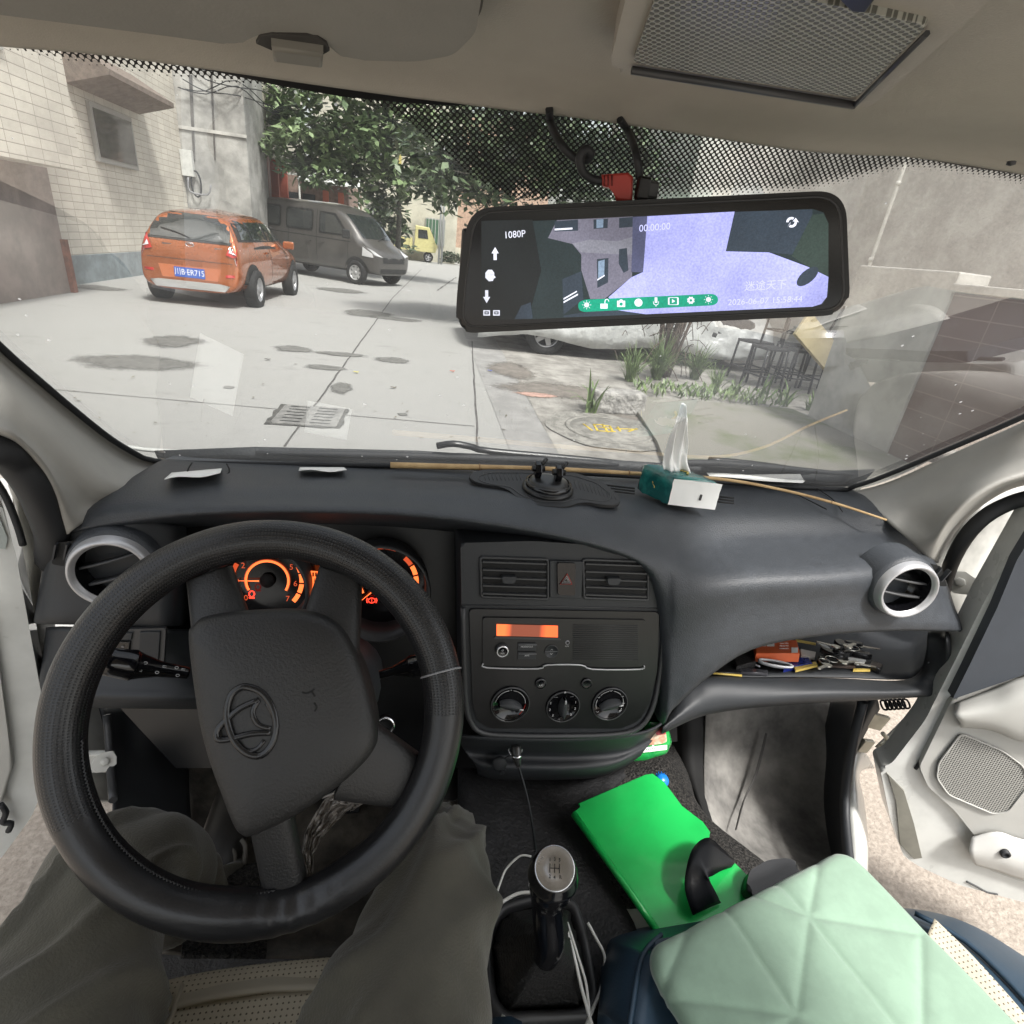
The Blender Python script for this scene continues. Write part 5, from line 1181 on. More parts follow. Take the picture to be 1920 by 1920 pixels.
for cx, cy, tx in ((1014, 1282, "A/C"), (1100, 1282, "")):
    u, v = sf.px(cx, cy, .003); b = MB(); b.lathe(sf, u, v, [(.0088, .0), (.0086, .003), (.0078, .0045), (.006, .0040), (0, .0040)], None, n=28, ms=[plas_gloss, plas_grey, plas_gloss, plas_gloss])
    if tx: b.text(tx, sf, u, v-.002, .0042, white_ink, h=.0046)
    b.build('climate_button', None, stack)
# lower console tray with socket
sheet([[(862, 1380, .64), (900, 1384, .62), (1050, 1388, .615), (1180, 1380, .62), (1240, 1360, .645), (1262, 1325, .68)],
       [(868, 1404, .66), (905, 1412, .66), (1050, 1416, .655), (1160, 1408, .66), (1195, 1396, .67), (1236, 1372, .70)],
       [(890, 1432, .65), (920, 1438, .64), (1050, 1442, .635), (1130, 1438, .64), (1175, 1424, .65), (1210, 1405, .67)],
       [(895, 1448, .66), (930, 1458, .66), (1050, 1460, .655), (1120, 1455, .66), (1165, 1440, .67), (1200, 1420, .69)],
       [(895, 1452, .76), (930, 1462, .76), (1050, 1462, .76), (1120, 1458, .76), (1165, 1442, .77), (1200, 1424, .79)]], 'console_tray', plas_low, van, n=4, th=.004)
pf = Fr(ony(966, 1404, .648), (0, -.9, .43), V((0, .43, .9)))
b = MB(); b.lathe(pf, 0, 0, [(.012, -.004), (.0118, .003), (.0105, .003), (.0100, -.02), (0, -.02)], None, n=28, ms=[silver, silver, void, void]); b.build('power_socket', None, van)
b = MB(); u, v = pf.px(938, 1437, .012); b.lathe(pf, u, v, [(.012, .0), (.012, .004), (.009, .006), (0, .006)], rubber, n=24); b.tube([pf.w(u+.006, v+.006, .002), pf.w(-.004, -.008, .002)], .002, rubber, n=6); b.box(pf.w(u+.006, v-.014, .002), (.008, .003, .008), rubber); b.build('socket_cap', None, van)

# --- passenger side shelf
# tray floor and rear wall
tz = .805
sheet([[(1260, 1330, .70), (1300, 1262, .90), (1420, 1180, .93), (1560, 1150, .95), (1700, 1150, .95), (1760, 1170, .93), (1775, 1185, .80)],
       [(1262, 1332, .69), (1315, 1262, .80), (1420, 1222, .84), (1560, 1210, .86), (1690, 1210, .86), (1728, 1212, .83), (1742, 1220, .76)],
       [(1264, 1334, .67), (1325, 1272, .72), (1420, 1268, .72), (1560, 1268, .72), (1690, 1272, .72), (1722, 1262, .715), (1740, 1240, .70)]], 'shelf_floor', plas_low, dash, n=4, th=.003)
sheet([[(1248, 1352, .66), (1300, 1285, .70), (1330, 1268, .715), (1420, 1270, .715), (1560, 1271, .715), (1680, 1276, .715), (1722, 1262, .71), (1736, 1225, .71), (1740, 1186, .715), (1752, 1180, .80)],
       [(1246, 1358, .65), (1300, 1302, .685), (1335, 1285, .69), (1420, 1284, .69), (1560, 1284, .69), (1690, 1286, .69), (1740, 1268, .69), (1760, 1228, .69), (1764, 1188, .70), (1768, 1180, .80)],
       [(1244, 1364, .64), (1300, 1330, .665), (1340, 1318, .67), (1420, 1312, .67), (1560, 1302, .67), (1690, 1299, .67), (1772, 1293, .67), (1783, 1240, .675), (1776, 1190, .685), (1778, 1182, .80)],
       [(1242, 1376, .65), (1300, 1348, .675), (1345, 1336, .68), (1420, 1326, .685), (1560, 1316, .685), (1690, 1309, .685), (1780, 1298, .685), (1794, 1240, .72), (1786, 1190, .73), (1786, 1183, .80)],
       [(1242, 1374, .76), (1300, 1346, .78), (1345, 1334, .79), (1420, 1325, .79), (1560, 1315, .79), (1690, 1308, .79), (1779, 1296, .79), (1796, 1240, .80), (1790, 1190, .80), (1790, 1184, .82)]], 'shelf', plas_low, dash, n=4, th=.003)
# --- bulkhead, floor, sides
b = MB(); b.box((.24, 1.02, .56), (1.5, .05, .80), void); b.build('bulkhead', None, van)
b = MB(); b.prism([V((-.47, -.5, .14)), V((.93, -.5, .14)), V((1.0, .55, .14)), V((1.0, 1.0, .14)), V((-.47, 1.0, .14)), V((-.49, .55, .14))], (0, 0, -.05), dark_floor); b.build('floor', None, van)
dusty = M('dusty_liner', (.10, .096, .09), .9, c2=(.27, .26, .24), vs_=9, lo=.35, hi=.7, bump=.5, bs=60, dist=.004)
sheet([[(1325, 1320, .93), (1400, 1315, .945), (1480, 1312, .95), (1560, 1310, .94), (1600, 1310, .92)],
       [(1322, 1400, .88), (1400, 1400, .90), (1480, 1400, .90), (1545, 1400, .885), (1565, 1400, .86)],
       [(1322, 1480, .80), (1390, 1490, .83), (1460, 1500, .83), (1535, 1500, .81), (1558, 1500, .79)],
       [(1330, 1570, .68), (1400, 1590, .70), (1470, 1600, .70), (1545, 1600, .70), (1570, 1600, .69)],
       [(1380, 1680, .52), (1450, 1690, .54), (1520, 1690, .55), (1580, 1680, .56), (1600, 1680, .56)]], 'footwell_liner', dusty, van, n=4, th=.004)
b = MB(); b.tube([ony(1437, 1375, .895), ony(1418, 1450, .845), ony(1395, 1500, .80), ony(1380, 1555, .71)], [.004, .005, .006, .004], M('liner_crease', (.06, .058, .055), .9), n=6, flat=.3, upv=(0, -1, 0)); b.build('liner_crease', None, van)
# dark kick panels beside it and the tunnel side
sheet([[(1560, 1300, .92), (1600, 1305, .84), (1640, 1305, .78), (1650, 1330, .80)],
       [(1540, 1400, .90), (1570, 1400, .84), (1600, 1400, .76), (1612, 1400, .80)],
       [(1532, 1500, .83), (1562, 1500, .77), (1583, 1500, .72), (1592, 1500, .76)],
       [(1548, 1600, .72), (1570, 1600, .67), (1585, 1600, .63), (1596, 1600, .66)],
       [(1560, 1700, .60), (1580, 1700, .56), (1596, 1700, .53), (1606, 1700, .56)]], 'kick_panel', plas_low, van, n=4, th=.004)
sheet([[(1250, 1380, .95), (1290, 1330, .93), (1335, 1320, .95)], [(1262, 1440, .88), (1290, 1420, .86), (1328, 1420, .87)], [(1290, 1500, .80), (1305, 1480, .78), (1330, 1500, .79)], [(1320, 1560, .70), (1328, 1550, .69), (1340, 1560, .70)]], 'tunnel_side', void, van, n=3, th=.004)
# loop carpet over the tunnel
sheet([[(1170, 1440, .80), (1220, 1400, .85), (1262, 1396, .88)],
       [(1050, 1490, .74), (1240, 1440, .76), (1290, 1450, .80)],
       [(1040, 1560, .64), (1300, 1520, .69), (1330, 1560, .70)],
       [(1060, 1640, .54), (1380, 1600, .60), (1440, 1625, .62)],
       [(1100, 1720, .46), (1440, 1680, .52), (1520, 1680, .545)]], 'carpet', carpet, van, n=6, th=.006)
sheet([[(860, 1400, .78), (1000, 1440, .76), (1190, 1440, .78)], [(860, 1520, .62), (1000, 1540, .62), (1100, 1540, .62)], [(860, 1640, .52), (1000, 1640, .52), (1150, 1660, .50)], [(860, 1760, .44), (1000, 1760, .44), (1200, 1760, .42)], [(860, 1990, .30), (1000, 1990, .30), (1240, 1990, .28)]], 'tunnel_cover', dark_floor, van, n=4, th=.005)
# driver's side: liner, mat, pedals
sheet([[(340, 1325, .90), (420, 1340, .93), (600, 1340, .95), (860, 1340, .95)], [(345, 1420, .84), (430, 1420, .87), (600, 1420, .88), (860, 1440, .86)], [(352, 1520, .74), (430, 1520, .76), (600, 1520, .76), (860, 1540, .74)], [(330, 1640, .60), (430, 1640, .62), (600, 1650, .62), (860, 1660, .58)], [(300, 1780, .47), (430, 1790, .48), (600, 1790, .47), (860, 1800, .44)]], 'floor_mat', M('muddy_mat', (.040, .036, .030), .6, c2=(.115, .10, .08), vs_=16, lo=.4, hi=.7, bump=.6, bs=45, dist=.006), van, n=4, th=.006)
sheet([[(188, 1322, .82), (240, 1325, .86), (300, 1330, .88), (350, 1335, .92)], [(208, 1400, .74), (240, 1400, .78), (290, 1400, .80), (352, 1400, .86)], [(214, 1480, .66), (250, 1480, .68), (300, 1480, .72), (355, 1480, .78)], [(215, 1560, .58), (250, 1560, .60), (300, 1560, .62), (360, 1560, .66)]], 'kick_panel', plas_low, van, n=4, th=.004)
b = MB(); b.tube([ony(200, 1340, .76), ony(206, 1420, .715), ony(212, 1500, .635)], .006, plas_grey, n=8); b.build('trim_edge', None, van)
b = MB()
for i, (x, y, Y) in enumerate(((455, 1548, .70), (415, 1600, .64), (392, 1590, .645), (440, 1605, .63), (460, 1588, .64))):
    o_ = ony(x, y, Y-.015); b.tube([o_+V((-.008, .01, .004)), o_, o_+V((.002, -.02, -.014))], .0035, M('mat_rib', (.10, .09, .075), .7) if i == 0 else MATS['mat_rib'], n=6)
b.build('mat_tread', None, van)
b = MB(); rows = None
sheet([[(340, 1660, .57), (420, 1630, .60), (490, 1615, .61)], [(350, 1690, .53), (430, 1680, .54), (500, 1680, .55)], [(340, 1790, .45), (430, 1790, .45), (500, 1790, .45)]], 'carpet', carpet, van, n=5, th=.006)
for x, y, Y, nm in ((560, 1470, .78, 'brake_pedal'), (640, 1500, .77, 'brake_pedal')):
    o_ = ony(x, y, Y); b = MB(); b.box(o_, (.07, .012, .05), rubber, rot=Matrix.Rotation(-.6, 3, 'X'), bev=.004); b.tube([o_+V((0, .01, 0)), o_+V((0, .10, .16)), o_+V((0, .12, .26))], .007, plas_black, n=8); b.build(nm, None, van)

# --- steering wheel
whf = Fr((-.130, .426, .967), (0, -math.cos(rad(35)), math.sin(rad(35))), V((0, math.sin(rad(35)), math.cos(rad(35)))))
def WP(pts, h=0): return [whf.px(x, y, h) for x, y in pts]
def rimmat():
    m = M('wheel_rim_leather', (.011, .011, .012), .33, var=.2, vs_=12); t = m.node_tree; L = t.links; bb = t.nodes["Principled BSDF"]
    uv = t.nodes.new("ShaderNodeUVMap"); sp = t.nodes.new("ShaderNodeSeparateXYZ"); L.new(uv.outputs[0], sp.inputs[0])
    ds = []
    for k, sc_ in ((0, 380.), (1, 34.)):
        mu = t.nodes.new("ShaderNodeMath"); mu.operation = 'MULTIPLY'; mu.inputs[1].default_value = sc_; L.new(sp.outputs[k], mu.inputs[0])
        f = t.nodes.new("ShaderNodeMath"); f.operation = 'FRACT'; L.new(mu.outputs[0], f.inputs[0]); s = t.nodes.new("ShaderNodeMath"); s.operation = 'SUBTRACT'; s.inputs[1].default_value = .5; L.new(f.outputs[0], s.inputs[0])
        q = t.nodes.new("ShaderNodeMath"); q.operation = 'POWER'; q.inputs[1].default_value = 2; L.new(s.outputs[0], q.inputs[0]); ds.append(q)
    a = t.nodes.new("ShaderNodeMath"); a.operation = 'ADD'; L.new(ds[0].outputs[0], a.inputs[0]); L.new(ds[1].outputs[0], a.inputs[1])
    g = t.nodes.new("ShaderNodeMapRange"); g.inputs[1].default_value = .02; g.inputs[2].default_value = .10; L.new(a.outputs[0], g.inputs[0])
    # holes only on the upper and side runs of the cover (u between .0-.6)
    c1 = t.nodes.new("ShaderNodeMath"); c1.operation = 'GREATER_THAN'; c1.inputs[1].default_value = .58; L.new(sp.outputs[0], c1.inputs[0])
    mxv = t.nodes.new("ShaderNodeMath"); mxv.operation = 'MAXIMUM'; L.new(g.outputs[0], mxv.inputs[0]); L.new(c1.outputs[0], mxv.inputs[1])
    bp = t.nodes.new("ShaderNodeBump"); bp.inputs["Strength"].default_value = .7; bp.inputs["Distance"].default_value = .0007; L.new(mxv.outputs[0], bp.inputs["Height"])
    n = t.nodes.new("ShaderNodeTexNoise"); n.inputs["Scale"].default_value = 420; tc = t.nodes.new("ShaderNodeTexCoord"); L.new(tc.outputs["Object"], n.inputs["Vector"])
    b2 = t.nodes.new("ShaderNodeBump"); b2.inputs["Strength"].default_value = .25; b2.inputs["Distance"].default_value = .0008; L.new(n.outputs[0], b2.inputs["Height"]); L.new(bp.outputs[0], b2.inputs["Normal"]); L.new(b2.outputs[0], bb.inputs["Normal"])
    # inner run of the cover is a plainer brownish leather
    return m
rimm = rimmat()
R1, r1_ = .1722, .0199
b = MB(); NU, NV = 200, 28; lay = b.bm.loops.layers.uv.new("UVMap"); vv = []
for i in range(NU):
    a = 2*math.pi*i/NU; ang = math.degrees(a); row = []
    kk = 1+.015*math.sin(3*a)+.010*math.sin(11*a+1)
    sag = .10*math.exp(-((ang-262)/16)**2)-.10*math.exp(-((ang-285)/8)**2)
    for j in range(NV):
        p = 2*math.pi*j/NV; rr = r1_*kk*(1+ sag*(math.cos(p) < -.2)); x = R1+rr*math.cos(p)
        wr = .0012*math.sin(a*60+2*math.sin(p))*math.exp(-((ang-282)/11)**2)
        row.append(b.bm.verts.new(whf.w(x*math.cos(a), x*math.sin(a), rr*math.sin(p)*1.0+wr)))
    vv.append(row)
for i in range(NU):
    for j in range(NV):
        f = b.bm.faces.new((vv[i][j], vv[(i+1) % NU][j], vv[(i+1) % NU][(j+1) % NV], vv[i][(j+1) % NV])); f.smooth = True
        for l, (du, dv) in zip(f.loops, ((0, 0), (1, 0), (1, 1), (0, 1))): l[lay].uv = ((i+du)/NU, (j+dv)/NV)
b.mats = []
sw_ = b.build('steering_wheel', rimm, van)
# cover seams and lacing on the inner side
b = MB(); cc = []
for i in range(151):
    a = rad(185+i*.62); p = rad(165); x = R1+r1_*1.02*math.cos(p); cc.append(whf.w(x*math.cos(a), x*math.sin(a), r1_*math.sin(p)+.0015*(1 if i % 2 else -1)))
b.tube(cc, .0013, leather, n=5, smooth=1)
b.build('lacing', None, sw_)
b = MB()
for a_ in (12, 12.0):
    pass
a = rad(13); b.tube([whf.w((R1+(r1_+.0006)*math.cos(p))*math.cos(a+.02*math.sin(p)), (R1+(r1_+.0006)*math.cos(p))*math.sin(a+.02*math.sin(p)), (r1_+.0006)*math.sin(p)) for p in [k*math.pi/12 for k in range(14)]], .0011, grey_ink, n=5); b.build('cover_joint', None, sw_)
# spokes
def spoke(pts_out, pts_in, name='spoke'):
    rows = []
    (ox, oy), (px_, py_) = pts_out; (ix, iy), (jx, jy) = pts_in
    A0, A1 = whf.px(ox, oy, .0), whf.px(px_, py_, .0); B0, B1 = whf.px(ix, iy, .018), whf.px(jx, jy, .018)
    for t_ in (0, .15, .5, .85, 1):
        P, Q = V(A0).lerp(V(B0), t_), V(A1).lerp(V(B1), t_); h = -.004+.024*t_; row = []
        for s_, dh in ((-.02, -.014), (0, -.002), (.15, .004), (.5, .006), (.85, .004), (1, -.002), (1.02, -.014)):
            q = P.lerp(Q, s_); row.append(whf.w(q.x, q.y, h+dh))
        rows.append(row)
    sheet(rows, name, hubm, sw_, n=3, th=.006)
spoke(((345, 1090), (425, 1060)), ((362, 1215), (470, 1180)))
spoke(((598, 1060), (676, 1085)), ((560, 1185), (670, 1240)))
spoke(((785, 1420), (745, 1520)), ((690, 1350), (625, 1500)))
spoke(((572, 1680), (490, 1680)), ((545, 1530), (465, 1540)))
# hub pad
hp = WP([(344, 1198), (352, 1172), (378, 1155), (450, 1145), (530, 1142), (592, 1150), (632, 1172), (660, 1212), (684, 1270), (702, 1340), (707, 1385), (700, 1412), (672, 1448), (610, 1500), (540, 1545), (468, 1578), (446, 1576), (430, 1556), (408, 1500), (380, 1420), (360, 1330)], .035)
cx_, cy_ = sum(p[0] for p in hp)/len(hp), sum(p[1] for p in hp)/len(hp)
hp = [(q.x, q.y) for q in crspline([V((*p, 0)) for p in hp], [0]*len(hp), 4, True)[0]]
b = MB(); rows = []
for s_, h in ((.98, -.035), (1.0, -.02), (1.0, .018), (.985, .026), (.95, .0325), (.88, .036), (.7, .040), (.45, .042), (.2, .043), (.02, .0432)):
    rows.append([whf.w(cx_+(x-cx_)*s_, cy_+(y-cy_)*s_, h) for x, y in hp])
g = b.grid(rows, closed_u=True); b.bm.faces.new(g[-1]); b.bm.faces.new(g[0][::-1])
hub = b.build('hub', hubm, sw_)
# emblem: oval ring with a swept triangular inner ring
eh = .0425
b = MB(); eu, ev = whf.px(470, 1352, eh)
EP = lambda pts: [whf.w(*whf.px(x, y, eh), eh) for x, y in pts]
em = M('emblem_relief', (.012, .012, .013), .22)
b.tube(EP([(462, 1288), (490, 1298), (510, 1325), (518, 1362), (510, 1395), (490, 1416), (466, 1414), (446, 1398), (432, 1374), (425, 1340), (432, 1306), (446, 1292)]), .0032, em, closed=True, n=8, flat=.8, upv=whf.n)
b.tube(EP([(486, 1312), (450, 1328), (424, 1350), (408, 1368), (408, 1386), (430, 1386), (470, 1376), (508, 1374)]), .0028, em, n=8, flat=.8, upv=whf.n)
b.tube(EP([(486, 1312), (474, 1335), (484, 1358), (508, 1366)]), .0026, em, n=8, flat=.8, upv=whf.n)
b.tube(EP([(446, 1396), (462, 1408), (482, 1404), (496, 1388)]), .002, em, n=8, flat=.8, upv=whf.n)
b.tube(EP([(500, 1318), (512, 1340), (516, 1362)]), .0022, em, n=8, flat=.8, upv=whf.n)
b.build('emblem', None, hub)
b = MB()
for pts in (((566, 1298), (576, 1300), (584, 1296), (589, 1292)), ((584, 1296), (590, 1306)), ((589, 1318), (594, 1326), (590, 1334))): b.tube(EP(pts), .0009, void, n=5, flat=.5, upv=whf.n)
b.build('horn_mark', None, hub)
# column shroud
b = MB(); rows = []
for h, s_ in ((-.03, .052), (-.06, .060), (-.11, .064), (-.20, .06), (-.30, .06)):
    rows.append([whf.w(.018+s_*1.35*math.cos(2*math.pi*k/24), .01+s_*.95*math.sin(2*math.pi*k/24), h) for k in range(24)])
g = b.grid(rows, closed_u=True); b.bm.faces.new(g[0]); b.build('column_shroud', plas_low, van)
# stalks
def stalk(p, q, r0, r1, name, marks):
    b = MB(); d = q-p; b.tube([p, p+d*.12, p+d*.35, p+d*.62, p+d*.66, p+d*.95, q], [r0*.75, r0*.8, r0, r1*1.0, r1*1.1, r1*.95, r1*.5], plas_gloss, n=16, smooth=3); o = b.build(name, None, van)
    n = (CAM-(p+q)/2).normalized(); up_ = d.cross(n).normalized(); up_ = up_ if up_.z > 0 else -up_; fr = Fr((p+q)/2, n, up_); b = MB()
    for (t_, v_, kind) in marks:
        c = p+d*t_-fr.o; u_ = c.dot(fr.u); w_ = c.dot(fr.v)+v_; hh = r1*1.06 if t_ < .7 else r1*1.02; hh = (r0*(1-t_)+r1*t_)*1.08+.0012
        if kind == 0: b.tube([fr.w(u_-.002, w_, hh), fr.w(u_+.002, w_, hh)], .0003, white_ink, n=4, smooth=1); b.tube([fr.w(u_-.002, w_-.0014, hh), fr.w(u_+.002, w_-.0014, hh)], .0003, white_ink, n=4, smooth=1)
        else: b.tube([fr.w(u_+.0018*math.cos(a), w_+.0013*math.sin(a), hh) for a in (0, 1.2, 2.4, 3.6, 4.8)], .0003, white_ink, closed=True, n=4)
    b.build('stalk_marks', None, o); return o
stalk(ony(352, 1262, .56), ony(188, 1238, .53), .009, .0155, 'indicator_stalk', [(.08, .004, 0), (.16, .004, 1), (.12, -.004, 1), (.30, .004, 0), (.36, -.004, 1), (.52, .004, 1), (.55, -.004, 0), (.75, .0, 1), (.88, .003, 0)])
stalk(ony(700, 1268, .56), ony(812, 1240, .55), .006, .013, 'wiper_stalk', [(.62, .003, 1), (.68, .0, 0), (.74, .0, 0), (.80, .0, 0)])
b = MB(); b.lathe(Fr(ony(722, 1362, .60), (0, -.9, .4), V((0, .4, .9))), 0, 0, [(.014, -.01), (.014, .0), (.011, .002), (.010, -.004), (0, -.004)], None, n=24, ms=[plas_black, chrome, plas_black, void]); b.build('ignition_lock', None, van)

# --- gear lever
gf = Fr(onz(1015, 1840, .545), (0, -.10, .995), V((0, 1, .1)))
base = roundpoly([gf.px(*p) for p in ((935, 1700), (1000, 1680), (1078, 1688), (1098, 1750), (1122, 1870), (1110, 1905), (940, 1915), (915, 1880), (908, 1760))], .012, 5)
n_ = len(base); bcx, bcy = sum(p[0] for p in base)/n_, sum(p[1] for p in base)/n_
b = MB(); rows = [[gf.w(bcx+(x-bcx)*s_, bcy+(y-bcy)*s_, h) for x, y in base] for s_, h in ((1.10, -.03), (1.06, -.004), (1.0, .004), (.93, .005), (.88, .001), (.84, -.006))]
b.grid(rows, closed_u=True); gl_ = b.build('gear_lever', plas_grey, van)
kt = ony(1040, 1628, .352)
b = MB(); rows = []; neck = ony(1030, 1765, .345)
for t_, s_ in ((0, .84), (.04, .80), (.12, .74), (.3, .58), (.55, .40), (.8, .26), (1, .17)):
    c = V((bcx, bcy, 0)).lerp(V(((neck-gf.o).dot(gf.u), (neck-gf.o).dot(gf.v), 0)), t_**1.1); h = -.006+((neck-gf.o).dot(gf.n)+.006)*t_**.9
    rows.append([gf.w(c.x+(x-bcx)*s_*(1+.04*math.sin(k*1.7+t_*9)), c.y+(y-bcy)*s_*(1+.04*math.cos(k*1.3+t_*7)), h+.003*math.sin(k*.9+t_*20)) for k, (x, y) in enumerate(base)])
b.grid(rows, closed_u=True); b.build('gaiter', M('gaiter_leatherette', (.008, .008, .008), .55, bump=.4, bs=200), gl_)
b = MB(); b.tube([neck+V((0, 0, -.03)), neck, kt+V((0, 0, -.06)), kt+V((0, 0, -.03)), kt+V((0, 0, -.012)), kt+V((0, -.002, .004))], [.015, .017, .017, .0245, .0275, .022], plas_gloss, n=24, smooth=4); b.build('knob', None, gl_)
nk = (CAM-kt).normalized(); kf2 = Fr(kt+nk*.0125, nk, V((0, .5, .85))); 
b = MB(); b.lathe(kf2, 0, 0, [(.0208, -.006), (.0212, .0005), (.0200, .0025), (.0190, .002), (.009, .0042), (0, .0050)], M('brushed_chrome', (.55, .56, .58), .24, metal=1, var=.1, vs_=60), n=36)
for x in (-.005, 0, .005): b.tube([kf2.w(x, .004, .0058), kf2.w(x, -.004, .0056)], .0004, void, n=4, smooth=1)
b.tube([kf2.w(-.005, 0, .0059), kf2.w(.005, 0, .0059)], .0004, void, n=4, smooth=1)
for tx, x, y in (("1", -.005, .0075), ("3", 0, .008), ("5", .005, .0075), ("2", -.005, -.0075), ("4", 0, -.008), ("R", .006, -.0075)): b.text(tx, kf2, x, y, .0045, void, h=.0052)
b.build('knob_badge', None, gl_)

# --- seats
vinyl = M('navy_vinyl', (.022, .045, .072), .42, var=.12, vs_=10, bump=.3, bs=300, dist=.0008)
perf = dotmat('perforated_beige', (.50, .45, .345), (.14, .12, .09), .0058, rough=.6, thr=.17, rot=0)
beige = M('beige_vinyl', (.45, .41, .32), .5, var=.05, bump=.2, bs=300, dist=.0006)
st_ = thing('x', 'x', 'x', (0, 0, 0)); bpy.data.objects.remove(st_)
# driver seat
ds = sheet([[V((-.36, .355, .60)), V((-.25, .375, .615)), V((-.13, .38, .62)), V((.0, .375, .615)), V((.10, .35, .60))],
       [V((-.36, .34, .635)), V((-.25, .36, .645)), V((-.13, .365, .648)), V((.0, .36, .645)), V((.10, .335, .63))],
       [V((-.37, .22, .655)), V((-.25, .22, .655)), V((-.13, .22, .655)), V((.0, .22, .655)), V((.11, .22, .65))],
       [V((-.37, -.2, .63)), V((-.25, -.2, .63)), V((-.13, -.2, .63)), V((.0, -.2, .63)), V((.11, -.2, .63))]], 'driver_seat', None, van, n=5, th=.06, uvfr=Fr((0, 0, .65), (0, 0, 1), V((0, 1, 0))))
ds.data.materials.clear(); ds.data.materials.append(perf)
sheet([[V((-.36, .362, .58)), V((-.13, .384, .595)), V((.10, .356, .58))], [V((-.36, .36, .62)), V((-.13, .383, .63)), V((.10, .352, .615))], [V((-.362, .325, .650)), V((-.13, .345, .660)), V((.10, .318, .645))]], 'seat_front_piping', beige, ds, n=5, th=.004)
b = MB(); b.tube([V((-.05, .36, .655)), V((-.05, .2, .662)), V((-.05, -.1, .645))], .0025, beige, n=6); b.tube([V((-.22, .36, .655)), V((-.22, .2, .662)), V((-.22, -.1, .645))], .0025, beige, n=6); b.build('seat_seam', None, ds)
b = MB(); b.box((-.13, .05, .50), (.46, .6, .2), vinyl, bev=.04); b.build('seat_base', None, ds)
b = MB(); b.tube([V((.115, .30, .60)), V((.125, .15, .62)), V((.125, -.2, .62))], .035, vinyl, n=12); b.build('seat_bolster', None, ds)
# passenger seat
ps = sheet([[(1120, 1960, .50, 0), (1128, 1800, .48, 0), (1190, 1740, .48, 0), (1500, 1700, .50, 0), (1710, 1705, .50, 0), (1840, 1745, .50, 0), (1990, 1840, .50, 0)],
       [(1122, 1900, .60, 0), (1144, 1790, .585, 0), (1196, 1752, .57, 0), (1500, 1700, .56, 0), (1710, 1705, .56, 0), (1830, 1740, .57, 0), (1960, 1830, .60, 0)],
       [(1150, 1910, .64, 0), (1180, 1790, .635, 0), (1230, 1770, .63, 0), (1500, 1715, .62, 0), (1700, 1722, .62, 0), (1810, 1760, .63, 0), (1950, 1860, .64, 0)],
       [(1190, 1930, .66, 0), (1225, 1820, .655, 0), (1280, 1800, .65, 0), (1500, 1750, .64, 0), (1690, 1750, .64, 0), (1790, 1800, .65, 0), (1920, 1900, .655, 0)],
       [(1215, 1960, .655, 0), (1250, 1850, .645, 0), (1300, 1830, .64, 0), (1500, 1780, .635, 0), (1680, 1780, .635, 0), (1760, 1850, .64, 0), (1880, 1950, .65, 0)],
       [(1215, 2100, .655, 0), (1250, 2080, .645, 0), (1300, 2080, .64, 0), (1500, 2060, .635, 0), (1680, 2060, .635, 0), (1760, 2060, .64, 0), (1880, 2060, .65, 0)]], 'passenger_seat', vinyl, van, n=5, th=.03)
b = MB(); b.box((.60, .0, .50), (.36, .46, .16), vinyl, bev=.04); b.build('seat_base', None, ps)
b = MB(); b.tube([onz(1175, 1960, .662), onz(1188, 1870, .658), onz(1205, 1790, .648), onz(1240, 1752, .64)], .0032, vinyl, n=6); b.build('seat_piping', None, ps); b = MB(); b.tube([onz(1715, 1712, .634), onz(1810, 1765, .645), onz(1900, 1850, .655), onz(1960, 1920, .66)], .0035, vinyl, n=6); b.build('seat_piping', None, ps)
uf_ = Fr((0, 0, .65), (0, 0, 1), V((0, 1, 0)))
sheet([[(1752, 1722, .652, 0), (1800, 1768, .656, 0), (1850, 1820, .660, 0), (1920, 1900, .664, 0), (1960, 1960, .666, 0)], [(1730, 1772, .650, 0), (1780, 1830, .650, 0), (1820, 1900, .652, 0), (1850, 1970, .654, 0), (1880, 2010, .655, 0)], [(1700, 1830, .648, 0), (1740, 1880, .648, 0), (1780, 1940, .648, 0), (1800, 2000, .648, 0), (1820, 2040, .648, 0)]], 'perforated_panel', perf, ps, n=5, th=.003, uvfr=uf_)

# --- open doors and body sides
dfr = Fr(V((1.037, .606, .35)), (-.40, -.91, .05))
def DP(pts, h=0): return [dfr.px(x, y, h) for x, y in pts]
b = MB(); shell = roundpoly(DP([(1995, 870), (1925, 990), (1850, 1120), (1790, 1240), (1735, 1350), (1672, 1432), (1650, 1440), (1668, 1530), (1694, 1605), (1722, 1624), (1800, 1660), (1920, 1692), (2100, 1745), (2300, 1760), (2300, 860)]), .012)
b.poly(dfr, shell, white_paint, h=0, th=.05, bev=.006); door_r = b.build('passenger_door', None, van)
light_trim = M('door_card_grey', (.38, .375, .35), .55, var=.05, vs_=6, bump=.2, bs=600, dist=.0006); navy_trim = M('door_card_navy', (.040, .046, .056), .6, var=.08, bump=.25, bs=600, dist=.0006)
b = MB(); b.poly(dfr, roundpoly(DP([(1785, 1312), (1724, 1438), (1740, 1475), (1790, 1520), (1830, 1570), (1850, 1630), (1990, 1680), (2300, 1700), (2300, 1240), (1990, 1240)], .012), .01), light_trim, h=.012, th=.012, bev=.004); b.build('door_card', None, door_r)
b = MB(); b.poly(dfr, roundpoly(DP([(1785, 1310), (1815, 1250), (1868, 1140), (1905, 1050), (1960, 960), (2300, 900), (2300, 1270), (1925, 1262)], .02), .004), navy_trim, h=.022, th=.022, bev=.004); b.build('door_upper_card', None, door_r)
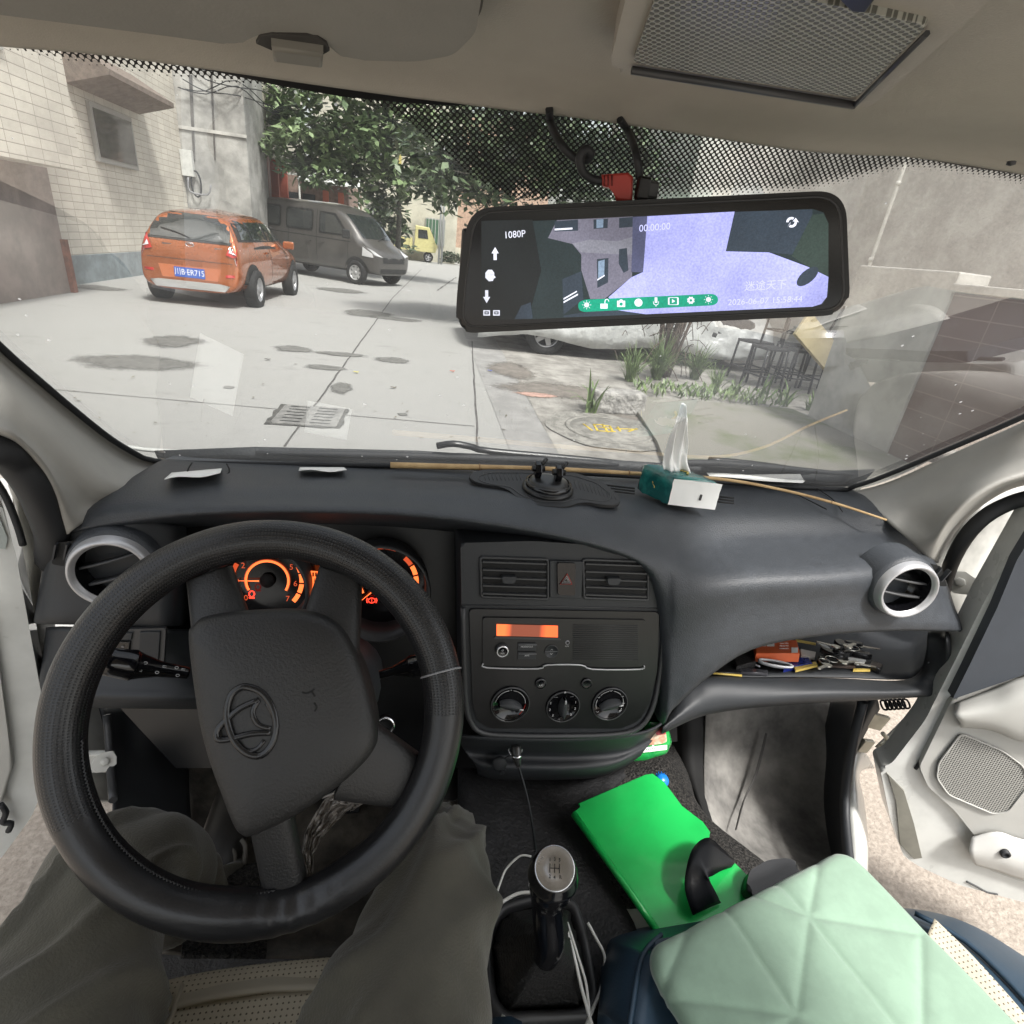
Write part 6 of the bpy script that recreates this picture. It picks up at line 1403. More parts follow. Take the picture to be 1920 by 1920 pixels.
sheet([[dfr.w(*dfr.px(x, y, .02), .02) for x, y in ((1790, 1318), (1860, 1292), (1930, 1266), (2100, 1240))],
       [dfr.w(*dfr.px(x, y, .05), .05) for x, y in ((1790, 1340), (1860, 1330), (1930, 1310), (2100, 1290))],
       [dfr.w(*dfr.px(x, y, .045), .045) for x, y in ((1800, 1355), (1860, 1362), (1930, 1385), (2100, 1400))],
       [dfr.w(*dfr.px(x, y, .018), .018) for x, y in ((1800, 1364), (1860, 1370), (1930, 1394), (2100, 1410))]], 'armrest', light_trim, door_r, n=4, th=.003)
b = MB(); gp_ = roundpoly(DP([(1802, 1375), (1880, 1408), (1918, 1436), (1930, 1470), (1890, 1522), (1862, 1526), (1778, 1490), (1756, 1458), (1760, 1430)], .016), .010); b.poly(dfr, gp_, None, h=.016, th=.004, bev=.002)
b.build('speaker_grille', dotmat('speaker_mesh', (.30, .295, .27), (.03, .03, .03), .0042, rough=.6, thr=.34, rot=0), door_r, uvfr=dfr)
b = MB(); b.tube([dfr.w(*p, .0165) for p in gp_], .0016, light_trim, closed=True, smooth=1, n=6); b.build('grille_rim', None, door_r)
b = MB(); b.tube([dfr.w(*p, .002) for p in DP([(2000, 900), (1900, 1080), (1830, 1215), (1768, 1340), (1728, 1420), (1716, 1440)])], .0035, rubber, n=6); b.build('door_seal', None, door_r)
sheet([[dfr.w(*dfr.px(x, y, .02), .02) for x, y in ((1822, 1570), (1870, 1560), (1920, 1575), (2050, 1600))], [dfr.w(*dfr.px(x, y, .03), .03) for x, y in ((1818, 1600), (1870, 1608), (1920, 1625), (2050, 1650))], [dfr.w(*dfr.px(x, y, .016), .016) for x, y in ((1828, 1622), (1870, 1634), (1920, 1650), (2050, 1680))]], 'door_pocket', M('door_pocket', (.50, .495, .47), .45, var=.04), door_r, n=4, th=.002)
bu, bv = dfr.px(1884, 1600, .03); b = MB(); b.lathe(dfr, bu, bv, [(.0085, .024), (.0085, .034), (.005, .036), (.004, .031), (0, .031)], rubber, n=24); b.build('door_buffer', None, door_r)
b = MB(); b.poly(dfr, DP([(1662, 1448), (1680, 1500), (1686, 1580), (1712, 1608), (1728, 1606), (1712, 1540), (1694, 1480)]), M('door_edge_shade', (.16, .155, .13), .5, var=.2), h=.004, th=.004, bev=.001); b.build('door_corner_shade', None, door_r)  # darker patch on the white door, edge shade painted into its colour
b = MB(); b.tube([dfr.w(*p, .001) for p in DP([(1812, 1652), (1832, 1662), (1850, 1672), (1870, 1676)])], .0022, M('paint_chip', (.05, .05, .05), .7), n=5); b.build('chipped_paint', None, door_r)
# body: A-post on the passenger side
sheet([[(1950, 900, .90), (1850, 940, .86), (1780, 1030, .84), (1745, 1060, .84)],
       [(1960, 980, .88), (1860, 1060, .84), (1800, 1130, .82), (1760, 1150, .84)],
       [(1930, 1060, .86), (1850, 1150, .83), (1800, 1220, .81), (1770, 1260, .84)],
       [(1900, 1140, .85), (1810, 1260, .82), (1760, 1330, .80), (1700, 1340, .84)],
       [(1800, 1300, .86), (1740, 1380, .82), (1690, 1420, .80), (1640, 1400, .84)]], 'body_post', dirty_white, van, n=5, th=.02)
def bolt(x, y, Y, s_, par=van):
    o_ = ony(x, y, Y); fr = Fr(o_, (CAM-o_)); b = MB()
    b.prism([fr.w(s_*1.6*math.cos(a)*(1.2 if k % 3 else 1), s_*1.5*math.sin(a), 0) for k, a in enumerate([i*.785 for i in range(8)])], fr.n*.004, dirty_white, bev=.001)
    b.lathe(fr, 0, 0, [(s_*.62, .004), (s_*.62, .010), (s_*.5, .011), (0, .011)], dirty_white, n=6); b.build('hinge_bolt', None, par)
bolt(1800, 1092, .80, .016); bolt(196, 1428, .70, .010)
b = MB(); o_ = ony(1640, 1345, .80)
b.box(ony(1642, 1352, .80), (.055, .01, .04), steel, rot=Matrix.Rotation(.3, 3, 'Y'), bev=.002); b.box(ony(1622, 1398, .79), (.03, .01, .035), steel, rot=Matrix.Rotation(.2, 3, 'Y'), bev=.002); b.tube([ony(1655, 1375, .795), ony(1664, 1388, .79), ony(1650, 1400, .785)], .005, steel, n=8); b.build('door_hinge', None, van)
b = MB()
for k in range(6): c = ony(1658+k*8, 1322-k*.5, .80); b.tube([c+V((.0, .012*math.cos(a), .010*math.sin(a))) for a in (0, 1.5, 3, 4.5)], .0022, rubber, closed=True, n=6)
b.build('wiring_boot', None, van)
sheet([[(1600, 1395, .80), (1622, 1410, .80), (1640, 1440, .82)], [(1590, 1440, .76), (1605, 1445, .75), (1612, 1450, .78)], [(1584, 1500, .70), (1605, 1500, .69), (1622, 1510, .71)], [(1588, 1580, .63), (1612, 1580, .62), (1628, 1590, .64)], [(1590, 1680, .54), (1612, 1680, .53), (1626, 1690, .55)]], 'door_sill', white_paint, van, n=4, th=.01)
b = MB(); b.tube([ony(x, y, Y) for x, y, Y in ((1618, 1315, .76), (1597, 1400, .735), (1584, 1500, .69), (1590, 1600, .60), (1604, 1700, .51))], .011, plas_low, n=10, flat=.8); b.build('sill_seal', None, van)
# driver's door and body side
lfr = Fr(V((-.62, .62, .35)), (.40, -.91, .05))
def LP(pts, h=0): return [lfr.px(x, y, h) for x, y in pts]
b = MB(); b.poly(lfr, roundpoly(LP([(-300, 820), (0, 935), (30, 1040), (50, 1150), (70, 1260), (92, 1380), (84, 1470), (60, 1530), (0, 1612), (-120, 1700), (-400, 1760), (-420, 820)]), .012), white_paint, h=0, th=.05, bev=.006); door_l = b.build('driver_door', None, van)
b = MB(); b.poly(lfr, LP([(-300, 1040), (-20, 1130), (0, 1260), (16, 1380), (24, 1440), (6, 1500), (-60, 1580), (-300, 1600)], .01), light_trim, h=.012, th=.012, bev=.004); b.build('door_card', None, door_l)
b = MB(); b.tube([lfr.w(*p, .014) for p in LP([(4, 1494), (14, 1510), (8, 1528), (24, 1530), (18, 1545)])], .004, rubber, n=6); b.build('door_buffer', None, door_l)
b = MB(); b.poly(lfr, LP([(-220, 860), (-10, 950), (14, 1010), (10, 1030), (-220, 1010)], .004), M('door_window_glass', (.35, .38, .36), .1), h=.003); b.build('window_pane', None, door_l)
b = MB(); b.tube([lfr.w(*p, .004) for p in LP([(-20, 880), (12, 930), (34, 985), (44, 1020)])], .004, rubber, n=6); b.build('window_seal', None, door_l)
sheet([[(30, 900, .80), (70, 1000, .82), (110, 1060, .84)], [(40, 1050, .80), (66, 1060, .80), (110, 1100, .84)], [(52, 1160, .78), (72, 1170, .79), (110, 1200, .84)], [(74, 1300, .76), (100, 1320, .77), (200, 1330, .84)], [(92, 1400, .74), (160, 1400, .76), (240, 1400, .82)], [(100, 1500, .68), (170, 1500, .70), (240, 1500, .76)]], 'body_post', dirty_white, van, n=5, th=.02)
b = MB(); b.box(ony(186, 1428, .73), (.05, .01, .045), white_paint, bev=.004); b.box(ony(20, 1130, .77), (.02, .02, .05), dirty_white, rot=Matrix.Rotation(.3, 3, 'Y'), bev=.002); b.tube([ony(52, 1258, .77), ony(72, 1290, .76)], .008, rubber, n=8); b.build('door_hinge', None, van)
b = MB(); b.prism([V((-.48, -.5, .385)), V((-.55, -.5, .385)), V((-.58, .6, .385)), V((-.49, .6, .385))], (0, 0, -.06), white_paint, bev=.01); b.build('door_sill', None, van)
# --- cowl, bonnet edge and wipers outside the glass
b = MB(); b.box((.24, 1.09, .915), (1.42, .24, .05), M('cowl_plastic', (.02, .022, .024), .55, bump=.3, bs=200), bev=.01); b.build('cowl', None, van)
b = MB(); rows = [[wf.P(x, y, -.03+.0) for x, y in ((290, 845), (480, 838), (780, 845), (1000, 858), (1180, 864), (1300, 872), (1500, 886), (1640, 880))], [wf.P(x, y, -.012) for x, y in ((300, 866), (480, 868), (780, 872), (1000, 876), (1180, 885), (1300, 896), (1500, 910), (1610, 912))]]
b.grid(rows); b.build('scuttle_edge', MATS['cowl_plastic'], van, mods=[('SOLIDIFY', dict(thickness=.004, offset=0))])
def wiper(pts, arm, name):
    b = MB(); b.tube([wf.P(x, y, -.022) for x, y in pts], [.003]+[.007]*(len(pts)-2)+[.003], rubber, n=6); o = b.build(name, None, van)
    b = MB(); b.tube([wf.P(x, y, -.032) for x, y in arm], .006, plas_black, n=8); b.build('wiper_arm', None, o)
    b = MB(); q = wf.P(*pts[len(pts)//2], -.034); b.box(q, (.05, .014, .014), plas_grey, bev=.003); b.build('wiper_clip', None, o)
wiper([(480, 848), (660, 852), (880, 858), (1040, 864), (1160, 872)], [(820, 836), (850, 832), (885, 838), (920, 846), (1100, 862), (1300, 884)], 'wiper')
wiper([(1170, 880), (1300, 868), (1440, 876), (1600, 890)], [(1330, 862), (1400, 868), (1500, 882), (1560, 896)], 'wiper')
b = MB(); b.tube([wf.P(240, 838, -.05), wf.P(300, 845, -.05), wf.P(480, 852, -.05)], .004, white_paint, n=6); b.tube([wf.P(1340, 890, -.05), wf.P(1540, 905, -.05), wf.P(1620, 900, -.05)], .004, white_paint, n=6); b.build('bonnet_edge', None, van)

# =================================================================== THINGS LYING AND HANGING IN THE VAN
# --- dashcam mirror
mo = CAM+ray(1228, 492)*.43; mn = (CAM-mo).normalized(); mf = Fr(mo, mn)
Zm = lambda X, Y: (840+X/2.4, 340+Y/2.4)
MP = lambda pts, h=0: [mf.px(*Zm(x, y), h) for x, y in pts]
dc = thing('dashcam_mirror', 'wide black dashcam mirror with lit rear camera screen hanging before the windscreen', 'dashcam', mo)
out = roundpoly(MP([(96, 120), (1790, 38), (1812, 600), (34, 686), (40, 480)]), .019, 10)
b = MB(); b.poly(mf, out, plas_black, h=.0, th=.026, bev=.006); b.build('housing', None, dc)
inn = roundpoly(MP([(122, 142), (1762, 64), (1784, 576), (66, 658), (76, 480)], .0005), .016, 10)
b = MB(); b.poly(mf, inn, plas_gloss, h=.0006, th=.0005); glass_ = b.build('front_glass', None, dc)
b = MB(); b.tube([mf.w(*p, .0004) for p in inn], .0009, plas_grey, closed=True, smooth=1, n=6); b.build('inner_rim', None, dc)
def scr(n, c, s=1.0):
    m = M('screen_'+n, (.0, .0, .0), .25, emit=c, es=s); t = m.node_tree; tc = t.nodes.new("ShaderNodeTexCoord"); L = t.links
    col_ = None
    for sc_, k in ((14, .45), (700, .25)):
        nn = t.nodes.new("ShaderNodeTexNoise"); nn.inputs["Scale"].default_value = sc_; nn.inputs["Detail"].default_value = 5; L.new(tc.outputs["Object"], nn.inputs["Vector"])
        mr = t.nodes.new("ShaderNodeMapRange"); mr.inputs[1].default_value = .25; mr.inputs[2].default_value = .75; mr.inputs[3].default_value = s*(1-k); mr.inputs[4].default_value = s*(1+k*.6); L.new(nn.outputs[0], mr.inputs[0])
        if col_ is None: col_ = mr
        else:
            mu = t.nodes.new("ShaderNodeMath"); mu.operation = 'MULTIPLY'; L.new(col_.outputs[0], mu.inputs[0]); L.new(mr.outputs[0], mu.inputs[1]); L.new(mu.outputs[0], t.nodes["Principled BSDF"].inputs["Emission Strength"])
    return m
sA, sB, sC, sD, sE, sG, sW = scr('teal', (.012, .020, .022)), scr('sky', (.30, .31, .62)), scr('wall', (.12, .115, .15)), scr('slate', (.022, .032, .045)), scr('strip', (.06, .065, .12)), scr('toolbar', (.0, .22, .13)), scr('white', (.62, .63, .72))
b = MB()
def sp_poly(pts, m, k): b.poly(mf, MP(pts, .001+k*.0001), m, h=.001+k*.0001)
sp_poly([(150, 188), (820, 160), (1640, 124), (1690, 140), (1712, 190), (1712, 500), (1690, 550), (1640, 566), (380, 620), (150, 622)], sA, 0)
sp_poly([(600, 330), (560, 282), (450, 255), (490, 175), (832, 158), (828, 432), (705, 528), (640, 530), (600, 400)], sC, 1)
sp_poly([(895, 157), (1290, 136), (1250, 315), (1445, 320), (1620, 385), (1712, 430), (1705, 520), (1680, 552), (1640, 564), (890, 598), (760, 580), (722, 522), (825, 432), (878, 408)], sB, 2)
sp_poly([(832, 160), (897, 157), (878, 410), (825, 408)], sE, 3)
sp_poly([(1290, 137), (1640, 126), (1640, 150), (1550, 330), (1445, 320), (1250, 315)], sD, 3)
sp_poly([(1640, 150), (1690, 145), (1712, 190), (1712, 430), (1620, 385), (1545, 335)], scr('olive', (.022, .035, .030)), 3)
sp_poly([(480, 180), (585, 172), (585, 222), (480, 226)], sD, 4); sp_poly([(480, 213), (560, 208), (560, 216), (480, 221)], sW, 5)
sp_poly([(655, 172), (720, 168), (718, 210), (655, 214)], sD, 4); sp_poly([(668, 172), (700, 170), (698, 208), (668, 210)], scr('pane', (.16, .22, .30)), 5)
sp_poly([(770, 165), (832, 160), (830, 205), (770, 210)], sD, 4)
sp_poly([(670, 350), (722, 345), (720, 455), (672, 480)], sD, 4); sp_poly([(676, 360), (705, 352), (703, 420), (676, 436)], MATS['screen_pane'], 5); sp_poly([(672, 440), (705, 420), (705, 426), (672, 447)], sW, 6)
sp_poly([(770, 305), (805, 300), (812, 400), (790, 412), (768, 370)], sD, 4)
sp_poly([(515, 440), (600, 405), (610, 530), (520, 600)], sD, 4); sp_poly([(520, 540), (585, 505), (585, 512), (520, 548)], sW, 5); sp_poly([(520, 526), (580, 492), (580, 498), (520, 533)], sW, 5)
sp_poly([(560, 280), (640, 262), (760, 270), (830, 250), (828, 330), (700, 325), (600, 320)], scr('tank', (.16, .16, .19)), 3)
sp_poly([(300, 620), (330, 560), (372, 545), (382, 618)], sD, 3); sp_poly([(890, 598), (730, 575), (640, 585), (520, 604), (520, 612)], sD, 4)
q = [(1618+48*math.cos(a)-12*math.sin(a), 428-36*math.cos(a)-26*math.sin(a)) for a in [k*.35 for k in range(18)]]; sp_poly(q, sD, 4)
sp_poly([(150, 178), (380, 172), (420, 400), (360, 622), (150, 622)], scr('black', (.006, .008, .009)), 1)
b.build('screen_picture', None, dc)
b = MB(); q = MP([(608, 533), (1195, 506), (1215, 520), (1215, 545), (1195, 558), (608, 588), (588, 578), (584, 548)], .002); b.poly(mf, roundpoly(q, .003), sG, h=.002); b.build('screen_toolbar', None, dc)
b = MB(); K = .0024
def at_(x, y): return mf.px(*Zm(x, y), K)
rt_ = math.atan2(at_(1100, 560)[1]-at_(600, 585)[1], at_(1100, 560)[0]-at_(600, 585)[0])
s_u = abs(at_(700, 560)[0]-at_(600, 564)[0])/100
b.text("1080P", mf, *at_(300, 240), 40*s_u, sW, h=K, rot=rt_); sF = M('screen_faint', (0, 0, 0), .3, emit=(.42, .43, .68), es=1); b.text("00:00:00", mf, *at_(930, 208), 38*s_u, sF, h=K, rot=rt_)
b.text("迷途天下", mf, *at_(1430, 470), 42*s_u, sF, h=K, rot=rt_); b.text("2026-06-07 15:58:44", mf, *at_(1425, 538), 34*s_u, sF, h=K, rot=rt_, sx=1.05)
def gl(cx, cy, pts, m=sW, s=1): 
    b.poly(mf, [at_(cx+x*s, cy+y*s) for x, y in pts], m, h=K)
ar = [(0, -30), (16, -2), (7, -2), (7, 28), (-7, 28), (-7, -2), (-16, -2)]
gl(212, 326, ar); gl(174, 518, [(x, -y) for x, y in ar][::-1])
gl(188, 424, [(-20, -12), (-8, -26), (10, -26), (20, -12), (20, 0), (27, 8), (18, 14), (14, 24), (-4, 26), (-20, 10)])
for cx in (174, 218): gl(cx, 592, [(-15, -12), (15, -12), (15, 12), (-15, 12)]); gl(cx, 592, [(-9, -7), (9, -7), (9, 7), (-9, 7)], plas_gloss) if False else b.poly(mf, [at_(cx+x, 592+y) for x, y in ((-10, -7), (10, -7), (10, 7), (-10, 7))], sD, h=K+.0001); b.poly(mf, [at_(cx+x, 592+y) for x, y in ((-5, -2), (5, -2), (5, 2), (-5, 2))], sW, h=K+.0002)
for a0 in (0, math.pi):
    P = [(24*math.cos(a0+t_), 24*math.sin(a0+t_)) for t_ in [k*.3 for k in range(8)]]+[(13*math.cos(a0+t_), 13*math.sin(a0+t_)) for t_ in [k*.3 for k in range(7, -1, -1)]]
    gl(1546, 184, P); gl(1546+19*math.cos(a0-.1), 184+19*math.sin(a0-.1), [(-14*math.cos(a0), -2), (14, 2), (0, -18 if a0 == 0 else 18)])
def ylin(x): return 556-(x-624)*(24/548)
for x in (624, 1172):
    y = ylin(x); gl(x, y, [(11*math.cos(k*.5), 11*math.sin(k*.5)) for k in range(13)])
    for k in range(8): a = k*math.pi/4; gl(x, y, [(15*math.cos(a-.12), 15*math.sin(a-.12)), (22*math.cos(a), 22*math.sin(a)), (15*math.cos(a+.12), 15*math.sin(a+.12))])
gl(702, ylin(702)+4, [(-16, -6), (16, -6), (16, 16), (-16, 16)]); b.tube([mf.w(*at_(706+x, ylin(702)+y), K) for x, y in ((0, -4), (2, -18), (12, -22), (18, -12))], 2*s_u, sW, n=4)
y = ylin(779); gl(779, y, [(-18, -12), (-8, -12), (-5, -17), (5, -17), (8, -12), (18, -12), (18, 16), (-18, 16)]); b.poly(mf, [at_(779+8*math.cos(k*.5), y+3+8*math.sin(k*.5)) for k in range(13)], sG, h=K+.0001)
gl(857, ylin(857), [(18*math.cos(k*.4), 18*math.sin(k*.4)) for k in range(16)])
y = ylin(936); gl(936, y-4, [(-6, -16), (6, -16), (6, 8), (-6, 8)]); b.tube([mf.w(*at_(936+x, y+yy), K) for x, yy in ((-12, -2), (-9, 10), (0, 14), (9, 10), (12, -2))], 1.6*s_u, sW, n=4); b.tube([mf.w(*at_(936, y+14), K), mf.w(*at_(936, y+22), K)], 1.6*s_u, sW, n=4, smooth=1)
y = ylin(1014); b.tube([mf.w(*at_(1014+x, y+yy), K) for x, yy in ((-18, -16), (18, -16), (18, 16), (-18, 16))], 1.8*s_u, sW, n=4, smooth=1, closed=True); gl(1014, y, [(-6, -9), (9, 0), (-6, 9)])
for s__ in (-1, 1): gl(1014+s__*21, y, [(-3, -16), (3, -16), (3, 16), (-3, 16)])
y = ylin(1093); gl(1093, y, [((18 if k % 2 else 14)*math.cos(k*.393), (18 if k % 2 else 14)*math.sin(k*.393)) for k in range(16)]); b.poly(mf, [at_(1093+6*math.cos(k*.5), y+6*math.sin(k*.5)) for k in range(13)], sG, h=K+.0001)
b.build('screen_symbols', None, dc, norm=False)
b = MB(); b.box(mf.w(*mf.px(863, 490), -.010), (.006, .014, .05), plas_black, bev=.002); b.build('side_knob', None, dc)
# red angled plug and black plug with their cables
redm = M('red_plug_plastic', (.33, .035, .025), .45)
pr_ = Fr(mf.P(1160, 350, -.012), mn); b = MB(); c = [pr_.px(*p) for p in ((1128, 328), (1178, 324), (1187, 332), (1185, 378), (1155, 378), (1152, 354), (1130, 350))]
b.poly(pr_, c, redm, h=.004, th=.012, bev=.002)
for k in range(3): 
    q = pr_.px(1134+k*7, 330); q2 = pr_.px(1134+k*7, 350); b.tube([pr_.w(*q, .0045), pr_.w(*q2, .0045)], .0006, M('red_groove', (.12, .01, .008), .6) if k == 0 else MATS['red_groove'], n=4, smooth=1)
b.build('red_plug', None, dc)
b = MB(); b.tube([wf.P(1030, 205, .02), wf.P(1033, 232, .02), mf.P(1050, 268, -.01), mf.P(1078, 296, -.01), mf.P(1100, 300, -.008), mf.P(1108, 288, -.004), mf.P(1098, 280, .0), mf.P(1087, 296, .0), mf.P(1093, 322, -.004), mf.P(1112, 336, -.010), mf.P(1130, 339, -.012)], .0032, rubber, n=8, smooth=5); b.build('power_cable', None, dc)
b = MB(); b.tube([wf.P(1162, 224, .02), wf.P(1178, 248, .02), mf.P(1192, 285, -.012), mf.P(1200, 335, -.014)], .0028, rubber, n=8, smooth=5); b.box(mf.P(1205, 354, -.012), (.0095, .010, .016), plas_black, bev=.002); b.box(mf.P(1222, 357, -.014), (.009, .008, .012), plas_grey, bev=.002); b.build('camera_cable', None, dc)
b = MB(); o_ = mf.w(0, .01, -.03); b.tube([o_, wf.P(1228, 400, .01)], .008, plas_black, n=10, smooth=1); b.build('mount_arm', None, dc)

# --- phone holder pad
zf = Fr(onz(1025, 925, 1.0585), (0, -.03, 1), V((0, 1, .03)))
ph = thing('phone_holder', 'black sticky pad with suction disc and two hinge posts on the dashboard', 'phone holder', zf.o)
padm = M('pad_silicone', (.012, .012, .013), .55, bump=.2, bs=400, dist=.001)
po = roundpoly([zf.px(*p) for p in ((878, 893), (905, 884), (985, 884), (1078, 890), (1130, 908), (1163, 936), (1160, 950), (1130, 951), (1092, 944), (1062, 955), (1003, 952), (968, 936), (948, 918), (905, 912), (882, 904))], .012, 5)
b = MB(); b.poly(zf, po, padm, h=.004, th=.005, bev=.0018); b.build('pad', None, ph)
b = MB(); po2 = [((x-zf.px(1022, 918)[0])*.88+zf.px(1022, 918)[0], (y-zf.px(1022, 918)[1])*.78+zf.px(1022, 918)[1]) for x, y in po]
b.tube([zf.w(*p, .0042) for p in po2], .0009, plas_grey, closed=True, smooth=1, n=5)
for k in range(34):
    x = 905+k*7.4
    if 975 < x < 1075: continue
    yc = 897 if x < 975 else 912+(x-1075)*.30; b.tube([zf.w(*zf.px(x, yc-7), .0042), zf.w(*zf.px(x+5, yc+8), .0042)], .0005, plas_grey, n=4, smooth=1)
b.build('ribbing', None, ph)
u, v = zf.px(1026, 922); b = MB(); b.lathe(zf, u, v, [(.040, .004), (.0405, .008), (.034, .0115), (.033, .0105), (.030, .019), (.020, .021), (0, .021)], plas_black, n=44); b.lathe(zf, u, v, [(.036, .0112), (.0362, .0165), (.033, .0180)], plas_gloss, n=44); b.build('suction_disc', None, ph)
for x, y in ((1008, 893), (1046, 900)):
    u2, v2 = zf.px(x, y, .02); b = MB()
    b.prism([zf.w(u2-.006, v2-.008, .02), zf.w(u2-.006, v2+.006, .02), zf.w(u2-.006, v2+.010, .034), zf.w(u2-.006, v2+.004, .044), zf.w(u2-.006, v2-.006, .042), zf.w(u2-.006, v2-.012, .032)], zf.u*.010, plas_gloss, bev=.002)
    b.tube([zf.w(u2-.011, v2-.002, .034), zf.w(u2+.009, v2-.002, .034)], .0048, plas_black, n=12, smooth=1); b.tube([zf.w(u2+.004, v2, .04), zf.w(u2+.012, v2+.006, .048)], .003, plas_black, n=8, smooth=1)
    b.build('hinge_post', None, ph)
# --- tissue pack
tz_ = 1.047
BL, BR, BK = onz(1250, 946, tz_), onz(1338, 956, tz_), onz(1192, 917, tz_)
h_ = ony(1256, 895, BL.y).z-tz_; ux_ = (BR-BL); uy_ = (BK-BL)*1.0; 
tp = thing('tissue_pack', 'teal and white pack of tissues with one tissue pulled up on the dashboard', 'tissue pack', BL)
teal = M('teal_wrapper', (.008, .085, .085), .22, c2=(.02, .20, .18), vs_=14, lo=.45, hi=.6, bump=.5, bs=35, dist=.004, coat=.6); whitew = M('white_wrapper', (.8, .81, .8), .3, bump=.3, bs=40, dist=.003)
def TB(a, c, h, jit=0): return BL+ux_*a+uy_*c+V((0, 0, h*h_))
b = MB(); rows = []
for i in range(13):
    c = i/12; row = []; e = min(c, 1-c); s_ = 1-.06*max(0, 1-e/.1)**2
    for a, h in ((0, 0), (0, .3), (0, .7), (.02, .96), (.1, 1.02), (.35, 1.04), (.65, 1.05), (.9, 1.02), (.98, .96), (1, .7), (1, .3), (1, 0)):
        n_ = .035*noise.noise(V((a*4, c*6, h*4))); row.append(TB(.5+(a-.5)*s_+n_, c, (h-.5)*s_+.5+n_))
    rows.append(row)
g = b.grid(rows, teal); b.bm.faces.new(g[-1]).material_index = b.mi(teal); b.bm.faces.new(g[0][::-1]).material_index = b.mi(teal); b.build('wrapper', None, tp, smooth=True)
b = MB(); fn = -uy_.normalized(); P = lambda a, h, o=0: TB(a, 0, h)+fn*(.0015+o)
g = b.grid([[P(a/8, .02+.95*h/6, .0016*noise.noise(V((a*1.1, h*1.3, 0)))+.0005) for a in range(9)] for h in range(7)], whitew); b.build('white_end', None, tp)
b = MB(); b.box(P(.62, .42, .002), (.003, .002, .010), plas_grey); b.build('print_mark', None, tp)
b = MB(); tf_ = Fr(TB(0, .5, .45)-ux_.normalized()*.0015, -ux_); 
for k, (x, y) in enumerate(((-.01, .004), (.004, .002))): b.tube([tf_.w(x, y, .0008), tf_.w(x+.008, y+.001, .0008), tf_.w(x+.012, y-.001, .0008)], .0007, M('gold_print', (.45, .35, .08), .4) if k == 0 else MATS['gold_print'], n=4)
b.tube([TB(.5, .3, 1.06), TB(.6, .45, 1.07), TB(.55, .6, 1.06)], .0022, MATS['gold_print'], n=6, flat=.3, upv=(0, 0, 1)); b.build('gold_print', None, tp)
tiss = M('tissue_paper', (.86, .86, .85), .9, bump=.4, bs=80, dist=.003)
tt = [(1272, 882, .026), (1268, 866, .036), (1268, 845, .032), (1270, 820, .022), (1276, 795, .012), (1280, 772, .006), (1284, 758, .003)]
b = MB(); rows = []; Yt = TB(.4, .5, 1).y
tt2 = [(1246, 884, 1296), (1244, 868, 1290), (1252, 848, 1288), (1256, 826, 1288), (1264, 804, 1286), (1270, 784, 1289), (1274, 768, 1288), (1279, 757, 1284)]
for i, (x0_, y_, x1_) in enumerate(tt2):
    row = []
    for k in range(13):
        s_ = k/12; c = ony(x0_+(x1_-x0_)*s_, y_+4*noise.noise(V((k*.5, i*.7, 9))), Yt); row.append(c+V((0, .022*noise.noise(V((k*.42, i*.23, 3)))+.010*noise.noise(V((k*1.1, i*.5, 5))), 0)))
    rows.append(row)
b.grid(rows); b.build('tissue', tiss, tp, smooth=True, mods=[('SUBSURF', dict(levels=2, render_levels=2)), ('SOLIDIFY', dict(thickness=.0006))])
# --- bamboo stick
bam = M('bamboo', (.40, .26, .12), .6, c2=(.52, .36, .18), vs_=30)
pts = [(732, 872, 1.061), (900, 876, 1.064), (1050, 880, 1.066), (1180, 887, 1.065), (1340, 897, 1.062), (1450, 915, 1.058), (1560, 942, 1.054), (1662, 975, 1.040)]
b = MB(); P = [onz(*p) for p in pts]; b.tube(P, [.0050, .0046, .0040, .0034, .0030, .0026, .0024, .0018], bam, n=10, smooth=6)
for t_, k in ((0, 0), (2, 0), (5, 0)): b.tube([P[t_+1]-(P[t_+1]-P[t_]).normalized()*.002, P[t_+1]], .0058-.0006*t_, M('bamboo_node', (.25, .15, .07), .7) if t_ == 0 else MATS['bamboo_node'], n=10, smooth=1)
b.build('bamboo_stick', None, label='long thin bamboo stick lying along the base of the windscreen', cat='stick', origin=P[0])
# --- paper slips
def slip(px, z, name, label, m, cat='paper'):
    b = MB(); P = [onz(x, y, z) for x, y in px]; b.grid([[P[0].lerp(P[1], k/6)+V((0, 0, .002*math.sin(k*.9))) for k in range(7)], [P[3].lerp(P[2], k/6)+V((0, 0, .001*math.sin(k*1.3))) for k in range(7)]]); b.build(name, m, label=label, cat=cat, origin=P[0], mods=[('SOLIDIFY', dict(thickness=.0008))])
paper = M('paper', (.82, .82, .79), .8)
def slip2(far, near, zf_, zn_, name, label):
    b = MB(); A0, A1 = onz(*far[0], zf_), onz(*far[1], zf_); B0, B1 = onz(*near[0], zn_), onz(*near[1], zn_)
    b.grid([[A0.lerp(A1, k/8).lerp(B0.lerp(B1, k/8), j/4)+V((0, 0, .002*math.sin(k*.9)*j/4)) for k in range(9)] for j in range(5)]); b.build(name, paper, label=label, cat='paper', origin=A0, mods=[('SOLIDIFY', dict(thickness=.0008))])
slip2(((322, 886), (416, 878)), ((308, 898), (413, 888)), 1.046, 1.078, 'paper_slip', 'folded white paper slip on the driver end of the dashboard')
slip2(((562, 876), (645, 876)), ((560, 882), (650, 882)), 1.046, 1.062, 'paper_strip', 'narrow pale strip of paper under the windscreen edge')
slip([(1325, 886), (1510, 900), (1505, 906), (1330, 893)], 1.052, 'paper_strip', 'pale paper strip lying between tissue pack and pillar', paper)
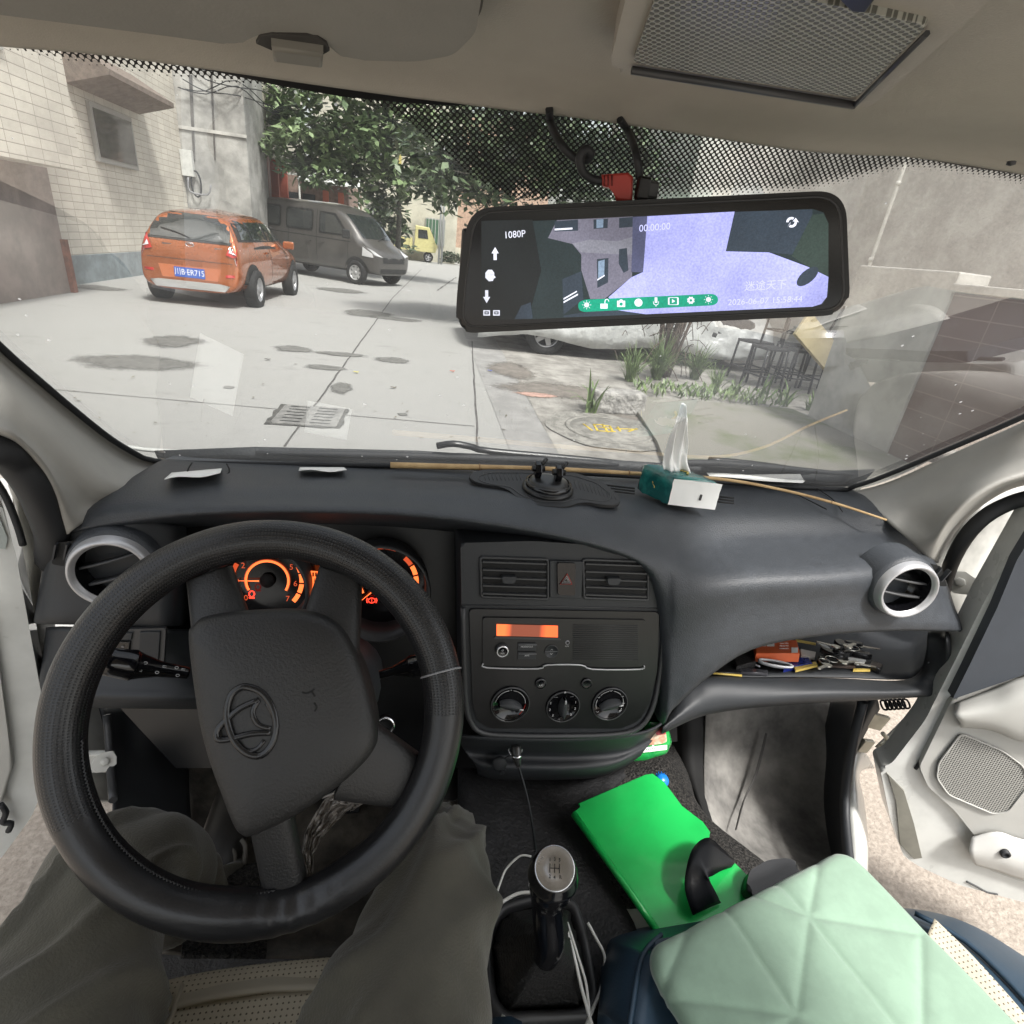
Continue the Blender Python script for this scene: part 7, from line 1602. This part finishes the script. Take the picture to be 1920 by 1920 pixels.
# --- stuff on the passenger shelf
e0, e1_, e2_ = ony(1340, 1268, .72), ony(1690, 1272, .72), ony(1500, 1216, .85)
tn = (e1_-e0).cross(e2_-e0).normalized(); tn = tn if tn.z > 0 else -tn
shf = Fr(e0+tn*.001, tn, V((0, 1, 0)))
SH = lambda x, y, h=0: shf.px(x, y, h)
def sbox(px, h0, th, m, name, label, cat, dec=None, bev=.0015, par=None):
    b = MB(); b.poly(shf, [SH(x, y, h0+th) for x, y in px], m, h=h0+th, th=th, bev=bev)
    if dec: dec(b)
    return b.build(name, None, par, label=label, cat=cat, origin=shf.w(*SH(*px[0]), h0) if par is None else None)
sbox([(1328, 1238), (1380, 1246), (1392, 1262), (1330, 1258)], 0, .008, M('black_card', (.01, .01, .011), .4), 'card_box', 'flat black card box with gold edge at the console end of the shelf', 'box', lambda b: (b.tube([shf.w(*SH(1330, 1258, .008), .004), shf.w(*SH(1391, 1263, .008), .004)], .0022, M('gold_edge', (.45, .33, .08), .4), n=6, smooth=1)))
ob = sbox([(1414, 1200), (1494, 1200), (1500, 1225), (1418, 1224)], .012, .018, M('orange_carton', (.62, .12, .035), .45, var=.08), 'cigarette_pack', 'orange cardboard pack with white bar code lying on the shelf', 'pack')
def lab(b):
    for (x0, y0, x1, y1) in ((1416, 1202, 1436, 1212), (1438, 1202, 1452, 1212), (1484, 1214, 1496, 1224)): b.poly(shf, [SH(x, y, .0305) for x, y in ((x0, y0), (x1, y0), (x1, y1), (x0, y1))], paper, h=.0305)
    for k in range(8): x = 1418+k*4.1; b.box(shf.w(*SH(x, 1207, .031), .031), (.0010, .010, .0003), void)
    for k in range(3): b.box(shf.w(*SH(1470, 1206+k*5, .031), .031), (.020, .0012, .0003), paper)
b = MB(); lab(b); b.build('pack_label', None, None) if False else None
b = MB(); lab(b)
cp = b.build('pack_label', None, ob)
sbox([(1460, 1236), (1516, 1232), (1524, 1243), (1470, 1252)], 0, .010, M('blue_foil', (.01, .02, .16), .25, bump=.5, bs=80, dist=.003), 'blue_packet', 'crinkled blue foil packet under the orange pack', 'packet')
for px, h0, lb in (([(1488, 1248), (1530, 1240), (1533, 1247), (1492, 1257)], .004, 'yellow wooden ruler beside the coiled white cable'), ([(1492, 1198), (1530, 1205), (1530, 1207), (1492, 1200)], .016, 'yellow pencil at the back of the shelf'), ([(1600, 1253), (1632, 1253), (1632, 1256), (1600, 1256)], .002, 'brown stick in front of the keys')):
    sbox(px, h0, .004, M('pencil_yellow', (.52, .38, .09), .5) if 'ruler' in lb else MATS['pencil_yellow'], 'wooden_stick', lb, 'stick', bev=.0006)
sbox([(1372, 1226), (1412, 1218), (1418, 1240), (1382, 1248)], .004, .012, M('wallet_black', (.012, .011, .011), .5, bump=.3, bs=200), 'small_wallet', 'small black wallet between the card box and the orange pack', 'wallet')
sbox([(1500, 1216), (1530, 1222), (1528, 1232), (1502, 1228)], .004, .006, M('receipt', (.55, .54, .50), .8), 'receipt', 'crumpled pale receipt between orange pack and keys', 'paper')
sbox([(1384, 1250), (1440, 1256), (1440, 1262), (1384, 1258)], .002, .006, M('pen_barrel', (.03, .03, .035), .25), 'pen', 'dark pen lying in front of the white plug', 'pen')
sbox([(1634, 1236), (1656, 1246), (1650, 1254), (1630, 1246)], .002, .010, M('lighter_dark', (.02, .02, .022), .2), 'lighter', 'small dark lighter at the door end of the keys', 'lighter')
ccoil = thing('coiled_cable', 'coiled white charging cable with plug on the shelf', 'cable', shf.w(*SH(1450, 1255)))
wc = M('white_cable', (.55, .56, .58), .4)
b = MB()
for k in range(6):
    cx, cy = SH(1446+k*1.5, 1250, .004+.002*k); a_ = .022+.0012*k; b.tube([shf.w(cx+a_*math.cos(t_)-.2*.010*math.sin(t_), cy+.014*math.sin(t_)-.3*a_*math.cos(t_), .010+.0022*k) for t_ in [j*.5 for j in range(13)]], .0021, wc, n=6, closed=False, smooth=2)
b.tube([shf.w(*SH(1425, 1250, .006), .006), shf.w(*SH(1405, 1240, .01), .01), shf.w(*SH(1395, 1225, .014), .014)], .0017, wc, n=6); b.build('cord', None, ccoil)
b = MB(); b.box(shf.w(*SH(1405, 1244, .008), .009), (.014, .010, .009), wc, bev=.002); b.build('plug', None, ccoil)
# heap of keys and fobs
fobm = M('fob_black', (.014, .014, .015), .25); keym = M('key_steel', (.55, .54, .50), .25, metal=1)
kr = thing('key_bunch', 'bunch of car keys with black fobs heaped on the shelf', 'keys', shf.w(*SH(1570, 1240)))
random.seed(11)
for k, (x, y, h, a, s_) in enumerate(((1580, 1222, .022, .3, 1.1), (1545, 1240, .010, 1.0, .9), (1610, 1226, .016, -.6, 1.0), (1575, 1208, .030, .9, .9), (1600, 1208, .026, -.3, .8), (1560, 1226, .018, 2.0, 1.0))):
    u, v = SH(x, y, h); q = [(u+s_*(p*math.cos(a)-r_*math.sin(a)), v+s_*(p*math.sin(a)+r_*math.cos(a))) for p, r_ in circ(16, .024, .013)]
    b = MB(); b.poly(shf, q, fobm, h=h+.006, th=.011, bev=.003); b.build('key_fob', None, kr)
for k, (x, y, h, a) in enumerate(((1548, 1252, .014, 3.6), (1610, 1248, .010, -.5), (1592, 1215, .034, .5), (1620, 1216, .022, -.4), (1560, 1214, .03, 2.4), (1585, 1245, .02, .1))):
    u, v = SH(x, y, h); R = lambda p, r_: shf.w(u+p*math.cos(a)-r_*math.sin(a), v+p*math.sin(a)+r_*math.cos(a), h+.003)
    b = MB(); b.prism([R(*p) for p in ((0, -.004), (.020, -.003), (.022, -.0045), (.025, -.002), (.028, -.004), (.031, 0), (.028, .003), (0, .004))], tn*.002, keym); b.prism([R(p-.006, q) for p, q in circ(12, .0085)], tn*.0024, keym); b.build('key_blade', None, kr)
for x, y, h, r_ in ((1560, 1236, .02, .013), (1596, 1214, .036, .016), (1545, 1240, .018, .010)):
    u, v = SH(x, y, h); b = MB(); b.tube([shf.w(u+r_*math.cos(t_), v+r_*.8*math.sin(t_), h+.002*math.sin(t_)) for t_ in [j*.7 for j in range(9)]], .0011, keym, closed=True, n=6); b.build('key_ring', None, kr)
b = MB(); u, v = SH(1580, 1250, .004); b.poly(shf, [(u+p, v+q) for p, q in ((-.03, -.004), (.02, -.010), (.03, .002), (-.01, .010))], M('brown_leather', (.04, .025, .018), .6), h=.010, th=.006, bev=.002); b.build('leather_case', None, kr)
b = MB(); u, v = SH(1545, 1212, .02); b.poly(shf, [(u+p, v+q) for p, q in ((-.006, -.012), (.006, -.010), (.008, .012), (-.004, .014))], paper, h=.022, th=.003, bev=.001)
b.build('tag', None, kr)
b = MB(); b.poly(shf, [SH(x, y, .006) for x, y in ((1588, 1240), (1622, 1246), (1618, 1252), (1590, 1248))], paper, h=.016, th=.003); b.build('tag', None, kr)

# --- snack bag on the carpet
def bag():
    fr = Fr(ony(1215, 1395, .70), (0, -.85, .5), V((0, .5, .85)))
    o = roundpoly([fr.px(*p) for p in ((1168, 1428), (1196, 1392), (1215, 1352), (1250, 1352), (1259, 1392), (1248, 1412), (1205, 1426))], .006, 4)
    cu, cv = sum(p[0] for p in o)/len(o), sum(p[1] for p in o)/len(o); r = thing('snack_bag', 'green plastic snack bag with a red and white picture under the console', 'snack bag', fr.o)
    gm_ = M('green_foil', (.015, .30, .06), .25, bump=.5, bs=45, dist=.005, coat=.5)
    b = MB(); rows = []
    for s_, h in ((1, 0), (.96, .006), (.8, .013), (.5, .019), (.2, .021), (.02, .0215)): rows.append([fr.w(cu+(x-cu)*s_, cv+(y-cv)*s_, h+.003*noise.noise(V((x*90, y*90, s_*3)))) for x, y in o])
    g = b.grid(rows, gm_, closed_u=True); b.bm.faces.new(g[0][::-1]); b.build('bag', None, r, smooth=True)
    b = MB(); q = roundpoly([fr.px(*p, .0215) for p in ((1202, 1398), (1212, 1366), (1246, 1362), (1250, 1390), (1240, 1394))], .004); b.poly(fr, q, M('snack_picture', (.42, .20, .12), .4, c2=(.62, .55, .42), vs_=60), h=.0235)
    b.build('printed_picture', None, r)
    b = MB(); b.poly(fr, roundpoly([fr.px(*p, .022) for p in ((1224, 1362), (1244, 1360), (1248, 1376), (1230, 1378))], .003), M('berry_red', (.42, .03, .04), .4, var=.4, vs_=90), h=.0242); b.poly(fr, roundpoly([fr.px(*p, .022) for p in ((1200, 1402), (1250, 1396), (1250, 1405), (1201, 1411))], .0012), paper, h=.0236)
    for k in range(12): u, v = fr.px(1205+k*3.6, 1406.5-k*.5, .024); b.box(fr.w(u, v, .0242), (.0012, .0004, .0035), M('green_ink', (.02, .15, .05), .6) if k == 0 else MATS['green_ink'])
    b.build('printed_label', None, r)
bag()
# --- green binder
gp = M('green_binder', (.010, .40, .075), .33, var=.12, vs_=9, coat=.3)
q0, q1, q2 = onz(1075, 1520, .555), onz(1240, 1458, .575), onz(1240, 1745, .555)
bn = (q1-q0).cross(q2-q0).normalized(); bn = bn if bn.z > 0 else -bn; bf = Fr(q0, bn, V((0, 1, 0)))
gb = thing('green_folder', 'bright green document folder lying on the black carpet by the gear lever', 'folder', q0)
b = MB(); b.poly(bf, [bf.px(*p) for p in ((1074, 1522), (1090, 1514), (1084, 1506), (1210, 1452), (1224, 1450), (1246, 1466), (1278, 1512), (1318, 1540), (1332, 1560), (1328, 1572), (1425, 1664), (1500, 1740), (1270, 1800), (1240, 1752))], gp, h=0, th=.004, bev=.0012); b.build('cover', None, gb)
b = MB(); b.poly(bf, [bf.px(*p, -.005) for p in ((1080, 1528), (1235, 1468), (1320, 1575), (1420, 1668), (1270, 1790), (1242, 1756))], M('green_binder_dark', (.010, .30, .07), .45), h=-.0045, th=.014, bev=.002); b.build('pages_block', None, gb)
b = MB(); b.tube([bf.w(*bf.px(*p), -.003) for p in ((1076, 1524), (1160, 1640), (1242, 1756))], .0055, gp, n=10, smooth=1); b.build('spine', None, gb)
# black strap looped over it, pouch beyond
sr_ = [((1300, 1716), (1352, 1693), .572), ((1285, 1668), (1340, 1668), .596), ((1288, 1622), (1330, 1652), .610), ((1302, 1586), (1328, 1645), .616), ((1328, 1570), (1336, 1642), .610), ((1354, 1590), (1352, 1633), .594), ((1380, 1616), (1372, 1626), .578)]
b = MB(); rows = []; A_s, _ = crspline([onz(*p, h) for p, q, h in sr_], [0]*7, 4); B_s, _ = crspline([onz(*q, h) for p, q, h in sr_], [0]*7, 4)
for p, q in zip(A_s, B_s): rows.append([p.lerp(q, k/4)+V((0, 0, .0015*math.cos((k-2)*.9))) for k in range(5)])
P = A_s
b.grid(rows); b.build('black_strap', M('black_leatherette', (.005, .0055, .007), .38, bump=.3, bs=300, dist=.0006), label='black leatherette strap looped over the green folder', cat='strap', origin=P[0], smooth=True, mods=[('SOLIDIFY', dict(thickness=.003))])
pf_ = Fr(onz(1440, 1640, .60), (0, -.2, .98), V((0, .98, .2)))
b = MB(); b.poly(pf_, roundpoly([pf_.px(*p) for p in ((1398, 1668), (1405, 1632), (1440, 1612), (1480, 1608), (1502, 1622), (1490, 1660), (1430, 1690))], .010, 5), MATS['black_leatherette'], h=0, th=.022, bev=.008); b.build('black_pouch', None, label='small black leather pouch at the far edge of the mint cushion', cat='pouch', origin=pf_.o)
b = MB(); c = onz(1240, 1464, .56); cf_ = Fr(c, (0, -.5, .85), V((0, .85, .5))); b.lathe(cf_, 0, 0, [(.011, -.02), (.0125, -.008), (.012, .006), (.009, .011), (0, .012)], M('blue_cap', (.01, .16, .55), .3), n=28)
for k in range(14): a = k*2*math.pi/14; b.box(cf_.w(.0122*math.cos(a), .0122*math.sin(a), -.002), (.0012, .0012, .010), MATS['blue_cap'])
bc = b.build('bottle_cap', None); bc['label'] = 'blue bottle cap peeping out beyond the green folder'; bc['category'] = 'bottle cap'
b = MB(); o_ = onz(1190, 1735, .50); b.grid([[o_+V((.012*i, .010*j, .006*noise.noise(V((i*1.3, j*1.7, 0)))+.003*j)) for i in range(-2, 3)] for j in range(-2, 3)]); b.build('paper_scrap', paper, label='crumpled white paper scrap beside the passenger seat', cat='paper', origin=o_, mods=[('SOLIDIFY', dict(thickness=.001))])
# --- mint cushion
def mint():
    A_, B_ = V((.283, .333)), V((.630, .432)); e1 = (B_-A_); L_ = e1.length; e1.normalize(); e2 = V((e1.y, -e1.x)); S_ = .385
    r3 = lambda px, py: onz(px, py, .692)
    def loc(px, py): p = r3(px, py); d = V((p.x, p.y))-A_; return V((d.dot(e1), d.dot(e2)))
    lines = [((1520, 1712), (1462, 1648)), ((1520, 1712), (1541, 1600)), ((1520, 1712), (1420, 1672)), ((1520, 1712), (1727, 1746)), ((1520, 1712), (1497, 1898)), ((1520, 1712), (1720, 1960)), ((1497, 1898), (1362, 1692)), ((1497, 1898), (1230, 1863)), ((1497, 1898), (1640, 1960)), ((1240, 1860), (1296, 1728)), ((1732, 1745), (1735, 1960)), ((1497, 1898), (1380, 2010))]
    LL = [(loc(*a), loc(*c)) for a, c in lines]
    n = 130; rows = []; corner = .03
    for j in range(n+1):
        row = []
        for i in range(n+1):
            s_, t_ = i/n, j/n; p = V((L_*s_, S_*t_)); cx = max(corner-p.x, 0, p.x-(L_-corner)); cy = max(corner-p.y, 0, p.y-(S_-corner))
            # pull the corners in to round them
            if cx > 0 and cy > 0:
                m_ = max(cx, cy); l_ = math.hypot(cx, cy); f_ = m_/l_; qx = (p.x-math.copysign(cx*(1-f_), p.x-L_/2)) ; qy = (p.y-math.copysign(cy*(1-f_), p.y-S_/2))
            else: qx, qy = p.x, p.y
            ed = min(p.x, L_-p.x, p.y, S_-p.y); h = .016*(1-math.exp(-ed/.005))
            dm = 1
            for a, c in LL:
                ab = c-a; tt_ = max(0, min(1, (V((qx, qy))-a).dot(ab)/ab.length_squared)); dm = min(dm, (V((qx, qy))-a-ab*tt_).length)
            h += .0042*(1-math.exp(-(dm/.005)))+.0015*min(dm, .05)/.05
            w_ = A_+e1*qx+e2*qy; row.append(V((w_.x, w_.y, .668+h)))
        rows.append(row)
    b = MB(); b.grid(rows); m = M('mint_fabric', (.215, .315, .235), .9, var=.05, vs_=30, bump=.35, bs=900, dist=.0006, sheen=.3)
    b.build('seat_cushion', m, label='mint green quilted cushion with star shaped seams on the passenger seat', cat='cushion', origin=(.5, .25, .665), smooth=True, mods=[('SOLIDIFY', dict(thickness=.012))])
mint()
# --- cables round the gear lever
cb = M('cable_white', (.78, .78, .74), .4)
b = MB(); b.tube([onz(1060, 1735, .60), onz(1076, 1790, .604), onz(1090, 1850, .60), onz(1112, 1930, .60)], .0022, cb, n=8); b.tube([onz(1064, 1730, .598), onz(1086, 1800, .602), onz(1100, 1850, .60), onz(1108, 1935, .60)], .0017, cb, n=8); b.build('usb_cable', None, label='doubled pale usb cable running across the gear lever frame', cat='cable', origin=onz(1062, 1735, .56))
b = MB(); b.tube([onz(1102, 1730, .565), onz(1118, 1760, .56), onz(1134, 1795, .555), onz(1128, 1850, .56), onz(1108, 1900, .565), onz(1090, 1945, .57)], .0021, cb, n=8, smooth=5); b.build('usb_cable', None, label='pale cable curving round the passenger side of the gear lever', cat='cable', origin=onz(1110, 1730, .555))
b = MB(); b.tube([onz(1002, 1674, .565), onz(970, 1676, .56), onz(930, 1700, .555), onz(905, 1730, .55)], .0024, cb, n=8, smooth=5); b.build('usb_cable', None, label='pale cable curving behind the gear lever frame on the driver side', cat='cable', origin=onz(1000, 1674, .55))
b = MB(); b.tube([onz(996, 1606, .57), onz(975, 1605, .565), onz(950, 1628, .55), onz(938, 1655, .545), onz(930, 1680, .54)], .0016, cb, n=8, smooth=5); b.box(onz(926, 1684, .54), (.014, .012, .008), cb, bev=.002); b.build('usb_cable', None, label='thin grey cable with small white plug behind the gear knob', cat='cable', origin=onz(926, 1684, .53))
b = MB(); b.tube([onz(940, 1905, .56), onz(965, 1922, .56), onz(1000, 1935, .56)], .0025, cb, n=8); b.build('usb_cable', None, label='short end of pale cable at the foot of the gear lever frame', cat='cable', origin=onz(960, 1915, .55))
b = MB(); b.tube([ony(968, 1400, .630), ony(969, 1418, .618), ony(972, 1436, .612)], [.0085, .0075, .004], M('plug_dark', (.03, .03, .03), .3), n=14); b.tube([ony(969, 1414, .619), ony(969.5, 1420, .617)], .0082, chrome, n=14, smooth=1)
b.tube([ony(972, 1436, .612), ony(980, 1462, .60), ony(992, 1510, .57), ony(1000, 1560, .53), ony(1005, 1600, .48)], .0018, rubber, n=8, smooth=5); b.build('charger_lead', None, label='black lead plugged into the round power socket under the console', cat='charger', origin=ony(968, 1400, .62))
# --- plastic bag behind the wheel
b = MB(); random.seed(5)
base_ = [(664, 1462), (600, 1510), (566, 1580), (572, 1640), (586, 1646), (590, 1600), (640, 1530), (712, 1500)]
rows = []
for i in range(26):
    t_ = i/25; y = 1462+182*t_; xc0 = interp([(1462, 655), (1500, 607), (1560, 572), (1600, 566), (1644, 576)], y) ; xc1 = interp([(1462, 670), (1490, 710), (1520, 650), (1570, 604), (1600, 588), (1644, 586)], y); row = []
    for j in range(22): s_ = j/21; row.append(ony(xc0+(xc1-xc0)*s_, y, .66-.04*t_+.010*noise.noise(V((i*.35, j*.55, 0)))+.012*abs(noise.noise(V((i*.7, j*1.3, 4))))))
    rows.append(row)
b.grid(rows)
b.build('plastic_bag', M('pale_plastic', (.34, .30, .26), .35, c2=(.55, .51, .46), vs_=50, bump=.8, bs=60, dist=.01), label='crumpled pale plastic bag tucked behind the steering wheel', cat='bag', smooth=True, mods=[('SOLIDIFY', dict(thickness=.001))])
b = MB()
for k in range(14):
    p = ony(random.uniform(620, 700), random.uniform(1472, 1515), .645); b.tube([p+V((random.uniform(-.02, .02), .0, random.uniform(-.015, .015))) for _ in range(4)], .0022, n=5, flat=.4, smooth=3)
b.build('shredded_strips', MATS['pale_plastic'], label='loose pale strips of shredded plastic at the top of the crumpled bag', cat='plastic strips')

# --- the driver: olive trousers, seated
def person():
    J = {'pel': ((-.13, -.24, .76), .13), 'wa': ((-.13, -.30, .93), .125), 'ch': ((-.13, -.36, 1.10), .14),
         'hr': ((-.045, -.16, .735), .098), 'tr': ((-.020, .12, .735), .106), 'tr2': ((.018, .30, .728), .088), 'kr': ((.060, .430, .712), .066), 'sr': ((.075, .53, .60), .056), 'ar': ((.085, .64, .47), .044), 'fr': ((.09, .72, .45), .036),
         'hl': ((-.225, -.16, .735), .098), 'tl': ((-.270, .12, .735), .106), 'tl2': ((-.30, .30, .745), .088), 'kl': ((-.292, .452, .745), .066), 'sl_': ((-.29, .50, .58), .056), 'al': ((-.285, .56, .46), .044), 'fl': ((-.285, .64, .445), .036)}
    E_ = [('pel', 'wa'), ('wa', 'ch'), ('pel', 'hr'), ('hr', 'tr'), ('tr', 'tr2'), ('tr2', 'kr'), ('kr', 'sr'), ('sr', 'ar'), ('ar', 'fr'), ('pel', 'hl'), ('hl', 'tl'), ('tl', 'tl2'), ('tl2', 'kl'), ('kl', 'sl_'), ('sl_', 'al'), ('al', 'fl')]
    ks = list(J); me = bpy.data.meshes.new('t'); me.from_pydata([J[k][0] for k in ks], [(ks.index(a), ks.index(c)) for a, c in E_], [])
    o = bpy.data.objects.new('t', me); col.objects.link(o); o.modifiers.new('s', 'SKIN'); 
    for i, k in enumerate(ks): me.skin_vertices[0].data[i].radius = (J[k][1], J[k][1]*(.92))
    me.skin_vertices[0].data[0].use_root = True
    sb = o.modifiers.new('u', 'SUBSURF'); sb.levels = 4
    dg = bpy.context.evaluated_depsgraph_get(); dg.update(); m2 = bpy.data.meshes.new_from_object(o.evaluated_get(dg)); bpy.data.objects.remove(o)
    b = MB(); b.bm.from_mesh(m2); b.bm.normal_update()
    for v_ in b.bm.verts:
        p = v_.co; fold = noise.noise(V((p.x*9+p.y*5, p.y*7, p.z*6)))*.012+noise.noise(V((p.x*26+p.y*12, p.y*9-p.x*8, p.z*12)))*.005
        for (kx, ky, kz) in ((.0, .42, .66), (-.3, .43, .66)):
            d_ = (p-V((kx, ky, kz))).length
            if d_ < .2: fold += .006*math.sin(d_*95+3*noise.noise(p*10))*math.exp(-(d_/.14)**2)
        # folds radiating from the hip
        ridge = 1-abs(noise.noise(V((p.x*14-p.y*9, p.y*3+p.x*3, p.z*5))))*2; fold += .030*max(0, ridge-.60)
        v_.co = p+v_.normal*fold
    pr_ = b.build('person', pants, label='seated driver in olive trousers with knees under the steering wheel', cat='person', origin=(-.13, -.1, .65), smooth=True)
    for x, y in ((.09, .735), (-.285, .66)):
        b = MB(); rows = []
        for t_, w_, h0, h1 in ((0, .030, 0, .05), (.1, .036, 0, .075), (.35, .036, 0, .07), (.65, .042, 0, .045), (.9, .036, 0, .032), (1, .012, .005, .02)):
            c = V((x, y-.08+.26*t_, .425+.10*t_*0)); rows.append([c+V((w_*math.cos(a), 0, h0+(h1-h0)*(.5+.5*math.sin(a)))) for a in [k*math.pi/8 for k in range(16)]])
        g = b.grid(rows, closed_u=True); b.bm.faces.new(g[0]); b.bm.faces.new(g[-1]); b.build('shoe', M('dark_shoe', (.02, .018, .016), .5) if x > 0 else MATS['dark_shoe'], pr_, smooth=True)
person()
